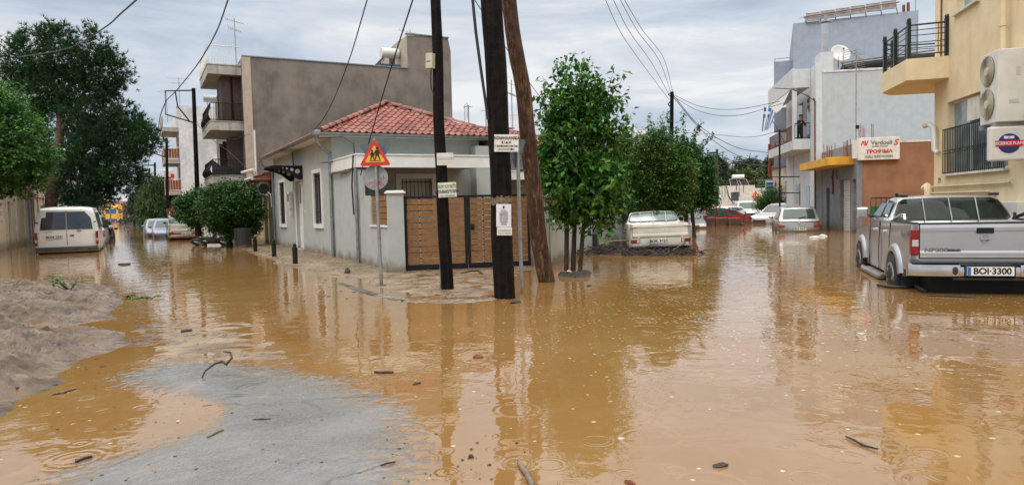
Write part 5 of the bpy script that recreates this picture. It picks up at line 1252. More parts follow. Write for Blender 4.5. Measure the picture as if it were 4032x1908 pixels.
def car(label,name,X,Y,hd,z,spec,group='cars stranded in the flood',cat='car'):
    """hd: heading in radians measured from +X; spec gives the side outline of body and cabin"""
    S=spec; o=thing(name,label,cat,(X,Y,z),hd,group); Wd=S['w']/2; L2=S['len']/2
    body=S['body']; cab=S['cabin']; bz=S['belt']; rz_=max(p[1] for p in cab)
    col=S['paint']; gl=S.get('glass','glass_green')
    tp=S.get('taper',.10)
    def hwb(x,z): 
        q=min(1,abs(x)/L2); v=Wd*(1-tp*q**5)
        if z<.45: v-=.05*(.45-z)/.45
        if z>bz-.15: v-=.05*(z-(bz-.15))/.15
        return v
    fb=S.get('bulge',.10)
    def bul(x,z,s): q=min(1,abs(x)/L2); return (-(1 if x>0 else -1)*fb*(s**2)*q**6,0)
    loft(MB(),densify(body,.16),hwb,bul=bul,c=(0,.6)).build('body',col,o,smooth=32)
    tw=S.get('topin',.17)
    def hwc(x,z): 
        t=(z-bz)/(rz_-bz); q=min(1,abs(x)/L2); return (Wd-.055)*(1-tp*.7*q**5)-tw*max(0,t)**1.2
    def bulc(x,z,s): t=max(0,(z-bz)/(rz_-bz)); return (-(1 if x>S.get('cx',0) else -1)*.05*(s**2),-.035*s*s*t)
    cb=densify(cab,.14)
    loft(MB(),cb,hwc,bul=bulc,slices=(-1,-.96,-.6,-.2,.2,.6,.96,1),shr=(.97,1,1,1,1,1,1,.97)).build('cabin',col,o,smooth=35)
    # side glass
    for sd in (-1,1):
        for pl in S['side']:
            m=MB(); pts=densify(pl,.25); V=[(x,sd*(hwc(x,z)+.006),z) for x,z in pts]; m.add(V,[tuple(range(len(V)))]); m.build('side_window',gl,o,fix=False)
    # front and rear glass
    for nm,(A,B) in (('windscreen',S['front']),('rear_window',S['rear'])):
        m=MB(); K=8; a=Vector(A); b=Vector(B); d=(b-a).normalized(); n=Vector((d.y,-d.x)) 
        if (nm=='windscreen')!=(n.x>0): n=-n
        V=[]
        for t in (0,.33,.66,1):
            p=a.lerp(b,t)+n*.012
            for k in range(K+1):
                s=-.86+1.72*k/K; dx,dz=bulc(p.x,p.y,s); V.append((p.x+dx,s*hwc(p.x,p.y),p.y+dz))
        F=[(r*(K+1)+k,r*(K+1)+k+1,(r+1)*(K+1)+k+1,(r+1)*(K+1)+k) for r in range(3) for k in range(K)]
        m.add(V,F).build(nm,S.get('fglass',gl),o,smooth=60,fix=False)
    for wx in S['wheels']:
        for sd in (-1,1): wheel(o,wx,sd*(Wd-.13),S['wr'],S['wr'],side=sd)
    m=MB(); m.b(-L2+.35,L2-.35,-Wd+.12,Wd-.12,.18,.45); m.build('underbody','under_black',o)
    # lamps: (end, y0,y1,z0,z1,mat,name)
    for e,y0,y1,z0,z1,mm,nm in S['lamps']:
        for sd in (-1,1):
            m=MB(); pts=[]
            q=y1 
            def xe(y,z_): 
                # outer surface of body end at this height
                xs=[p[0] for p in body_edge(body,e,z_)]
                x=xs[0]; return x+e*.012+bul(x,z_,y/Wd)[0]
            V=[]; ny=5
            for zz in (z0,(z0+z1)/2,z1):
                for k in range(ny): yy=y0+(y1-y0)*k/(ny-1); V.append((xe(yy,zz),sd*yy,zz))
                V.append((xe(y1,zz)-e*.14,sd*(hwb(xe(y1,zz)-e*.14,zz)+.008),zz))
            r=ny+1; F=[(a*r+k,a*r+k+1,(a+1)*r+k+1,(a+1)*r+k) for a in range(2) for k in range(ny)]
            m.add(V,F).build(nm,mm,o,smooth=60,fix=False)
    # mirrors and trim
    mx,mz=S['mirror']
    for sd in (-1,1):
        m=MB(); m.ell((mx,sd*(Wd+.07),mz),(.07,.10,.075),10,7); m.tube([(mx+.02,sd*(Wd-.04),mz-.04),(mx+.01,sd*(Wd+.02),mz-.02)],.025,6); m.build('mirror',S.get('mirmat',col),o,smooth=60)
        for hx in S.get('handles',()): MB().tube([(hx-.08,sd*(hwb(hx,bz-.12)+.012),bz-.13),(hx+.08,sd*(hwb(hx,bz-.12)+.012),bz-.13)],.014,6).build('door_handle',col,o)
        if S.get('strip'): z0=S['strip']; MB().b(-L2*.55,L2*.5,sd*(Wd-.02)-(.0 if sd>0 else .03),sd*(Wd-.02)+(.03 if sd>0 else .0),z0,z0+.07).build('door_strip','plastic_dark',o)
        m=MB()
        for px in S.get('seams',()): m.tube([(px,sd*(hwb(px,.35)+.001),.30),(px,sd*(hwb(px,.6)+.0015),.6),(px,sd*(hwb(px,bz-.05)+.001),bz-.03)],.005,4)
        if m.v: m.build('door_gap','under_black',o)
    return o
def body_edge(body,e,z):
    out=[]; n=len(body)
    for i in range(n):
        a=body[i]; b=body[(i+1)%n]
        if (a[1]-z)*(b[1]-z)<=0 and a[1]!=b[1]:
            t=(z-a[1])/(b[1]-a[1]); out.append((a[0]+(b[0]-a[0])*t,z))
    return sorted(out,key=lambda p:-e*p[0]) or [(e*1.9,z)]
def hatch_spec(paint_,ln=3.9,w=1.70,h=1.50,suv=0,glass='glass_green',van=False):
    L2=ln/2; b=.22+suv*.1; wr=.31+suv*.04; wf=L2-.78; wb=-L2+.62; bz=.93+suv*.14; ar=wr+.07
    body=[(L2-.02,b+.02),(L2,.50),(L2-.05,.68+suv*.1),(L2-.30,.80+suv*.14),(L2-.95,bz+.0),(0,bz+.03),(-L2+.25,bz+.05),(-L2+.05,bz-.08),(-L2,.62),(-L2+.03,b+.05),(wb-ar-.05,b)]+arch(wb,wr,ar)+[(wb+ar+.03,b-.02),(wf-ar-.03,b-.02)]+arch(wf,wr,ar)+[(wf+ar+.04,b)]
    cab=[(L2-1.0,bz-.03),(L2-1.62,h-.08),(L2-2.05,h),(-L2+.80,h-.02),(-L2+.38,h-.09),(-L2+.06,bz-.03)]
    side=[[(L2-1.32,bz+.05),(L2-1.72,h-.13),(L2-2.0,h-.10),(L2-2.02,bz+.05)],[(L2-2.10,bz+.05),(L2-2.08,h-.10),(-L2+.98,h-.12),(-L2+.80,bz+.07)],[(-L2+.74,bz+.10),(-L2+.90,h-.13),(-L2+.62,h-.16),(-L2+.45,bz+.16)]]
    return dict(len=ln,w=w,body=body,cabin=cab,belt=bz,paint=paint_,side=side,front=((L2-1.10,bz+.05),(L2-1.60,h-.11)),rear=((-L2+.10,bz+.06),(-L2+.34,h-.15)),wheels=(wf,wb),wr=wr,
        lamps=[(-1,Wq(w)-.30,Wq(w)-.07,.66+suv*.1,.93+suv*.12,'lamp_red','tail_lamp'),(1,Wq(w)-.42,Wq(w)-.09,.60+suv*.12,.74+suv*.13,'lamp_clear','headlamp')],mirror=(L2-1.30,bz+.10),glass=glass,handles=(L2-2.0,-L2+1.0),seams=(L2-1.25,L2-2.06,-L2+.95))
def Wq(w): return w/2
def sedan_spec(paint_,ln=4.5,w=1.8,h=1.44):
    L2=ln/2; b=.22; wr=.32; wf=L2-.9; wb=-L2+.95; bz=.92; ar=wr+.07
    body=[(L2-.02,b+.02),(L2,.50),(L2-.06,.66),(L2-.35,.78),(L2-1.15,bz),(0,bz+.03),(-L2+.6,bz+.07),(-L2+.08,bz+.04),(-L2+.02,.78),(-L2,.5),(-L2+.05,b+.04),(wb-ar-.05,b)]+arch(wb,wr,ar)+[(wb+ar+.03,b-.02),(wf-ar-.03,b-.02)]+arch(wf,wr,ar)+[(wf+ar+.04,b)]
    cab=[(L2-1.15,bz-.03),(L2-1.85,h-.10),(L2-2.35,h),(-.35,h-.01),(-L2+1.05,h-.17),(-L2+.35,bz+.04)]
    side=[[(L2-1.50,bz+.05),(L2-1.98,h-.14),(L2-2.35,h-.07),(L2-2.36,bz+.06)],[(L2-2.44,bz+.06),(L2-2.42,h-.07),(-.55,h-.09),(-.80,bz+.09)],[(-.88,bz+.10),(-.66,h-.11),(-L2+1.15,h-.23),(-L2+.85,bz+.14)]]
    return dict(len=ln,w=w,body=body,cabin=cab,belt=bz,paint=paint_,side=side,front=((L2-1.24,bz+.04),(L2-1.83,h-.13)),rear=((-L2+.42,bz+.08),(-L2+1.02,h-.20)),wheels=(wf,wb),wr=wr,
        lamps=[(-1,.45,w/2-.06,.76,.88,'lamp_red','tail_lamp'),(1,w/2-.42,w/2-.09,.60,.72,'lamp_clear','headlamp')],mirror=(L2-1.50,bz+.10),glass='glass_green',handles=(L2-2.3,-.7),seams=(L2-1.42,L2-2.40,-.85))
def wp(u,v,z=0): return G(u,v,z)
HS=atan2(.957,.29)          # heading of the right-hand street
def at_u(u,Y): return D(u,900,Y)[0]
def fdir(a): return Vector((cos(a),sin(a),0))
# --- silver hatchback (rear to us)
hd=atan2(.957,.29); c=Vector((at_u(3147,28.2),28.2,0))+fdir(hd)*1.85
s=hatch_spec('car_silver',3.75,1.70,1.53); s['rear']=((-1.875+.10,1.02),(-1.875+.36,1.40))
y_=car('small silver hatchback, rear towards us, up to its bumper in water by the grey shop','hatchback',c.x,c.y,hd,-.47,s)
plate(y_,'BOI 3417',-1.885,0,.60,-1); MB().b(-1.90,-1.87,-.62,.62,.40,.47).build('bumper_strip','car_silver',y_,bevel=.01)
m=MB(); m.ell((-1.885,0,.84),(.02,.05,.035),10,6); m.build('badge','chrome',y_)
MB().tube([(-1.80,0,1.03),(-1.78,-.28,1.10)],.012,5).build('wiper','black_metal',y_)
MB().tube([(-1.87,0,.90),(-1.885,.0,.90)],.03,10).build('lock','black_metal',y_)
# --- white hatchback behind it, nose to the left
hd=radians(214); c=Vector((at_u(3062,40.2),40.2,0))
s=hatch_spec('car_white',3.7,1.65,1.50); s['strip']=.50
o=car('white hatchback with black door strips turned side-on behind the silver hatchback','hatchback',c.x+.1,c.y,hd,-.36,s); 
m=MB(); m.b(1.80,1.87,-.4,.4,.42,.58); m.build('grille','plastic_dark',o)
# --- white small van, front to us
def van_spec(paint_,ln=4.4,w=1.83,h=1.84,blunt=.9):
    L2=ln/2; b=.28; wr=.33; wf=L2-.85; wb=-L2+.75; bz=1.12; ar=wr+.07
    body=[(L2-.02,b+.02),(L2,.55),(L2-.05,.80),(L2-.25,.98),(L2-blunt,bz+.02),(0,bz),(-L2+.05,bz),(-L2,.7),(-L2+.02,b+.05),(wb-ar-.05,b)]+arch(wb,wr,ar)+[(wb+ar+.03,b-.02),(wf-ar-.03,b-.02)]+arch(wf,wr,ar)+[(wf+ar+.04,b)]
    cab=[(L2-blunt+.05,bz-.03),(L2-blunt-.55,h-.10),(L2-blunt-1.0,h),(-L2+.20,h),(-L2+.06,h-.08),(-L2+.02,bz-.03)]
    x0=L2-blunt
    side=[[(x0-.30,bz+.05),(x0-.66,h-.22),(x0-1.05,h-.20),(x0-1.05,bz+.05)],[(x0-1.2,bz+.08),(x0-1.2,h-.22),(x0-2.1,h-.22),(x0-2.1,bz+.08)]]
    return dict(len=ln,w=w,body=body,cabin=cab,belt=bz,paint=paint_,side=side,front=((x0-.02,bz+.03),(x0-.53,h-.13)),rear=((-L2+.03,bz+.10),(-L2+.06,h-.2)),wheels=(wf,wb),wr=wr,topin=.12,
        lamps=[(1,w/2-.40,w/2-.08,.78,.95,'lamp_clear','headlamp'),(-1,w/2-.16,w/2-.06,.75,1.08,'lamp_red','tail_lamp')],mirror=(x0-.15,bz+.14),glass='glass_green',handles=(),seams=(x0-.2,x0-1.12))
c=(at_u(2962,59),60.5)
o=car('white van with tall body facing us between the red car and the white hatchback','van',c[0],c[1],radians(258),-.55,van_spec('car_white'),cat='van')
m=MB(); m.b(2.16,2.215,-.48,.48,.60,.82); m.build('grille','plastic_dark',o,bevel=.02)
# --- red saloon behind the floating sofa
hd=radians(195); c=(at_u(2800,39.6),39.9)
o=car('long red car lying across the street behind the floating brown sofa','car',c[0],c[1],hd,-.50,sedan_spec('car_red',4.6,1.82,1.50))
# --- dark suv front at left of it
hd=radians(262); c=(at_u(2718,35.0),36.2)
s=hatch_spec('car_black',4.3,1.8,1.62,suv=1)
o=car('black compact off-roader facing us half hidden by the cream pickup','car',c[0],c[1],hd,-.62,s)
m=MB(); m.b(2.10,2.155,-.5,.5,.66,.84); m.build('grille','chrome',o,bevel=.02); plate(o,'ZKI 4875',2.15,0,.50+.10,1)
# far jam of cars
far=[('blue car under a bright blue cover behind the black off-roader',2762,50,radians(200),'tarp_blue',hatch_spec,-.60,dict(suv=1)),
('white off-roader with roof rails behind the red car',2845,52,radians(215),'car_white',hatch_spec,-.55,dict(suv=1)),
('small red car beyond the white off-roader',2868,62,radians(250),'car_red',hatch_spec,-.55,dict(suv=1)),
('dark blue saloon farthest back under the white wall',2905,68,radians(205),'car_darkblue',sedan_spec,-.35,{}),
('pale blue car left of the white van facing us',2912,62,radians(255),'car_lightblue',hatch_spec,-.55,dict(suv=1))]
for lab,u,Y,hd,pt,fn_,z,kw in far:
    o=car(lab,'car',at_u(u,Y),Y,hd,z,fn_(pt,**kw))
m=MB()
# --- left street cars
HL_=atan2(.883,-.469)
for lab,u,Y,pt,hd in (('nearer pale blue hatchback parked in front of the beige pickup in the left street',660,41.5,'car_lightblue',HL_+pi),('farther light blue hatchback at the outer side in the left street',626,43.5,'car_lightblue',HL_+pi+.06)):
    car(lab,'hatchback',at_u(u,Y),Y,hd,-.42,hatch_spec(pt),group='cars stranded in the flood')
car('black saloon standing across the far end of the left street','car',at_u(528,112),112,radians(200),-.15,sedan_spec('car_black',4.6,1.8,1.44))
# white off-roader behind the white van
s=hatch_spec('car_white',4.4,1.82,1.78,suv=1); 
o=car('white off-roader with red tail lamps just beyond the cream van','car',at_u(340,33.5),33.5,HL_,-.40,s)
o=car('dark estate car squeezed beyond the white off-roader in the left street','car',at_u(378,38.5),38.5,HL_,-.45,hatch_spec('car_black',4.2,1.75,1.55))
o=car('white van whose roof shows above the cream van','van',at_u(318,47.5),47.5,HL_,-.30,van_spec('car_white',5.0,1.95,2.35),cat='van')
# --- pickups -------------------------------------------------------
def pickup(label,X,Y,hd,z,P):
    """P: dims. x=0 at the rear face of the tailgate, +x forward"""
    o=thing('pickup_truck',label,'pickup truck',(X,Y,z),hd,'pickup trucks in the flood'); W2=P['w']/2; bw_=W2-P.get('bedin',.05)
    zt=P['bed_top']; zb=P['bed_bot']; Lb=P['bed']; Lc=P['cab']; Lt=P['len']; col=P['paint']; wr=P['wr']; wb,wf=P['wheels']; ar=P['ar']
    rim_z=wr
    # body sides (bed + cab lower + wing) with wheel arches, one outline
    hood=P['hood']; x1=Lb+Lc
    out=[(0.0,zb),(0,zt),(Lb,zt),(x1-.35,zt+.0),(x1+.1,hood),(Lt-.35,hood-.10),(Lt-.06,hood-.22),(Lt,.62),(Lt-.05,.40),(wf+ar+.03,rim_z+.02)]+arch(wf,rim_z,ar,a0=P.get('arc',.05),a1=pi-P.get('arc',.05))+[(wf-ar-.0,P.get('sill',.36)),(wb+ar+.0,P.get('sill',.36))]+arch(wb,rim_z,ar,a0=P.get('arc',.05),a1=pi-P.get('arc',.05))+[(wb-ar-.02,P.get('tailz',.46))]
    for sd in (-1,1):
        pts=densify(out,.2); m=MB(); n=len(pts); V=[]
        def yo(x,z_): return (bw_-.02*max(0,(x-x1)/(Lt-x1))**2-.03*max(0,(z_-zt+.18)/.18) -.035*max(0,(.62-z_)/.3))*1.0
        for x,z_ in pts: V.append((x,sd*yo(x,z_),z_))
        for x,z_ in pts: V.append((x,sd*(yo(x,z_)-.06),z_))
        F=[tuple(range(n)),tuple(range(n,2*n))[::-1]]+[(i,(i+1)%n,n+(i+1)%n,n+i) for i in range(n)]
        m.add(V,F).build('body_side',col,o,smooth=35)
        # flare lips round the arches
        if P.get('flare'):
            for cx in (wb,wf):
                m=MB(); A=arch(cx,rim_z-.03,ar+.035,17,a0=.10,a1=pi-.30); V=[];N_=len(A)
                for k,(x,z_) in enumerate(A):
                    dx=(x-cx); dz=z_-rim_z+.05; l=hypot(dx,dz); ux,uz=dx/l,dz/l
                    for (ro,yy) in ((-.040,0.015),(-.035,.055),(.0,.065),(.05,.045),(.08,.0)): V.append((x+ux*ro,sd*(bw_-.01+yy-.0),z_+uz*ro))
                F=[(k*5+j,k*5+j+1,(k+1)*5+j+1,(k+1)*5+j) for k in range(N_-1) for j in range(4)]
                m.add(V,F).build('wheel_flare',col,o,smooth=60,fix=False)
        for hx in P['handles']:
            MB().b(hx-.09,hx+.09,min(sd*(bw_-.03),sd*(bw_+.018)),max(sd*(bw_-.03),sd*(bw_+.018)),zt-.19,zt-.15).build('door_handle','chrome' if P.get('chrome') else 'plastic_dark',o,bevel=.006)
        m=MB()
        for px in P['seams']: m.tube([(px,sd*(yo(px,.5)+.002),.42),(px,sd*(yo(px,.7)+.002),.7),(px,sd*(yo(px,zt-.02)+.003),zt-.02)],.006,4)
        m.build('door_gap','under_black',o)
        if P.get('step'):
            m=MB(); m.tube([(wb+ar+.1,sd*(bw_+.06),.36),(wb+ar+.2,sd*(bw_+.09),.34),(wf-ar-.2,sd*(bw_+.09),.34),(wf-ar-.1,sd*(bw_+.06),.36)],.04,8); m.b(wb+ar+.15,wf-ar-.15,sd*bw_-.08,sd*bw_+.08,.355,.375); m.build('side_step','steel_galv',o)
        # tail lamp
        a,b_,c_,d_=P['lamp']   # half width inner/outer, z
        m=MB(); m.b(-.018,.10,min(sd*a,sd*b_),max(sd*a,sd*b_),c_,d_); tl=m.build('tail_lamp','lamp_red',o,bevel=.012)
        if P.get('lamp_clear'):
            q0,q1=P['lamp_clear']; MB().b(-.024,-.016,min(sd*(a+.012),sd*(b_-.012)),max(sd*(a+.012),sd*(b_-.012)),q0,q1).build('reversing_lamp','lamp_clear',tl)
            for k in range(6): 
                zz=c_+(d_-c_)*(k+.6)/6.4; MB().b(-.026,-.0185,min(sd*(a+.01),sd*(b_-.01)),max(sd*(a+.01),sd*(b_-.01)),zz,zz+.008).build('lamp_rib','lamp_red',tl) if k<0 else None
        mx=P['mirror']; m=MB(); ms=P.get('msize',1); m.b(mx-.06,mx+.06,min(sd*(bw_+.04),sd*(bw_+.04+.20*ms)),max(sd*(bw_+.04),sd*(bw_+.04+.20*ms)),zt+.02,zt+.02+.19*ms); mi=m.build('mirror','chrome' if P.get('chrome') else 'plastic_dark',o,bevel=.03)
        MB().tube([(mx,sd*(bw_-.05),zt+.05),(mx,sd*(bw_+.1),zt+.07)],.025,6).build('mirror_arm','plastic_dark',mi)
    # bed: floor, head board, inner walls, tailgate
    m=MB(); m.b(.06,Lb-.01,-bw_+.065,bw_-.065,zb+.12,zb+.16); m.build('bed_floor','under_black',o)
    for sd in (-1,1):
        m=MB(); m.b(.06,Lb,min(sd*(bw_-.065),sd*(bw_-.10)),max(sd*(bw_-.065),sd*(bw_-.10)),zb+.16,zt-.03); m.build('bed_liner','plastic_dark',o)
        if P.get('bedrail'): MB().b(.02,Lb-.02,min(sd*(bw_-.10),sd*(bw_-.02)),max(sd*(bw_-.10),sd*(bw_-.02)),zt+.001,zt+.025).build('bed_rail','plastic_dark',o,bevel=.006)
    tg0=P['tg_in']; m=MB(); m.prism([(-.0,P['tg_bot']),(.055,P['tg_bot']),(.055,zt-.005),(.0,zt-.005),(-.012,zt-.05),(-.012,zt-.09),(-.002,zt-.11),(-.002,P['tg_bot']+.10),(-.012,P['tg_bot']+.07),(-.012,P['tg_bot']+.03)],lambda a,b_,d:(a,d,b_),-tg0,tg0); tg=m.build('tailgate',col,o,bevel=.004)
    if P.get('bedrail'): MB().b(-.005,.06,-tg0,tg0,zt-.003,zt+.020).build('tailgate_cap','plastic_dark',tg,bevel=.005)
    m=MB(); m.b(.0,.05,-bw_+.0,-tg0-.012,zb+.0,zt-.004); m.b(.0,.05,tg0+.012,bw_-.0,zb,zt-.004); m.b(.0,.05,-bw_,bw_,zb-.02,P['tg_bot']-.012); m.build('rear_corner',col,o)
    m=MB(); m.b(.08,Lt-.4,-bw_+.25,bw_-.25,.30,zb+.1); m.build('chassis','under_black',o)
    m=MB(); m.b(x1-.02,Lt-.10,-bw_+.06,bw_-.06,.55,hood-.12); m.build('engine_bay','under_black',o)
    # bonnet
    m=MB(); V=[];ks=7
    for t in range(7):
        x=x1-.15+(Lt-.10-x1+.15)*t/6; z_=hood+.03-.22*(t/6)**2.2
        for k in range(ks): s_=-1+2*k/(ks-1); V.append((x,s_*(bw_-.05-.03*(t/6)),z_-.05*s_*s_))
    m.add(V,[(t*ks+k,t*ks+k+1,(t+1)*ks+k+1,(t+1)*ks+k) for t in range(6) for k in range(ks-1)]).build('bonnet',col,o,smooth=50,fix=False)
    # cab upper: outline swept with tumblehome
    rz_=P['h']; cabp=[(Lb+.02,zt-.04),(Lb+.10+P.get('rake',.12)*.4,zt+.2),(Lb+P.get('rake',.12)+.10,rz_-.09),(Lb+P.get('rake',.12)+.25,rz_-.01),(Lb+Lc*.55,rz_),(x1-.72,rz_-.05),(x1-.62,rz_-.10),(x1+.02,hood-.02),(x1-.05,zt-.06)]
    tw=P.get('tumble',.13)
    def hwc(x,z_): t=max(0,(z_-zt)/(rz_-zt)); return bw_-.035-tw*t**1.15
    def bc(x,z_,s_): t=max(0,(z_-zt)/(rz_-zt)); return ((.05*s_*s_ if x<Lb+.8 else -.10*s_*s_)*(.4+.6*t),-.035*s_**2*t)
    loft(MB(),densify(cabp,.12),hwc,bul=bc,slices=(-1,-.975,-.9,-.6,-.2,.2,.6,.9,.975,1),shr=(.93,.98,1,1,1,1,1,1,.98,.93)).build('cab',col,o,smooth=38)
    for sd in (-1,1):
        for pl in P['side']:
            pts=densify(pl,.25); V=[(x,sd*(hwc(x,z_)+.004),z_) for x,z_ in pts]; cx=sum(p[0] for p in pl)/len(pl); cz=sum(p[1] for p in pl)/len(pl)
            V2=[(cx+(x-cx)*1.05,sd*(hwc(x,z_)+.0015),cz+(z_-cz)*1.07) for x,z_ in pts]
            MB().add(V2,[tuple(range(len(V2)))]).build('window_seal','plastic_dark',o,fix=False); MB().add(V,[tuple(range(len(V)))]).build('side_window','glass_green',o,fix=False)
    # rear window with rounded corners following the cab back
    def backx(z_):
        pts=cabp[:4]
        for i in range(3):
            if pts[i][1]<=z_<=pts[i+1][1]: t=(z_-pts[i][1])/(pts[i+1][1]-pts[i][1]); return pts[i][0]+(pts[i+1][0]-pts[i][0])*t
        return pts[-1][0]
    z0,z1,ins=P['rwin']
    def rw(off,e,nm,mm,par):
        V=[];K=14;R_=8
        for r in range(R_+1):
            z_=z0-e+(z1-z0+2*e)*r/R_; cr_=.07; dd=min(z_-(z0-e),(z1+e)-z_); cut=cr_-math.sqrt(max(0,cr_**2-max(0,cr_-dd)**2)) if dd<cr_ else 0
            hh=hwc(0,z_)-ins+e-cut
            for k in range(K+1):
                y=-hh+2*hh*k/K; s_=y/hwc(0,z_); dx,dz=bc(Lb,z_,s_); V.append((backx(z_)+dx-off,y,z_+dz*.5))
        return MB().add(V,[(r*(K+1)+k,r*(K+1)+k+1,(r+1)*(K+1)+k+1,(r+1)*(K+1)+k) for r in range(R_) for k in range(K)]).build(nm,mm,par,smooth=60,fix=False)
    rwo=rw(.010,.025,'rear_window','plastic_dark',o); rw(.016,0,'pane',P.get('rglass','glass_green'),rwo)
    # guard bars over the rear window
    for y in P['bars']: MB().tube([(backx(zt+.03)-.06,y,zt),(backx(z1)-.045,y,z1+.03)],.010,6).build('window_bar',P.get('barmat','steel_galv'),o)
    for sd in (-1,1):
        for wx in (wb,wf): wheel(o,wx,sd*(bw_-.07),wr,wr,w=.25,side=sd,spokes=P.get('spokes',6))
    return o
# silver pickup, hero
P=dict(w=1.825,bedin=.04,bed_top=1.24,bed_bot=.62,bed=1.50,cab=1.95,len=4.92,hood=1.10,h=1.64,sill=.42,tailz=.58,arc=.18,wheels=(1.05,4.00),wr=.385,ar=.46,paint='pickup_silver',flare=1,chrome=1,step=1,bedrail=1,
  handles=(1.95,2.80),seams=(1.50,2.34,3.22),lamp=(.775,.875,.82,1.17),lamp_clear=(.94,1.03),tg_in=.765,tg_bot=.78,mirror=3.05,
  side=[[(1.86,1.31),(1.93,1.54),(2.34,1.565),(2.34,1.30)],[(2.44,1.30),(2.44,1.565),(2.78,1.54),(3.14,1.30)]],rwin=(1.27,1.57,.05),bars=(-.36,0.0,.36),rake=.14,rglass='glass_pickup',tumble=.16)
M('glass_pickup',(.010,.020,.017),.04,spec=.32,var=.6,vs=2.5)
hd=atan2(.951,.309); hv=Vector((.309,.951,0)); rv=Vector((.951,-.309,0))
rear_left=Vector((5.42,9.50,0)); oc=rear_left+rv*.90+hv*.06
np_=pickup('large silver double-cab pickup at the right edge, rear towards us',oc.x,oc.y,hd,-.30,P)
m=MB(); 
def bumper(mb,y0,y1,x,z0,z1,th=.10,curve=.10):
    V=[];K=12
    for k in range(K+1):
        y=y0+(y1-y0)*k/K; q=abs(y)/.93; xx=x+curve*q**6
        for (dx,zz) in ((.02,z0),(-.03,z0+.015),(-.045,(z0+z1)/2),(-.03,z1-.015),(.02,z1),(th,z1),(th,z0)): V.append((xx+dx,y,zz))
    mb.add(V,[(k*7+j,k*7+(j+1)%7,(k+1)*7+(j+1)%7,(k+1)*7+j) for k in range(K) for j in range(7)]+[tuple(range(7)),tuple(K*7+j for j in range(7))[::-1]])
bumper(m,-.93,-.34,-.19,.54,.72); bumper(m,.34,.93,-.19,.54,.72); bumper(m,-.34,.34,-.165,.54,.69,curve=0); bu_=m.build('bumper','chrome',np_,smooth=50)
MB().b(-.20,-.02,-.88,.88,.72,.742).build('bumper_tread','plastic_dark',bu_,bevel=.006); MB().b(-.19,-.05,-.42,.42,.50,.537).build('bumper_valance','plastic_dark',bu_,bevel=.01)
for y in (-.40,.40): MB().ell((-.235,y,.63),(.012,.035,.055)).build('towing_point','plastic_dark',bu_)
plate(np_,'BOI·3300',-.222,0,.625,-1,w=.53,h=.115); MB().b(-.212,-.20,-.29,.29,.555,.695).build('plate_frame','plastic_dark',np_)
MB().b(-.022,-.006,-.10,.10,1.11,1.185).build('tailgate_handle','black_metal',np_,bevel=.012)
m=MB(); n=20
for k in range(n): a=2*pi*k/n; m.tube([(-.02,.048*cos(a),1.04+.040*sin(a)),(-.02,.048*cos(a+2*pi/n),1.04+.040*sin(a+2*pi/n))],.006,5)
m.b(-.026,-.012,-.06,.06,1.033,1.047); m.build('badge','chrome',np_,fix=False)
text('NP300',.075,'ink_grey',np_,(-.006,.57,.885),(0,-1,0),(0,0,1),bold=.004,sx=1.35); MB().b(-.008,-.004,.28,.44,.865,.905).build('badge_panel','ink_grey',np_); text('PICK·UP',.028,'ink_black',np_,(-.0095,.36,.885),(0,-1,0),(0,0,1),bold=.001,sx=1.3)
text('4x4',.13,'ink_grey',np_,(.36,.886,1.20),(-1,0,0),(0,0,1),bold=.006,sx=1.25,shear=.25) if 0 else text('4x4',.13,'ink_grey',np_,(.42,.885,1.09),(-1,0,0),(0,0,1),bold=.006,sx=1.25,shear=.0)
MB().b(-.014,-.002,-.765,.765,.785,.815).build('tailgate_trim','chrome',np_)
# stub of the chrome sports bar + roof rack feet
for sd in (-1,1):
    m=MB(); m.tube([(1.48,sd*.80,1.27),(1.05,sd*.80,1.34),(.75,sd*.80,1.35),(.72,sd*.80,1.28)],.026,8); m.tube([(1.45,sd*.80,1.24),(1.45,sd*.80,1.35)],.02,6); m.build('sports_bar','chrome' if sd>0 else 'plastic_dark',np_,smooth=50)
    m=MB(); m.b(1.72,1.84,sd*.62-.06,sd*.62+.06,1.61,1.655); m.build('roof_rack_foot','plastic_dark',np_,bevel=.01)
for sd in (-1,1):
    m=MB(); m.b(3.12,3.24,sd*.0+.0,.0,0,0) if 0 else m.b(.60,.64,min(sd*.62,sd*.86),max(sd*.62,sd*.86),.18,.60); m.build('mud_flap','rubber',np_)
for y in (-.38,.38): # front seats seen through the glass
    pass
# cream pickup (rear to us)
P=dict(w=1.66,msize=.55,bedin=.03,bed_top=1.25,bed_bot=.68,bed=2.10,cab=1.35,len=4.55,hood=1.05,h=1.60,wheels=(.95,3.75),wr=.32,ar=.38,paint='car_cream',handles=(2.4,),seams=(2.18,3.2),
  lamp=(.52,.76,.765,.86),tg_in=.70,tg_bot=.90,mirror=3.0,side=[[(2.32,1.31),(2.42,1.50),(2.82,1.50),(3.15,1.30)]],rwin=(1.31,1.53,.06),bars=(-.36,0,.36),barmat='car_cream',rake=.10,tumble=.12,rglass='glass_light')
hd=radians(83); X,Y=at_u(2603,18.0),18.0
cp=pickup('cream old pickup with tailgate towards us, stranded on heaped driftwood',X,Y,hd,-.47,P); cp.rotation_euler=(radians(-1.2),radians(1.0),hd)
plate(cp,'BOK 3626',-.012,.05,.80,-1,w=.40,h=.11,blue=False)
text('NISSAN',.12,'car_cream',cp,(-.004,0,1.06),(0,-1,0),(0,0,1),bold=.004,sx=1.8)
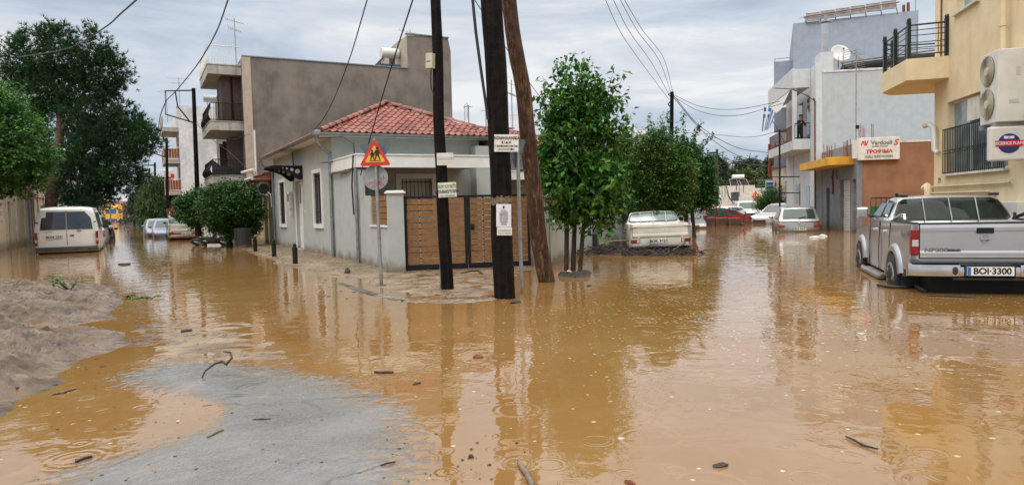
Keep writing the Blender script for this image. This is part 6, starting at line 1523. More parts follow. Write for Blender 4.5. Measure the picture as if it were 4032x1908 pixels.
for sd in (-1,1): MB().b(-.03,.0,min(sd*.60,sd*.78),max(sd*.60,sd*.78),1.175,1.195).build('tailgate_latch','car_cream',cp); MB().b(-.025,-.0,sd*.55-.02,sd*.55+.02,.87,.93).build('tailgate_hinge','car_cream',cp); MB().b(-.022,-.014,min(sd*.535,sd*.60),max(sd*.535,sd*.60),.77,.855).build('reversing_lamp','lamp_clear',cp)
m=MB(); m.b(.0,.02,-.80,.80,.66,.70); m.build('lower_panel','car_cream',cp)
m=MB(); m.ell((2.35,-.3,1.33),(.08,.13,.13)); m.build('headrest','rubber',cp)
# beige pickup in the left street
P2_=dict(P); P2_.update(w=1.70,paint='car_cream',bed_top=1.22,lamp=(.60,.78,.72,.84),bars=(-.36,.36),tg_bot=.86,bed_bot=.60)
X,Y=at_u(733,36.0),36.0
tp=pickup('muddy beige pickup with lettered tailgate beside the round bush in the left street',X,Y,HL_,-.44,P2_)
text('TOYOTA',.15,'ink_grey',tp,(-.006,-.15,1.10),(0,-1,0),(0,0,1),bold=.006,sx=1.25); plate(tp,'KA 9283',-.012,0,.74,-1,w=.44,h=.11,blue=False)
m=MB(); m.b(-.16,.02,-.78,.78,.52,.62); m.build('bumper','rust',tp,bevel=.02)
m=MB(); m.b(-.002,.03,-.83,.83,.70,.80); m.build('rear_panel','rust',tp)
# --- cream van, rear to us --------------------------------------
def rear_van(label,X,Y,hd,z):
    o=thing('van',label,'van',(X,Y,z),hd,None); W2=1.0; L_=4.9; H_=2.02
    body=[(0.02,.42),(0,.55),(-.0,.75),(.02,1.15),(.10,1.90),(.22,1.99),(.6,H_),(3.1,H_),(3.5,1.93),(4.15,1.22),(4.75,1.02),(4.9,.75),(4.9,.4)]+[(4.5,.36)]+arch(4.1,.34,.40,a0=0,a1=pi)+[(3.6,.36),(1.4,.36)]+arch(.98,.34,.40,a0=0,a1=pi)+[(.5,.38)]
    def hw(x,z_): 
        t=max(0,(z_-1.15)/.85); v=W2-.17*t**1.3-.03*max(0,(.6-z_)/.3); q=max(0,(x-3.6)/1.3); return v-.12*q**2
    def bl(x,z_,s): return (.07*s**4 if x<1 else (-.15*s*s if x>3.5 else 0),-.05*s**4*(1 if z_>1.85 else 0))
    loft(MB(),densify(body,.16),hw,bul=bl,slices=(-1,-.985,-.94,-.6,-.2,.2,.6,.94,.985,1),shr=(.95,.985,1,1,1,1,1,1,.985,.95),c=(2.4,1.1)).build('body','van_cream',o,smooth=38)
    def bx(z_): 
        for (a,b_) in (((0,.75),(.02,1.15)),((.02,1.15),(.10,1.90))):
            if a[1]<=z_<=b_[1]: return a[0]+(b_[0]-a[0])*(z_-a[1])/(b_[1]-a[1])
        return 0
    for sd in (-1,1):
        y0,y1=(.02,.84) if sd>0 else (-.84,-.02)
        m=MB(); V=[]
        for z_ in (1.18,1.5,1.83):
            for k in range(5): y=y0+(y1-y0)*k/4; s=y/hw(0,z_); V.append((bx(z_)-.010+bl(0,z_,s)[0],y*(hw(0,z_)/1.0)*.98,z_))
        m.add(V,[(a*5+k,a*5+k+1,(a+1)*5+k+1,(a+1)*5+k) for a in range(2) for k in range(4)]); d_=m.build('rear_door_window','glass_blueish',o,smooth=60,fix=False)
        m=MB(); m.b(-.03,.10,min(sd*.90,sd*.985),max(sd*.90,sd*.985),.62,1.10); t_=m.build('tail_lamp','lamp_red',o,bevel=.015); MB().b(-.036,-.028,min(sd*.915,sd*.97),max(sd*.915,sd*.97),.74,.84).build('reversing_lamp','lamp_clear',t_)
        MB().b(-.02,.02,min(sd*.86,sd*.93),max(sd*.86,sd*.93),1.42,1.47).build('door_hinge','plastic_dark',o)
        m=MB(); m.add([(x_,sd*(hw(x_,z_)+.006),z_) for x_,z_ in ((.45,1.22),(.50,1.78),(1.7,1.80),(1.7,1.22))],[(0,1,2,3)]); m.build('side_window','glass_blueish',o,fix=False)
        m=MB(); m.add([(x_,sd*(hw(x_,z_)+.006),z_) for x_,z_ in ((1.85,1.22),(1.85,1.80),(2.9,1.80),(2.9,1.22))],[(0,1,2,3)]); m.build('side_window','glass_blueish',o,fix=False)
        for wx in (.98,4.1): wheel(o,wx,sd*.86,.34,.34,side=sd)
        m=MB(); m.b(3.55,3.65,min(sd*.98,sd*1.2),max(sd*.98,sd*1.2),1.15,1.5); m.build('mirror','plastic_dark',o,bevel=.03)
    m=MB(); m.tube([(-.006,-.0,.62),(-.004,0,1.15),(.07,0,1.86)],.007,5); m.build('door_gap','under_black',o)
    m=MB(); m.prism([(-.10,.36),(-.10,.50),(-.07,.56),(.10,.56),(.10,.36)],lambda a,b_,d:(a,d,b_),-.97,.97); m.build('bumper','plastic_dark',o,bevel=.03)
    m=MB(); m.b(.3,4.6,-.8,.8,.25,.42); m.build('underbody','under_black',o)
    plate(o,'BON 1321',-.02,.38,.92,-1,w=.50,h=.12,blue=False); MB().b(-.02,-.002,-.10,-.22,.94,.99).build('door_handle','plastic_dark',o,bevel=.008); MB().b(-.015,-.0,-.45,-.33,1.12,1.15).build('door_pull','plastic_dark',o)
    text('TRANSIT',.055,'ink_grey',o,(-.004,.56,1.12),(0,-1,0),(0,0,1),sx=1.2)
    return o
cv=Vector((at_u(262,25.4),25.4,0)); rear_van('cream-white van with dark twin rear windows, rear towards us at the left wall',cv.x,cv.y,HL_+.0,-.33)
# --- yellow lorry cab far down the left street
X=at_u(453,150); tk=thing('lorry','yellow and blue lorry cab at the far end of the left street','lorry',(X,150,-.3),radians(270))
m=MB(); m.prism([(1.2,.5),(1.25,2.0),(1.0,3.3),(.7,3.9),(-1.0,3.9),(-1.0,.5)],lambda a,b_,d:(a,d,b_),-1.25,1.25); m.build('cab','truck_yellow',tk,bevel=.08)
m=MB(); m.add([(1.27,-1.1,2.0),(1.27,1.1,2.0),(1.10,1.05,3.0),(1.10,-1.05,3.0)],[(0,1,2,3)]); m.build('windscreen','truck_blue',tk,fix=False)
m=MB(); m.b(1.0,1.35,-1.2,1.2,.5,.95); m.build('bumper','truck_blue',tk,bevel=.05)
for sd in (-1,1): m=MB(); m.add([(.9,sd*1.26,2.0),(.75,sd*1.26,3.0),(-.3,sd*1.26,3.0),(-.3,sd*1.26,2.0)],[(0,1,2,3)]); m.build('side_window','glass',tk,fix=False); MB().tube([(0,sd*1.05,.5),(0,sd*1.25,.5)],.5,20).build('wheel','rubber',tk); MB().b(1.1,1.3,min(sd*1.25,sd*1.5),max(sd*1.25,sd*1.5),1.9,2.9).build('mirror','truck_yellow',tk,bevel=.03)
text('ΑΦ',.7,'ink_black',tk,(1.16,0,3.35),(0,1,0),(0,0,1))
# --- motorcycle lying on its side
X,Y=G(835,966); mc=thing('motorcycle','black motorcycle lying on its side in the water below the round bush','motorcycle',(X,Y,.02),radians(-20))
def torus(mb,c,R,r,ax,n=22,k=6,tilt=0):
    V=[];F=[]
    for i in range(n):
        a=2*pi*i/n; d=Vector((cos(a),0,sin(a))); 
        for j in range(k): b_=2*pi*j/k; v=d*(R+r*cos(b_))+Vector((0,r*sin(b_),0)); v=ax@v; V.append(tuple(Vector(c)+v))
    for i in range(n):
        for j in range(k): F.append((i*k+j,i*k+(j+1)%k,((i+1)%n)*k+(j+1)%k,((i+1)%n)*k+j))
    mb.add(V,F)
ax=Matrix.Rotation(radians(62),3,'X')
for x in (-.68,.68):
    m=MB(); torus(m,(x,0,.10),.28,.055,ax); w_=m.build('wheel','rubber',mc,smooth=60); m=MB(); torus(m,(x,0,.10),.20,.015,ax); 
    for k in range(5): a=2*pi*k/5; m.tube([(x,0,.10),tuple(Vector((x,0,.10))+ax@Vector((.2*cos(a),0,.2*sin(a))))],.014,5)
    m.build('rim','silver_rim',w_,smooth=60)
m=MB(); m.ell((.15,.12,.26),(.30,.16,.14)); m.build('tank','car_black',mc,smooth=60); m=MB(); m.ell((-.35,.15,.27),(.36,.10,.08)); m.build('seat','rubber',mc,smooth=60)
m=MB(); m.tube([(.68,0,.10),(.5,.15,.35),(.38,.30,.42)],.03,6); m.tube([(.68,.1,.06),(.52,.25,.30)],.03,6); m.build('fork','chrome',mc); m=MB(); m.ell((.62,.22,.35),(.12,.12,.10)); m.build('headlamp','chrome',mc,smooth=60)
m=MB(); m.b(-.25,.25,-.08,.16,.05,.24); m.build('engine','under_black',mc,bevel=.03); m=MB(); m.tube([(.40,.0,.38),(.44,.36,.52)],.014,6); m.build('handlebar','black_metal',mc)
m=MB(); m.tube([(-.1,-.12,.10),(-.75,-.10,.20)],.045,8); m.build('exhaust','black_metal',mc,smooth=60)
m=MB(); m.ell((-.72,.12,.30),(.16,.10,.05)); m.build('tail_fairing','car_black',mc,smooth=60)
# --- brown sofa adrift, back towards us
X,Y=at_u(2842,37.2),37.6; sf=thing('sofa','brown three-seat sofa floating in front of the red car, its back to us','sofa',(X,Y,-.35),radians(2))
for k in range(3): MB().b(-1.02+k*.68,-1.02+k*.68+.665,-.42,-.18,.10,.82-.03*k).build('back_cushion','sofa_brown',sf,bevel=.06)
m=MB(); m.b(-1.02,1.02,-.18,.45,.1,.45); m.build('seat','sofa_brown',sf,bevel=.05)
for x0,h_ in ((-1.25,.62),(1.03,.50)): MB().b(x0,x0+.22,-.42,.45,.1,h_).build('armrest','sofa_brown',sf,bevel=.06)
m=MB(); m.tube([(1.3,.1,.25),(1.42,.05,.95)],.05,6); m.build('broken_leg','pole_brown',sf)
# ======================= trees and plants =======================
def leaf_cloud(name,centers,size,mat,parent,aspect=.5,seed=0,droop=.3,fold=.12,upb=.5):
    """one small folded, pointed leaf at each centre"""
    r=np.random.RandomState(seed); n=len(centers); C=np.asarray(centers,float)
    th=r.uniform(0,2*pi,n); ph=r.normal(-droop,.45,n)
    d=np.stack([np.cos(th)*np.cos(ph),np.sin(th)*np.cos(ph),np.sin(ph)],1)
    up=np.stack([r.normal(0,.5,n),r.normal(0,.5,n),np.full(n,upb)+.4],1); 
    s=np.cross(d,up); s/=np.linalg.norm(s,axis=1,keepdims=True)+1e-9; u=np.cross(s,d)
    L_=(size*r.uniform(.65,1.25,n))[:,None]; Wd=L_*aspect*.5
    p0=C; p1=C+d*L_*.45+s*Wd+u*L_*fold; p2=C+d*L_; p3=C+d*L_*.45-s*Wd+u*L_*fold
    V=np.stack([p0,p1,p2,p3],1).reshape(-1,3); F=np.arange(n*4).reshape(n,4)
    F=np.concatenate([F[:,[0,1,2]],F[:,[0,2,3]]],1).reshape(-1,3)
    return raw_mesh(name,V,F,mat,parent)
def sprays(ends,per,spread,seed=0,grow=(0,0,1),L_=.5,jit=.05):
    """leaf positions strung along short twigs that start at the clump centres"""
    r=np.random.RandomState(seed); out=[]; tw=[]
    for e in ends:
        for k in range(per[0]):
            a=r.normal(0,1,3); a/=np.linalg.norm(a); dirn=a*.9+np.array(grow)*r.uniform(.2,1.0); dirn/=np.linalg.norm(dirn)
            st=np.array(e)+r.normal(0,1,3)*spread*.45; ln=L_*r.uniform(.5,1.2)
            t=np.linspace(.1,1,per[1])[:,None]; pts=st+dirn*t*ln+r.normal(0,jit,(per[1],3)); out.append(pts); tw.append((tuple(st-dirn*.05),tuple(st+dirn*ln*.95)))
    return np.concatenate(out),tw
def clumps(boxes,n,seed):
    """random clump centres on ellipsoid shells: boxes = (cx,cy,cz,rx,ry,rz)"""
    r=np.random.RandomState(seed); out=[]; vol=[b[3]*b[4]*b[5] for b in boxes]; tot=sum(v**.8 for v in vol)
    for b,v in zip(boxes,vol):
        k=max(3,int(n*v**.8/tot)); 
        for _ in range(k):
            a=r.normal(0,1,3); a/=np.linalg.norm(a); q=r.uniform(.45,1.0)**.6
            out.append((b[0]+a[0]*b[3]*q,b[1]+a[1]*b[4]*q,b[2]+a[2]*b[5]*q))
    return out
def trunk_mesh(parent,base,trunks,ends,mat,seed=0,nl=16,r0=.07):
    """stems (lists of points + radii) and limbs reaching toward crown clumps"""
    r=random.Random(seed); m=MB()
    for pts,rad in trunks: m.tube(pts,rad,10)
    tips=[(Vector(p[0][-1]),Vector(p[0][len(p[0])//2])) for p in trunks]
    el=list(ends); r.shuffle(el)
    for e in el[:nl]:
        e=Vector(e); t,mid=min(tips,key=lambda q:(q[0]-e).length); s=mid.lerp(t,r.uniform(.3,1))
        w=s.lerp(e,.5)+Vector((r.uniform(-.1,.1),r.uniform(-.1,.1),-.05*(e-s).length)); m.tube([tuple(s),tuple(w),tuple(e)],[r0*.5,r0*.32,r0*.1],6)
    o=m.build('trunk',mat,parent,smooth=60,fix=False); return o
def pbox(u0,v0,u1,v1,Y,base,dy=.8):
    """ellipsoid that fills this part of the view at depth Y, in coordinates relative to base"""
    c=D((u0+u1)/2,(v0+v1)/2,Y); s=Y/FPX; return (c[0]-base[0],Y-base[1],c[2],(u1-u0)/2*s,(u1-u0)/2*s*dy,(v1-v0)/2*s)
GT='trees and shrubs along the streets'
def broadleaf(label,name,base,boxes,mat,n,per,size,trunks,spread=.25,seed=1,grow=(0,0,1),L_=.45,aspect=.5,bark='bark',droop=.3,nl=16,r0=.07,extra=(),cat='tree',jit=.05,shoots=()):
    o=thing(name,label,cat,(base[0],base[1],0),0,GT)
    bx=[pbox(*b[:5],base,*(b[5:])) for b in boxes]; cl=clumps(bx,n,seed)+[tuple(q) for q in extra]
    P_,tw=sprays(cl,per,spread,seed,grow,L_,jit)
    P_=P_[P_[:,2]>.12]
    rs=np.random.RandomState(seed+99); sh_=[]
    for a_,b_,k_ in shoots:
        a_=np.array(a_); b_=np.array(b_); t_=np.linspace(0,1,k_)[:,None]; bend=np.array([0,0,.12])*np.sin(t_*pi)
        sh_.append(a_+(b_-a_)*t_+bend+rs.normal(0,.045,(k_,3))); tw.append((tuple(a_),tuple(b_))); tw.append((tuple(a_),tuple(b_)))
    if sh_: P_=np.concatenate([P_]+sh_)
    leaf_cloud('crown',P_,size,mat,o,aspect=aspect,seed=seed,droop=droop)
    tr=trunk_mesh(o,base,trunks,cl,bark,seed,nl,r0)
    m=MB(); rr=random.Random(seed); 
    for a,b in tw[::2]: m.tube([a,b],[.008,.003],3,cap=False)
    m.build('twigs',bark,tr,fix=False)
    return o
# mulberry in front of the wall (large leaves, upright shoots)
b=G(2250,1066)
def rel(u,v,Y,b): p=D(u,v,Y); return (p[0]-b[0],Y-b[1],p[2])
Yt=b[1]
tr=[([(-.12,0,-.4),rel(2232,900,Yt,b),rel(2225,700,Yt,b),rel(2200,480,Yt,b)],[.052,.045,.036,.025]),([(.02,.08,-.4),rel(2262,900,Yt,b),rel(2275,650,Yt,b),rel(2280,400,Yt,b)],[.055,.045,.036,.025]),([(.13,-.05,-.4),rel(2296,900,Yt,b),rel(2330,720,Yt,b),rel(2370,520,Yt,b)],[.050,.04,.034,.02])]
broadleaf('tall mulberry tree with several thin stems and large glossy leaves beside the leaning pole','mulberry_tree',b,
 [(2150,380,2410,800,Yt),(2175,310,2350,520,Yt,.7),(2150,600,2430,880,Yt),(2300,370,2420,600,Yt),(2130,500,2220,760,Yt),(2240,640,2430,900,Yt-.2)],
 'leaf_mulberry',190,(6,9),.145,tr,spread=.24,seed=3,L_=.42,aspect=.52,droop=.55,nl=26,r0=.06,
 shoots=[(rel(u0,v0,Yt+dy,b),rel(u1,v1,Yt+dy,b),k) for u0,v0,u1,v1,dy,k in ((2215,420,2190,235,0,26),(2235,400,2225,225,.2,26),(2270,400,2262,215,0,28),(2290,400,2300,222,-.2,28),(2310,420,2335,235,0,24),(2370,450,2420,262,0,26),(2390,480,2455,290,.2,24),(2390,540,2478,350,0,22),(2400,600,2492,440,0,22),(2400,640,2480,500,.1,20),(2190,450,2135,300,0,22),(2180,480,2105,380,.1,20),(2170,520,2095,440,0,18),(2170,700,2080,780,0,20),(2180,640,2070,720,.1,18),(2200,800,2130,900,0,16),(2400,800,2440,910,0,16))])
# citrus tree
b=G(2400,958); Yt=b[1]
tr=[([(-.08,0,-.4),rel(2392,880,Yt,b),rel(2395,780,Yt,b)],[.06,.05,.04]),([(.1,0,-.4),rel(2412,880,Yt,b),rel(2430,760,Yt,b)],[.06,.05,.035])]
broadleaf('small citrus tree with yellow-green leaves right of the mulberry','citrus_tree',b,[(2340,600,2500,800,Yt),(2380,530,2540,720,Yt),(2350,720,2540,880,Yt),(2450,560,2580,760,Yt)],'leaf_citrus',330,(7,9),.095,tr,spread=.25,seed=5,L_=.32,nl=18)
# pomegranate-ish round shrub tree
b=(at_u(2590,21.0),21.0); Yt=21.0
tr=[([(-.05,0,-.4),rel(2560,850,Yt,b),rel(2560,760,Yt,b)],[.08,.06,.05]),([(.15,0,-.4),rel(2610,850,Yt,b),rel(2620,740,Yt,b)],[.07,.06,.04])]
broadleaf('wide green tree with fine leaves above the cream pickup','fruit_tree',b,[(2480,580,2660,800,Yt),(2520,520,2640,680,Yt),(2540,640,2720,860,Yt),(2470,700,2620,870,Yt),(2620,600,2730,800,Yt)],'leaf_citrus',430,(8,10),.095,tr,spread=.28,seed=6,L_=.30,nl=18)
# tall hibiscus / mulberry shoots
b=(at_u(2710,26.0),26.0); Yt=26.0
tr=[([(0,0,-.4),rel(2700,830,Yt,b),rel(2690,700,Yt,b),rel(2670,560,Yt,b)],[.10,.08,.06,.03]),([(.25,0,-.4),rel(2725,830,Yt,b),rel(2740,680,Yt,b),rel(2760,580,Yt,b)],[.09,.07,.05,.03])]
ex=[]
for (u0,v0,u1,v1,k) in ((2590,600,2552,452,8),(2610,640,2575,510,4),(2640,600,2628,440,8),(2620,600,2600,460,5),(2690,600,2690,440,8),(2715,640,2745,500,5),(2740,620,2808,530,8),(2720,600,2762,480,8),(2760,680,2815,600,4),(2660,600,2665,500,5),(2560,620,2545,540,4)):
    ex.append((rel(u0,v0,Yt+((k*7)%3-1)*.3,b),rel(u1,v1,Yt+((k*7)%3-1)*.3,b),k*13))
o=broadleaf('dark green tree with upright feathery shoots and red blossoms beyond the cream pickup','flowering_tree',b,[(2600,620,2760,840,Yt),(2680,600,2800,800,Yt),(2640,560,2740,700,Yt),(2700,680,2815,850,Yt)],'leaf_hibiscus',430,(7,9),.125,tr,spread=.26,seed=8,L_=.38,nl=18,shoots=ex)
m=MB(); r_=random.Random(4)
for u,v in ((2733,680),(2712,674),(2722,708),(2727,720),(2726,738),(2678,640),(2735,660),(2668,707)):
    p=rel(u,v,Yt-1.05,b); m.ell(p,(.045,.04,.045),6,5); m.ell((p[0]+.06,p[1],p[2]-.05),.03,6,4)
m.build('blossoms','flower_red',o)
# round clipped bush on the left street
b=(at_u(900,26.8),26.8); Yt=26.8
tr=[([(0,0,-.4),(0,0,.3),(.05,0,.9)],[.12,.11,.09])]
broadleaf('big clipped round bush beside the cream house on the left pavement','round_bush',b,[(788,712,1042,925,Yt,1.0),(800,720,1030,920,Yt,1.0),(815,790,1030,955,Yt)],'leaf_bush',560,(7,8),.095,tr,spread=.16,seed=9,L_=.20,nl=12,cat='bush',aspect=.55)
b=(at_u(775,32.0),32.0); Yt=32.0
broadleaf('dark leafy shrub reaching over the beige pickup left of the round bush','leafy_shrub',b,[(700,770,860,890,Yt),(740,755,850,840,Yt),(690,800,760,870,Yt)],'leaf_bush',330,(6,8),.14,[([(0,0,-.4),(0,0,.9)],[.1,.08])],spread=.25,seed=10,L_=.32,nl=10,cat='bush')
MB().tube([(0,0,-.3),(0,0,.75)],.30,14).build('plant_pot','plastic_dark',None); tag(COL.objects[-1],'dark round planter under the round bush','planter'); COL.objects[-1].location=(at_u(955,25.7),25.7,0)
# willow-like tree far left street
b=(at_u(610,62.),62.); Yt=62.
broadleaf('tall pale green feathery tree hanging over the far left street','pepper_tree',b,[(556,710,640,880,Yt),(580,690,670,840,Yt),(560,740,680,885,Yt),(600,700,650,780,Yt),(600,780,690,890,Yt)],'leaf_willow',420,(6,10),.30,[([(0,0,-.4),(.2,0,1.5),(.1,0,3.2)],[.3,.25,.15])],spread=.6,seed=11,grow=(0,0,-1.4),L_=1.0,aspect=.28,droop=1.1,nl=14,r0=.2)
# conifers behind it
def conifer(label,b,h,w,n,mat='needle_dark',seed=1,z0=.5):
    o=thing('conifer',label,'tree',(b[0],b[1],0),0,GT); r=np.random.RandomState(seed); C=[]
    m=MB(); m.tube([(0,0,-.4),(0,0,h*.95)],[w*.06,.03],8); 
    for i in range(n):
        t=r.uniform(0,1)**.8; z=z0+(h-z0)*t; rad=w*(1-t)**.85*(.75+.25*sin(t*40)); a=r.uniform(0,2*pi); k=10
        tt=np.linspace(.2,1,k)[:,None]; e=np.array([cos(a)*rad,sin(a)*rad,z-rad*.12+.15*rad*tt[-1,0]])
        C.append(np.array([0,0,z])+(e-np.array([0,0,z]))*tt+r.normal(0,.10,(k,3))); 
        if i%6==0: m.tube([(0,0,z),tuple(e)],[.04,.01],4,cap=False)
    leaf_cloud('crown',np.concatenate(C),.34,mat,o,aspect=.45,seed=seed,droop=.1); m.build('trunk','bark',o,fix=False)
conifer('dark conifer rising behind the pale feathery tree',(at_u(562,88.),88.),6.6,3.0,330,seed=2)
conifer('second darker conifer nearer the lorry, smaller',(at_u(530,95.),95.),4.2,2.6,200,seed=3)
# ---- stone pine
bx_,by_=at_u(213,35.5),35.5; b=(bx_,by_)
o=thing('pine_tree','huge dark stone pine with reddish forked trunk behind the cream van','tree',(bx_,by_,0),0,GT)
def prel(u,v,Y=35.5): return rel(u,v,Y,b)
m=MB()
t1=[(-.15,0,-.4),prel(195,880),prel(205,760),prel(222,640),prel(236,520),prel(243,400),prel(250,300)]
t2=[prel(212,800),prel(190,650),prel(150,500),prel(120,400),prel(90,300)]
t3=[prel(236,520),prel(300,430),prel(370,380),prel(420,340)]
t4=[prel(243,420),prel(210,330),prel(190,230)]; t5=[prel(245,380),prel(310,280),prel(350,220)]
t6=[prel(222,640),prel(300,600),prel(400,560),prel(500,540)]; t7=[prel(215,700),prel(290,700),prel(380,690)]
for t,rr in ((t1,[.36,.30,.27,.24,.2,.15,.08]),(t2,[.2,.17,.14,.1,.05]),(t3,[.13,.1,.07,.04]),(t4,[.13,.1,.05]),(t5,[.12,.08,.05]),(t6,[.12,.09,.07,.04]),(t7,[.1,.07,.04])): m.tube(t,rr,10)
pb=[(10,190,150,330),(60,120,260,320),(150,110,330,300),(260,125,430,330),(300,190,480,400),(380,220,500,380),(20,260,240,430),(120,270,340,430),(260,300,470,520),(350,380,530,560),(380,440,580,620),(300,480,560,720),(440,500,620,620),(250,560,480,760),(360,600,560,760),(250,640,430,830),(280,730,440,830),(80,350,190,470),(280,760,360,850),(150,400,360,560,37.6),(200,500,400,680,37.8),(230,620,400,800,37.8),(60,300,200,420),(120,640,230,760,38.2)]
def needle_cloud(name,boxes,n_clump,tufts,mat,parent,seed,ln=.19,Y=35.5,nd=7,dy=.9):
    r=np.random.RandomState(seed); cl=[]
    for q in boxes:
        e=pbox(*q[:4],(q[4] if len(q)>4 else Y),b,dy); k=max(5,int(n_clump*(e[3]*e[5])**.7/2.0))
        for _ in range(k):
            a=r.normal(0,1,3); a/=np.linalg.norm(a); s=r.uniform(.35,1.0)**.5; cl.append((e[0]+a[0]*e[3]*s,e[1]+a[1]*e[4]*s,e[2]+a[2]*e[5]*s,a[0],a[1],a[2]))
    cl=np.array(cl); N_=len(cl)
    # branchlets: each clump fans out sprigs, each sprig carries needle tufts
    S=np.repeat(cl,tufts,0); M_=len(S); d=S[:,3:]*.8+r.normal(0,.65,(M_,3))+np.array([0,0,.55]); d/=np.linalg.norm(d,axis=1,keepdims=True)
    off=r.uniform(.0,.50,(M_,1)); st=S[:,:3]+d*off+r.normal(0,.10,(M_,3))
    st=np.repeat(st,nd,0); dd=np.repeat(d,nd,0)+r.normal(0,.55,(M_*nd,3)); dd/=np.linalg.norm(dd,axis=1,keepdims=True)
    L_=ln*r.uniform(.6,1.3,(M_*nd,1)); sd_=np.cross(dd,r.normal(0,1,(M_*nd,3))); sd_/=np.linalg.norm(sd_,axis=1,keepdims=True)
    w=.017
    V=np.stack([st-sd_*w,st+sd_*w,st+dd*L_],1).reshape(-1,3); F=np.arange(len(V)).reshape(-1,3)
    # every sprig keeps one tone: join its needles through a shared island is not possible, so tone varies needle by needle
    return raw_mesh(name,V,F,mat,parent), cl
cr_,cl=needle_cloud('crown',pb,84,15,'needle',o,21,nd=9,ln=.22)
nodes=[Vector(p) for t in (t1,t2,t3,t4,t5,t6,t7) for p in t[1:]]
for q in cl[::22]:
    e=Vector(q[:3]); s=min(nodes,key=lambda p:(p-e).length); m.tube([tuple(s),tuple(s.lerp(e,.5)+Vector((0,0,-.1))),tuple(e)],[.045,.03,.012],5,cap=False)
m.build('trunk','bark_pine',o,smooth=60,fix=False)
# ---- broad tree front left
b=(at_u(20,24.),24.); Yt=24.
broadleaf('bright green broadleaf tree overhanging the left edge in front of the pine','street_tree',b,[(-260,300,90,560,Yt),(-120,440,170,640,Yt),(-200,520,200,760,Yt),(-60,560,190,700,Yt),(-150,640,110,790,Yt),(-300,400,0,800,Yt),(-60,380,90,520,Yt)],'leaf_left',620,(7,9),.14,[([(-.9,0,-.4),(-.8,0,1.5),(-.5,0,3)],[.16,.14,.1])],spread=.35,seed=14,L_=.42,aspect=.5,droop=.4,nl=16,r0=.1)
# small bush at the right street, in front of the ruin
b=(at_u(3030,43.),43.); Yt=43.
broadleaf('fresh green bush leaning over the white hatchback in front of the ruined house','green_bush',b,[(2990,770,3060,835,Yt),(3010,750,3080,830,Yt),(2985,790,3050,830,Yt)],'leaf_bush' if 0 else 'leaf_left',110,(5,8),.17,[([(.2,0,-.4),(.1,0,.9)],[.08,.05])],spread=.3,seed=15,grow=(-.6,0,.5),L_=.6,aspect=.3,nl=10,cat='bush')
# eucalypts and olives beyond the white wall
for i,(u,Y,u0,v0,u1,v1,mat,lab,kk) in enumerate((
 (2935,120,2880,620,2990,740,'leaf_euc','dark eucalyptus standing tallest behind the solar water heater',1),
 (2990,112,2960,640,3030,760,'leaf_euc','dark eucalyptus right of the tallest one',1),
 (2880,115,2830,655,2905,770,'leaf_olive','yellow-green tree behind the left end of the white wall',0),
 (2955,100,2915,680,3010,770,'leaf_olive','rounded olive-green tree in front of the eucalyptus',0),
 (3020,105,2985,665,3050,760,'leaf_olive','olive-green tree behind the shop signboard',0),
 (2815,125,2775,640,2860,740,'leaf_euc','loose grey-green tree behind the low grey house',1),
 (3085,100,3030,600,3110,700,'leaf_euc','dark green tree above the ruined house',1),
 (2800,90,2790,620,2840,730,'leaf_euc','thin grey-green tree right beside the far street pole',1))):
    b=(at_u(u,Y),Y)
    w=(u1-u0); h=v1-v0
    bxs=[(u0,v0+h*.25,u1,v1,Y),(u0+w*.1,v0,u0+w*.55,v0+h*.5,Y),(u0+w*.45,v0+h*.1,u1-w*.02,v0+h*.6,Y),(u0,v0+h*.5,u0+w*.5,v1,Y)]
    broadleaf(lab,'eucalyptus' if kk else 'olive_tree',b,bxs,mat,170,(5,8),.50,[([(0,0,-.4),(.2,0,3),(.1,0,5.2)],[.25,.2,.1])],spread=.7,seed=30+i,L_=.9,aspect=.45,nl=14,r0=.18)
# ======================= surroundings =======================
# left side of the left street: cream building
PLW=(-19.6,26.0,0)
lb=thing('street_building','long cream building with stained gate panels and small upper windows along the left edge','building',PLW,A1)
LBl=26.0
m=MB()
wl=[(6+k*2.6,7.1+k*2.6,2.95,3.75) for k in range(7)]; gl_=[(1.0,1.9,-.4,2.0),(5.2,6.2,-.4,2.05),(11.5,14.2,-.4,2.3),(17,18.2,-.4,2.0)]
wall(m,lambda a,z,d:(-d,a,z),-14,LBl,-.5,4.75,wl+gl_,.14)
m.q((0,LBl,-.5),(0,LBl,4.75),(-8,LBl,4.75),(-8,LBl,-.5)); m.q((0,-14,4.75),(0,LBl,4.75),(-8,LBl,4.75),(-8,-14,4.75)); m.q((0,-14,-.5),(0,-14,4.75),(-8,-14,4.75),(-8,-14,-.5))
m.b(.002,.10,-14,LBl,2.45,2.62); m.b(.0,.14,-14,LBl,4.6,4.85)
for k in range(11): m.b(.001,.07,-3.4+k*2.7,-3.15+k*2.7,-.5,2.44)
m.build('wall','cream_old',lb,fix=False)
for a,b_,c,d in wl:
    mm=MB(); mm.b(-.12,-.09,a,b_,c,d); w_=mm.build('window','glass',lb); mm=MB(); mm.b(-.09,-.05,(a+b_)/2-.03,(a+b_)/2+.03,c,d); mm.b(-.085,-.055,a,a+.05,c,d); mm.b(-.085,-.055,b_-.05,b_,c,d); mm.build('sash','white_paint',w_)
for a,b_,c,d in gl_: mm=MB(); mm.b(-.12,-.08,a,b_,c,d); mm.build('door','sign_back',lb)
m=MB()
for q in range(3): 
    y0=1.2+q*1.2; m.tube([(.011,y0+.12*sin(t*1.9+q),1.15+t*.09) for t in range(9)],.012,4,cap=False)
m.build('scrawl','ink_faded',lb)
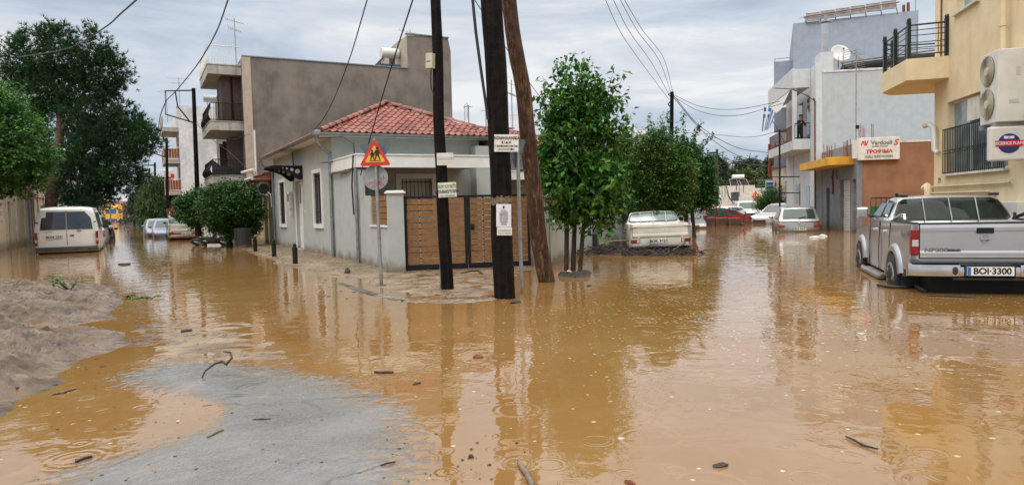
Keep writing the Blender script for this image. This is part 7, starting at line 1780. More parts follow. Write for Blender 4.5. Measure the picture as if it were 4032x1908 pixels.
# further block on the left side, beyond the pine
x,y=at_u(400,70),70
o=thing('grey_block','narrow grey block glimpsed between the pine and the far sky on the left street','building',(x-.3,y,0),A1)
m=MB(); wall(m,lambda a,z,d:(-d,a,z),0,14,-.5,5.2,[(1,2,3.2,4.4),(4,5,3.2,4.4),(7,8,3.2,4.4)],.2); m.q((0,0,-.5),(-9,0,-.5),(-9,0,5.2),(0,0,5.2)); m.q((0,0,5.2),(0,14,5.2),(-9,14,5.2),(-9,0,5.2)); m.build('wall','concrete_pale',o,fix=False)
m=MB(); m.b(-.2,-.15,1,2,3.2,4.4); m.b(-.2,-.15,4,5,3.2,4.4); m.build('window','glass',o)
for u,Y,vt,lab in ((438,85,800,'tall curved street lamp at the far left'),):
    x,y=at_u(u,Y),Y; z=Z(x,y,800); o=thing('street_lamp',lab,'street lamp',(x,y,0)); MB().tube([(0,0,-.5),(0,0,z),(.3,0,z+.5),(1.0,0,z+.6)],.08,8).build('pole','steel_galv',o,smooth=60); m=MB(); m.ell((1.1,0,z+.55),(.45,.2,.12)); m.build('lamp_head','plastic_dark',o,smooth=60)
# far end of the left street
x,y=at_u(500,200),200
o=thing('warehouse','dark red low sheds closing the far end of the left street','building',(x,y,0))
m=MB(); m.prism([(-9,-.5),(-9,3.6),(-6,5.6),(-2,4.3),(2,4.0),(3,4.6),(8,3.6),(14,3.4),(14,-.5)],lambda a,b,d:(a,d,b),0,30); m.build('shed','earth_red',o)
m=MB()
for k in range(11): m.b(-7+k*1.9,-6.9+k*1.9,-.2,-.05,-.3,2.6+.9*((k*5)%3-1)*.3)
m.b(-7,14,-.25,-.1,2.0,2.2); m.build('fence_posts','white_dirty',o)
# white apartment block
PW=(at_u(723,60),60.0,0)
wb_=thing('white_block','weathered white apartment block with orange balcony panels behind the utility pole','building',PW,A1)
m=MB(); m.q((0,0,-.5),(11,0,-.5),(11,0,10.55),(0,0,10.55)); wall(m,lambda a,z,d:(d,a,z),0,14,-.5,10.55,[(1.2,3.2,6.1,8.2),(1.2,3.2,3.4,5.4),(1.2,3.2,.6,2.7)],.3); m.q((0,0,10.4),(11,0,10.4),(11,14,10.4),(0,14,10.4)); m.build('wall','white_wall',wb_,fix=False)
for zs,kind in ((8.35,0),(5.65,1),(2.95,1)):
    m=MB(); m.b(-1.25,-.002,.3,5.5,zs,zs+.35); bo=m.build('balcony','concrete_pale',wb_)
    m=MB(); m.b(-1.25,-1.2,.3,5.5,zs+.40,zs+1.25); m.b(-1.2,-.02,.3,.34,zs+.40,zs+1.25) if kind else None; m.build('balcony_panel','rebar' if kind else 'rust',bo)
    railing(bo,[(-.02,.28),(-1.27,.28)],zs+.35,1.0,mat='white_paint',gap=.2)
    m=MB(); m.b(.02,.10,1.2,3.2,zs-2.1 if 0 else zs+.35,zs+2.4); m.build('balcony_door','shutter_brown',bo)
MB().b(-.8,-.5,.2,.5,4.4,4.75).build('red_flower_pot','ink_red',wb_)
o=thing('water_heater','solar water tank lying on the white block roof beside the pole top','water tank',LB(3.0,.8,10.5,PW),A1)
MB().tube([(-.9,0,.85),(.7,0,.85)],.32,14).build('tank','steel_galv',o,smooth=50); m=MB(); m.tube([(-.6,-.3,0),(-.6,.3,.8)],.04,5); m.tube([(.4,-.3,0),(.4,.3,.8)],.04,5); m.build('stand','steel_galv',o)
antenna('roof_antenna','tall multi-arm antenna at the front edge of the white block roof',LB(.2,.5,10.4,PW),2.6,rz=.1,ln=1.8,n=7,sc=1.3,tilt=-.1)
antenna('roof_antenna','thin antenna leaning over the white block balcony',LB(-.8,1.0,9.2,PW),2.6,rz=.6,ln=1.3,n=5,sc=1.2,two=False)
# cream house beyond
x,y=at_u(612,92),92
o=thing('cream_flats','cream low flats with pale railings far down the left street','building',(x,y,0),A1*.4)
m=MB(); m.b(0,5.5,0,8,-.5,6.2); m.b(1.2,5.5,.5,8,6.2,7.0); m.build('wall','cream_old',o)
m=MB(); m.b(.6,1.5,-.05,-.002,4.3,5.6); m.b(2.4,3.3,-.05,-.002,4.3,5.6); m.build('window','glass',o); railing(o,[(0,-.05),(5.5,-.05)],6.2,.9,mat='white_paint',gap=.4,r=.03,post=.04)
# roadside board in the left street
for i,(u,v,w,h,lab) in enumerate(((695,822,36,44,'small orange and red board on legs beside the pale blue cars'),(668,838,22,36,'small red framed board left of the orange one'))):
    x,y,z=D(u,v,47.); o=thing('road_board',lab,'board',(x,y,z),0); s_=47/FPX
    MB().b(-w/2*s_,w/2*s_,-.03,.03,-h/2*s_,h/2*s_).build('panel',['rebar','rust'][i],o); m=MB(); m.add([(-.1,-.04,-h/2*s_),(.12,-.04,-h/2*s_),(.02,-.04,h*.2*s_)],[(0,1,2)]); m.build('white_mark','white_paint',o,fix=False)
    MB().tube([(0,.0,-h/2*s_),(0,0,-z-.3)],.03,6).build('leg','steel_galv',o)
# ---- utility poles
def far_pole(label,u,vt,Y,r=.13,mat='pole_black',lean=0,arms=None,vb=None):
    b_=(at_u(u,Y),Y); zt=Z(b_[0],b_[1],vt); tx=D(u-lean,vt,Y)[0]
    o=thing('utility_pole',label,'utility pole',(b_[0],b_[1],0),0,'utility poles down the streets')
    MB().tube([(0,0,-.5),((tx-b_[0])*.5,0,zt*.5),(tx-b_[0],0,zt)],[r,r*.85,r*.7],10).build('post',mat,o,smooth=60)
    if arms:
        m=MB(); 
        for pl in arms:
            pts=[D(uu,vv,Y) for uu,vv in pl]; m.tube([(p[0]-b_[0],0.0,p[2]) for p in pts],.035*Y/35,6)
        m.build('bracket','black_metal',o)
    return o,b_,zt
far_pole('black pole with a wide steel bracket frame in front of the white block',782,348,35.5,lean=20,arms=[[(762,356),(650,358),(652,450),(770,485)],[(690,360),(700,420),(745,475)]])
far_pole('second pole of the left street, thinner, with an angled bracket',660,543,57,r=.14,lean=4,arms=[[(656,548),(598,548),(598,600),(650,618)]])
far_pole('third pole of the left street above the pale feathery tree',612,640,84,r=.16,lean=2,arms=[[(612,650),(560,650),(563,700)]])
far_pole('fourth pole, farthest in the left street',588,662,105,r=.15,arms=[[(588,670),(552,670)]])
far_pole('black pole with insulators rising out of the trees right of centre',2640,362,38,r=.14,lean=-6,arms=[[(2648,362),(2632,372),(2650,390),(2630,410),(2648,430)],[(2640,560),(2665,540)]])
far_pole('grey pole with a short arm in front of the white wall at the street end',2823,588,61,r=.16,mat='pole_grey',arms=[[(2823,600),(2785,602),(2785,640)]])
far_pole('dark rust-brown pole carrying the green-lettered shop signboard',3030,567,45,r=.13,mat='rust')
far_pole('thin dark pole rising behind the brown grey-block signboard pole',3046,598,70,r=.10,mat='pole_grey')
# ---- wires
def wire(label,pts,r=.012,sag=0,name='overhead_cable',mat='wire'):
    """pts: (u,v,depth); a hanging cable between them"""
    P=[Vector(D(*p)) for p in pts]; out=[]; n=len(P)
    for i in range(n-1):
        p0=P[i-1] if i>0 else P[0]*2-P[1]; p1=P[i]; p2=P[i+1]; p3=P[i+2] if i+2<n else P[-1]*2-P[-2]
        for k in range(12):
            t=k/12; out.append(.5*((2*p1)+(p2-p0)*t+(2*p0-5*p1+4*p2-p3)*t*t+(3*p1-p0-3*p2+p3)*t**3))
    out.append(P[-1]); o=MB().tube(out,r,5,cap=False).build(name,mat,None,smooth=60,fix=False); return tag(o,label,'cable','cables overhead')
wire('thick cable sweeping from the pine to the top left of the sky',[(70,226,30),(270,190,26),(410,110,22),(480,50,19),(560,-20,16)],.022)
wire('cable from the pole bracket frame up to the sky left of the antenna',[(655,395,35.5),(700,350,32),(780,250,27),(850,130,22),(905,-20,17)],.020)
wire('cable falling from the pole bracket down the left street',[(655,395,35.5),(632,455,42),(620,520,50),(600,560,57)],.03)
wire('cable running down to the third pole of the left street',[(598,560,57),(588,620,70),(580,670,84)],.035)
wire('house cable rising from the corner gutter past the grey wall',[(1225,527,19.6),(1290,440,17),(1370,250,14),(1452,-20,11)],.011)
wire('house cable rising from behind the warning sign past the roof',[(1420,690,16.6),(1450,570,15.4),(1530,300,13.4),(1632,-20,11)],.013)
wire('thin cable crossing behind the thick poles',[(1862,-10,14),(1990,185,18),(2110,360,22),(2230,500,26)],.010)
for k,(u0,lab) in enumerate(((2375,'leftmost'),(2405,'second'),(2432,'third'),(2447,'rightmost'))):
    wire(lab+' of the four thin wires fanning from the top edge to the insulated pole',[(u0,-20,22),(u0+70+k*4,130-k*4,27),(u0+160+k*2,260-k*10,33),(2634+k*5,392-k*10,38)],.011)
wire('upper wire from the insulated pole to the balcony block',[(2650,372,38),(2760,420,36),(2900,430,34),(3070,400,32.5)],.013)
wire('lower wire from the insulated pole to the balcony block',[(2650,380,38),(2760,440,36),(2900,455,34),(3090,405,32.5)],.013)
wire('long wire from the insulated pole toward the far street end',[(2652,376,38),(2760,500,41),(2900,580,44),(3030,602,45)],.018)
wire('second long wire beneath it toward the rust-brown pole',[(2652,384,38),(2770,520,41),(2900,610,44),(3030,640,45)],.018)
wire('wire sagging from the balcony block toward the flag and street trees',[(2650,520,42),(2800,528,40),(2950,540,37),(3072,515,33)],.013)
wire('wire from the grey arm pole to the rust-brown pole',[(2823,600,61),(2900,640,55),(3030,655,45)],.022)
wire('wire dropping beside the insulated pole into the trees',[(2640,430,38),(2620,470,36),(2612,540,33)],.012)
wire('slack cable hanging in front of the white block',[(765,480,35.5),(850,560,33),(905,600,31),(1000,690,29)],.012)
wire('thin cable from the grey block corner to the cream house vent pipe',[(790,470,35.5),(900,545,33),(985,528,30)],.010)
# ---- right: ruined house
PRu=(17.65,44.0,0)
ru=thing('ruined_house','crumbling old plaster house with bare stone gable behind the pale balcony block','house',PRu,A2)
m=MB(); wall(m,fx(0),0,7.0,-.5,3.55,[(1.2,2.0,.9,2.5),(3.1,3.9,-.3,2.3),(5.2,6.0,.9,2.5)],.25); m.build('wall','ruin_plaster',ru,fix=False)
m=MB(); r_=random.Random(5)
top=[(0,3.5)]+[(k*.3,3.5+.35*min(k,6)*.35+r_.uniform(-.08,.08)) for k in range(1,12)]+[(3.6,3.6),(3.6,-.5),(0,-.5)]
m.prism(top,lambda a,b,d:(a,d,b),-.05,.25); m.build('gable','stone_dark',ru)
m=MB()
for k in range(46):
    a=r_.uniform(.1,3.3); z=r_.uniform(0,3.5); s_=r_.uniform(.1,.22); m.b(a,a+s_*1.4,-.05-r_.uniform(.02,.07),-.045,z,z+s_*.7)
m.build('stones','stone_dark',ru)
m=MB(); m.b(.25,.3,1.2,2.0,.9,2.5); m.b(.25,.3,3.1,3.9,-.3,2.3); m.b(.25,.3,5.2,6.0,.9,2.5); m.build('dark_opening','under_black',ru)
m=MB(); m.b(-.15,.1,-.1,7.1,3.5,3.62); roof_slope(m,(-.25,7.2,3.62),(-.25,-.1,3.62),(2.0,7.2,4.3),(2.0,-.1,4.3),5,cw=.25,seed=12); m.q((-.25,7.2,3.6),(-.25,-.1,3.6),(2.0,-.1,4.28),(2.0,7.2,4.28)); m.build('roof','tile_old',ru,fix=False)
# turquoise balustrade
M('turquoise',(.32,.50,.56),.6,var=.1)
o=thing('balustrade','small pale turquoise balustrade between the silver hatchback and the ruined house','fence',(at_u(3122,41.),41.,0),A2)
m=MB()
for k in range(6): m.tube([(k*.16,0,.1),(k*.16,0,.75)],.035,8)
m.b(-.06,.86,-.06,.06,.75,.83); m.b(-.06,.86,-.05,.05,-.3,.12); m.build('balusters','turquoise',o)
for x_ in (-.12,.92): MB().b(x_-.07,x_+.07,-.07,.07,-.3,.95).build('newel','turquoise',o)
# green-lettered shop signboard and the blue plate
c=D(3008,720,44.6); s_=44.6/FPX; o=thing('signboard','black signboard with green and pink lettering hanging from the rust-brown pole','sign',c,0); w_,h_=68*s_,38*s_
MB().b(-w_/2,w_/2,0,.06,-h_/2,h_/2).build('board','under_black',o); MB().tube([(-w_/2,.03,h_/2+.06),(w_/2+.7,.03,h_/2+.06)],.03,5).build('arm','black_metal',o)
text('ΚΑΝΕΛΛΗΣ',.20,'neon_green',o,(0,-.004,h_*.28),(1,0,0),(0,0,1),sx=.92,bold=.003); text('ΕΡΓΑΛΕΙΑ',.17,'neon_pink',o,(0,-.004,0),(1,0,0),(0,0,1),bold=.003); text('ΣΒΕΝΤΖΟΥΡΗΣ',.14,'neon_green',o,(0,-.004,-h_*.30),(1,0,0),(0,0,1),bold=.002,sx=.92)
c=D(3031,728,44.2); o=thing('small_sign','small blue and white plate in front of the rust-brown pole','sign',c,0); MB().b(-.26,.26,0,.03,-.30,.30).build('plate','white_paint',o); MB().b(-.22,.22,-.006,-.001,-.26,.16).build('blue_field','blue_paint',o); text('ΜΠΑΡ',.13,'paper',o,(0,-.008,-.04),(1,0,0),(0,0,1))
c=D(2975,764,62.); o=thing('warning_sign','small red and yellow triangular warning sign far off above the white van','traffic sign',(c[0],c[1],0),0); s_=62/FPX; hw=17*s_; z1=c[2]-14*s_; z2=c[2]+14*s_
round_tri(MB(),hw,z1,z2,-.02,0,.05).build('red_plate','sign_red',o); round_tri(MB(),hw*.62,z1+.10,z1+.44,-.03,-.022,.03).build('yellow_field','sign_yellow',o); MB().b(-.03,.03,-.038,-.031,z1+.14,z1+.34).build('symbol','ink_black',o); MB().tube([(0,.03,-.4),(0,.03,z1+.1)],.035,8).build('post','steel_galv',o)
# white wall across the street end, with low houses behind
x0,x1=at_u(2740,75),at_u(3150,75)
o=thing('street_end_wall','long low whitewashed wall with a small square window closing the right-hand street','wall',(x0,75.,0),0)
m=MB(); wx=at_u(2894,75)-x0; wall(m,fy(0),0,x1-x0,-.5,2.95,[(wx-.4,wx+.45,1.3,2.25)],.2); m.q((0,0,2.95),(x1-x0,0,2.95),(x1-x0,5,2.95),(0,5,2.95)); m.build('wall','white_dirty',o,fix=False)
MB().b(wx-.4,wx+.45,.15,.2,1.3,2.25).build('window','glass',o)
m=MB(); r_=random.Random(8)
for k in range(14):
    xx=r_.uniform(.5,x1-x0-.5); m.b(xx,xx+.06,-.012,-.004,2.95-r_.uniform(.3,1.3),2.95)
m.build('damp_streaks','stone_dark',o); MB().tube([(wx-.9,-.03,2.95),(wx-.7,-.05,1.9),(wx-.2,-.05,1.1),(wx+1.5,-.05,.9),(wx+4,-.05,.95)],.04,5).build('cable','wire',o)
x=at_u(2788,95); o=thing('low_house','small grey house with flat roof above the left end of the white wall','house',(x,95.,0))
m=MB(); m.b(0,2.0,0,6,-.5,4.9); m.b(-.1,2.1,-.1,6,4.9,5.05); m.build('wall','concrete_pale',o); MB().b(1.2,1.75,-.05,-.002,3.6,4.4).build('window','glass',o)
railing(o,[(2.1,0),(6.4,0)],3.0,1.0,mat='rust',gap=.5,r=.03,post=.04)
c=D(2910,715,79.); o=thing('water_heater','solar water heater with two slanted collectors on the roof above the white wall','water tank',(c[0],79.,2.9),0)
MB().tube([(-.65,.3,1.15),(.65,.3,1.15)],.22,14).build('tank','plastic_white',o,smooth=50)
for sd in (-1,1): m=MB(); m.add([(sd*.15,-.4,.05),(sd*1.05,-.4,.05),(sd*.95,.4,.85),(sd*.15,.4,.85)],[(0,1,2,3)]); m.build('collector','under_black',o,fix=False); m=MB(); m.tube([(sd*.15,-.42,.03),(sd*1.05,-.42,.03),(sd*.95,.42,.87),(sd*.15,.42,.87),(sd*.15,-.42,.03)],.018,5); m.build('collector_frame','white_dirty',o)
# ---- centre: boundary wall along the right-hand street, house with dish behind the trees
wpts=[Vector((.85,15.42,0)),Vector((*G(2455,957),0)),Vector((at_u(2570,27.),27.,0)),Vector((at_u(2720,46),46.,0))]
o=thing('boundary_wall','pale garden wall with wooden slats running behind the street trees','wall',(0,0,0))
for i in range(len(wpts)-1):
    a=wpts[i]; b_=wpts[i+1]; d=(b_-a).normalized(); n=Vector((-d.y,d.x,0)); L_=(b_-a).length; h_=(.92,1.15,1.9)[i]
    def f3(s,dd,z,a=a,d=d,n=n): return tuple(a+d*s+n*dd+Vector((0,0,z)))
    m=MB()
    vs=[f3(0,0,-.5),f3(L_,0,-.5),f3(L_,.18,-.5),f3(0,.18,-.5),f3(0,0,h_),f3(L_,0,h_),f3(L_,.18,h_),f3(0,.18,h_)]; m.add(vs,[(0,3,2,1),(4,5,6,7),(0,1,5,4),(1,2,6,5),(2,3,7,6),(3,0,4,7)])
    m.build('masonry',['plaster_grey','white_dirty','white_dirty'][i],o)
    m=MB(); vs=[f3(0,-.03,h_+.002),f3(L_,-.03,h_+.002),f3(L_,.21,h_+.002),f3(0,.21,h_+.002),f3(0,-.03,h_+.04),f3(L_,-.03,h_+.04),f3(L_,.21,h_+.04),f3(0,.21,h_+.04)]; m.add(vs,[(0,3,2,1),(4,5,6,7),(0,1,5,4),(1,2,6,5),(2,3,7,6),(3,0,4,7)]); m.build('coping','white_paint',o)
    if i==0:
        m=MB()
        for k in range(5):
            z0=h_+.07+k*.128; vs=[f3(.1,.06,z0),f3(L_-.1,.06,z0),f3(L_-.1,.09,z0),f3(.1,.09,z0),f3(.1,.06,z0+.108),f3(L_-.1,.06,z0+.108),f3(L_-.1,.09,z0+.108),f3(.1,.09,z0+.108)]; m.add(vs,[(0,3,2,1),(4,5,6,7),(0,1,5,4),(1,2,6,5),(2,3,7,6),(3,0,4,7)])
        m.build('slat_panel','plank_wood',o)
    if i==1:
        for k in range(4):
            s0=k*2.1; m=MB(); vs=[f3(s0,-.05,-.5),f3(s0+.3,-.05,-.5),f3(s0+.3,.25,-.5),f3(s0,.25,-.5),f3(s0,-.05,1.55),f3(s0+.3,-.05,1.55),f3(s0+.3,.25,1.55),f3(s0,.25,1.55)]; m.add(vs,[(0,3,2,1),(4,5,6,7),(0,1,5,4),(1,2,6,5),(2,3,7,6),(3,0,4,7)]); m.build('wall_pier','white_dirty',o)
PH=(at_u(2322,25.5),25.5,0)
ho=thing('garden_house','flat-roofed pale house with white coping mostly hidden by the street trees','house',PH,-radians(10.5))
m=MB(); wall(m,fy(0),0,2.05,-.5,3.75,[(.7,1.4,.9,2.2)],.2); m.q((2.05,0,-.5),(2.05,9,-.5),(2.05,9,3.75),(2.05,0,3.75)); m.q((0,0,-.5),(0,0,3.75),(0,9,3.75),(0,9,-.5)); m.q((0,0,3.75),(2.05,0,3.75),(2.05,9,3.75),(0,9,3.75)); m.build('wall','white_dirty',ho,fix=False)
m=MB(); m.b(-.15,2.15,-.15,.1,3.75,3.9); m.build('coping','white_paint',ho); MB().b(.7,1.4,.12,.9,.9,2.2).build('window','glass',ho)
c=D(2475,525,24.); o=thing('satellite_dish','grey-white satellite dish on a mast above the citrus tree','satellite dish',c,.25); dish(o,.27,el=.35); MB().tube([(0,.12,-1.6),(0,.12,-.1)],.03,6).build('mast','white_paint',o)
b_=D(2340,930,19.2); o=thing('meter_cabinet','dark grey cabinet standing against the garden wall right of the mulberry','meter box',(b_[0],19.2,0),-.2); MB().b(-.12,.12,-.1,.1,-.3,Z(b_[0],19.2,900)).build('cabinet','sign_back',o,bevel=.01); MB().b(-.09,.09,-.106,-.101,.15,.5).build('door','plastic_dark',o)
antenna('roof_antenna','white grid antenna on a mast seen between the poles over the red roof',D(1847,520,26.),.98,rz=.2,ln=.3,two=False,grid=True,n=4)
antenna('roof_antenna','tall aerial mast behind the leaning pole with several arms',D(2018,520,27.),1.98,rz=-.5,ln=.5,tilt=-.2,n=9)
antenna('roof_antenna','small low antenna just left of the thick pole',D(1915,520,28.),.9,rz=0,ln=.35,two=False,n=3)
x=at_u(2000,30); o=thing('roof_railing','pale roof railing behind the two thick poles','railing',(x,30.,Z(x,30.,520)),-.1); railing(o,[(0,0),(1.7,0)],0,.72,mat='white_dirty',gap=.11,name='bars')
# ======================= flood debris =======================
def twigs(mb,c,n,L_,r,rad,seed,flat=.12):
    rr=random.Random(seed)
    for _ in range(n):
        a=rr.uniform(0,2*pi); q=rr.random()**.6*rad; x=c[0]+q*cos(a)*(c[3] if len(c)>3 else 1); y=c[1]+q*sin(a); z=c[2]*(1-q/rad*.8)+rr.uniform(0,.05)
        t=rr.uniform(0,2*pi); l=L_*rr.uniform(.3,1); dz=rr.uniform(-flat,flat)*l; k=rr.uniform(-.15,.15)*l
        mb.tube([(x-l/2*cos(t),y-l/2*sin(t),max(.0,z-dz)),(x-k*sin(t),y+k*cos(t),z+.02),(x+l/2*cos(t),y+l/2*sin(t),max(0,z+dz))],[r*rr.uniform(.5,1.2),r,r*.5],5,cap=False)
# heap under and left of the cream pickup
m=MB(); cx,cy=at_u(2440,18.8),18.8
for (u,Y,rad,h_,n) in ((2380,18.6,.6,.15,110),(2450,18.2,.6,.17,120),(2530,17.9,.6,.10,110),(2620,17.75,.6,.07,100),(2700,17.7,.42,.08,90),(2330,19.6,.5,.12,50)): twigs(m,(at_u(u,Y),Y,h_,1.0),n,.60,.009,rad,u,.25)
o=m.build('driftwood_heap','twig',None,fix=False,smooth=60); tag(o,'matted heap of twigs and driftwood jammed under the cream pickup','debris',None,'stuff')
def h_heap(X,Y):
    H=-.1+0*X
    for (u,Yc,rx,ry,h_) in ((2380,18.6,.7,.5,.15),(2450,18.2,.7,.5,.16),(2535,17.95,.7,.45,.10),(2630,17.8,.7,.4,.08),(2695,17.75,.35,.3,.07)):
        H=np.maximum(H,-.1+(h_+.1)*np.exp(-((X-at_u(u,Yc))/rx)**2-((Y-Yc)/ry)**2)+.04*fbm(X,Y,7,4,u))
    return H
struct(grid_sheet('silt_mound','debris_mass',1.6,6.0,16.6,19.8,.035,h_heap,cut=-.02))
for lab,pts,r_,mt_ in (('pale splintered stick poking out of the heap under the cream pickup',[(2650,985,17.6),(2700,955,17.5)],.02,'twig_pale'),('short dark branch standing under the right wheel of the cream pickup',[(2735,950,17.4),(2745,975,17.35),(2742,1003,17.3)],.035,'rust'),('long pale branch lying across the heap left of the cream pickup',[(2360,962,18.2),(2420,948,18.2),(2475,946,18.3)],.02,'twig_pale')):
    tag(MB().tube([D(*p) for p in pts],r_,6).build('branch',mt_,None,smooth=60),lab,'branch')
c=G(2590,1002); m=MB(); V=[];F=[]
def lump(name,lab,cat,u,v,w,d,h,mat,seed,rz=0):
    x,y=G(u,v); rr=random.Random(seed); m=MB(); m.ell((0,0,0),(w/2,d/2,h),12,8)
    m.v=[(p[0]*(1+rr.uniform(-.22,.22)),p[1]*(1+rr.uniform(-.22,.22)),p[2]*(1+rr.uniform(-.3,.3))) for p in m.v]
    o=m.build(name,mat,None,smooth=50,fix=False); o.location=(x,y,0.004); o.rotation_euler=(0,0,rz); return tag(o,lab,cat)
lump('plastic_sheet','crumpled dark blue-grey plastic sheet at the foot of the driftwood heap','plastic sheet',2590,1003,.62,.25,.07,'plastic_bag',3,.1)
# rubbish round the mulberry
m=MB(); twigs(m,(*G(2215,1010),.20,1.2),90,.5,.010,.50,77,.3); tag(m.build('brushwood','twig',None,fix=False,smooth=60),'tangle of dark brushwood caught behind the mulberry stems','debris',None,'stuff')
for k,(u,v) in enumerate(((2215,1087),(2237,1088),(2258,1090),(2282,1092),(2305,1088))):
    x,y=G(u,v); o=MB().tube([(0,-.05,0),(0,.05,0)],.085,14).build('edging_stone','stone_dark',None,loc=(x,y,.01)); tag(o,['leftmost round edging stone below the mulberry','second round edging stone from the left below the mulberry','middle round edging stone below the mulberry','fourth round edging stone below the mulberry','rightmost round edging stone below the mulberry'][k],'edging stone','edging stones round the tree bed')
lump('wrapper','red and pink crumpled wrapper beside the mulberry stems','rubbish',2215,1076,.22,.10,.04,'sign_red',5); lump('rag','brown soaked rag draped right of the mulberry stems','rag',2295,1076,.34,.18,.06,'pole_brown',6,.3); lump('paper_scrap','small white paper scrap on the rubbish below the mulberry','paper',2240,1070,.10,.06,.03,'paper',8)
m=MB(); 
for i,(u,v,l) in enumerate(((2175,1062,.3),(2330,1070,.35),(2290,1062,.4))): pass
# floating pieces, one by one
def stick(lab,px,r,mat='twig',name='floating_stick',z=.008,cat='stick'):
    P_=[Vector((*G(u,v),z+.004*(i%2))) for i,(u,v) in enumerate(px)]; c=P_[0].copy(); n=len(P_)
    rr=random.Random(len(lab)); o=MB().tube([p-c for p in P_],[r*(.55+.5*math.sin(pi*(i+.6)/(n+.4))) for i in range(n)],7).build(name,mat,None,smooth=60,loc=c); return tag(o,lab,cat,None)
stick('dark split plank end floating left of centre, below the thick pole',[(1475,1465),(1500,1470),(1530,1467),(1548,1470)],.010)
stick('straight thin black stick floating at the lower right',[(3332,1722),(3365,1740),(3400,1757),(3456,1774)],.006)
stick('forked grey branch end floating at the bottom centre edge',[(2042,1826),(2058,1850),(2078,1875),(2092,1908),(2105,1940)],.016,'twig_pale')
stick('short dark plank floating beside the cream van',[(468,1041),(490,1042),(512,1040)],.035)
stick('dark flat batten floating at the edge of the silt shoal',[(712,1307),(735,1305),(757,1303)],.022)
stick('greenish split stick lying on the wet asphalt',[(818,1725),(842,1712),(878,1697)],.010,'leaf_olive' if 0 else 'twig_pale')
stick('short brown stick on the asphalt edge at the bottom',[(1498,1836),(1525,1830),(1556,1822)],.005)
stick('long thin twig lying on the asphalt near the middle puddle',[(995,1656),(1030,1655),(1068,1653)],.006)
stick('dark twig on the left part of the asphalt',[(298,1822),(330,1810),(362,1800)],.008)
stick('thin branch lying in the shallow water before the wooden gate',[(1815,1078),(1850,1070),(1880,1068),(1900,1080)],.022)
stick('broken branch caught against the rear wheel of the silver pickup',[(3455,1126),(3500,1134),(3560,1137),(3600,1132)],.025,z=.02)
stick('forked branch end rising under the bumper of the silver pickup',[(3598,1125),(3612,1138),(3640,1152)],.03,z=.03)
stick('thin reed floating behind the silver pickup bumper',[(3650,1165),(3740,1168),(3830,1172)],.010)
stick('pale twig at the edge of the mud bank',[(205,1555),(250,1548),(300,1530)],.008,'twig_pale')
for i,(lab,u,v,w,d,h,mt_) in enumerate((('reddish brown bark lump floating below the thick pole',1882,1407,.085,.05,.022,'rust'),('dark red-brown piece of bark floating at the bottom right of centre',2837,1834,.085,.035,.014,'twig'),('small dead leaf and twig tangle floating left of centre',1640,1511,.075,.03,.010,'twig'),
  ('dark shoe-like lump floating right of the thick pole foot',2030,1192,.20,.08,.03,'twig'),('dark clot of leaves floating right of the leaning pole',2320,1125,.16,.07,.02,'twig'),('grey roof-board corner floating in the right-hand street',2750,1258,.15,.05,.012,'sign_back'),
  ('muddy shoe on the pavement under the round sign',1368,1074,.30,.14,.09,'twig'),('dark pebble-like clot at the bottom edge right of the asphalt',1855,1798,.04,.025,.010,'twig'),('small brown leaf at the bottom edge right of centre',2478,1900,.06,.03,.01,'rust'),
  ('white foam block floating behind the silver hatchback, the nearer one',3208,935,.38,.12,.05,'plastic_white'),('smaller white foam block floating beside the nearer one',3240,930,.28,.10,.06,'plastic_white'),('brown bottle-shaped lump beside the thick pole foot',1935,1170,.12,.06,.03,'rust'),('orange leaf at the foot of the thick pole',1982,1184,.10,.05,.02,'rebar'))):
    lump('floating_debris',lab,'debris',u,v,w,d,h,mt_,40+i,i*.3)
# curled root standing on the asphalt
x,y=G(795,1490); o=MB().tube([(0,0,.0),(.02,.03,.05),(.09,.05,.10),(.16,.03,.12),(.20,.0,.10),(.24,.02,.15),(.22,.04,.19),(.17,.03,.20)],[.006,.007,.008,.012,.010,.009,.008,.005],7).build('curled_root','twig',None,smooth=60,loc=(x,y,.01)); tag(o,'curled dark root standing up from the far edge of the asphalt','root')
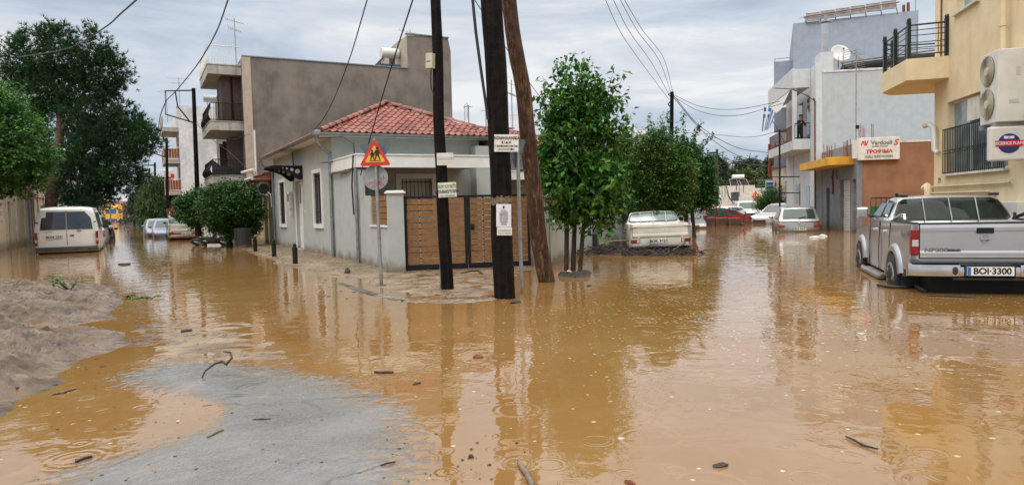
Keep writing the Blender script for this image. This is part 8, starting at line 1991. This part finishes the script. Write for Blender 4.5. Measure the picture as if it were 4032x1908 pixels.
# leafy sprigs
def sprig(lab,u,v,n,L_,z=.01,seed=1,up=.3):
    x,y=G(u,v); rr=random.Random(seed); o=thing('leafy_branch',lab,'branch',(x,y,z)); m=MB(); C=[]
    for k in range(n):
        a=rr.uniform(0,2*pi); e=Vector((cos(a)*L_*rr.uniform(.5,1),sin(a)*L_*.7*rr.uniform(.4,1),L_*up*rr.uniform(.1,1.3))); m.tube([(0,0,0),tuple(e*.5+Vector((0,0,.02))),tuple(e)],[.008,.006,.003],5,cap=False)
        for t in (.45,.6,.75,.9,1.0): C.append(tuple(e*t+Vector((rr.uniform(-.02,.02),rr.uniform(-.02,.02),.01))))
    m.build('stem','twig',o); leaf_cloud('leaves',C,.085,'leaf_mulberry',o,aspect=.5,seed=seed,droop=0); return o
sprig('broken leafy branch lying on top of the mud bank',275,1160,9,.50,.06,3,.5); sprig('small green leaves adrift in the left street',597,1176,4,.30,.005,5,.06); sprig('green leaf spray stranded at the tip of the mud bank',497,1180,3,.16,.02,7,.2)
x,y=G(930,1562); leaf_=MB(); leaf_.add([(-.08,0,.012),(0,.012,.016),(.10,.004,.012),(0,-.012,.014),(.22,.02,.012),(.15,.022,.014)],[(0,3,2,1),(2,4,5)]); o=leaf_.build('green_leaf','leaf_left',None,loc=(x,y,.006),fix=False); tag(o,'long green leaf lying flat on the asphalt','leaf')
# uncountable small bits
def bits(name,lab,polys,n,seed,mat,smin,smax,zf):
    r=random.Random(seed); m=MB()
    for _ in range(n):
        p=r.choice(polys); u=r.uniform(p[0],p[2]); v=p[1]+(p[3]-p[1])*r.random()**.8; x,y=G(u,v); s=r.uniform(smin,smax)*r.choice((1,1,.6,1.5)); a=r.uniform(0,2*pi); k=r.uniform(.25,.9)
        z=zf(x,y)
        if z is None: continue
        pts=[(x+s*cos(a+t)*(1 if i%2 else k),y+s*sin(a+t)*(k if i%2 else 1),z) for i,t in enumerate((0,1.3,2.6,3.9,5.1))]
        n0=len(m.v); m.add(pts+[(x,y,z+s*.18)],[(0,1,5),(1,2,5),(2,3,5),(3,4,5),(4,0,5)])
    tag(m.build(name,mat,None,fix=False),lab,'debris',None,'stuff')
def zg(x,y):
    X=np.array([[x]]);Y=np.array([[y]]); return max(0.002,float(h_asp(X,Y)[0,0]) if y<6.9 and -4.6<x<.2 else 0.002, float(h_bank(X,Y)[0,0]) if (-17<x<-2.3 and y<16) else 0.002, float(h_pv(X,Y)[0,0]) if (y>10.2 and x<1.0) else .002)+.002
bits('debris_crumbs','dark crumbs of bark and leaf scattered over the asphalt and shallows',[(150,1600,1600,1900),(1500,1700,2100,1900),(600,1450,1500,1700),(650,1290,1100,1420)],190,5,'twig',.004,.010,zg)
bits('mud_litter','dark litter pressed into the mud bank',[(0,1130,450,1560)],60,6,'twig',.008,.020,zg)
bits('pavement_litter','leaf litter and crumbs on the muddy pavement',[(1000,1000,1500,1150),(1200,1060,1950,1180),(1600,1070,1980,1180)],150,7,'twig',.012,.034,zg)
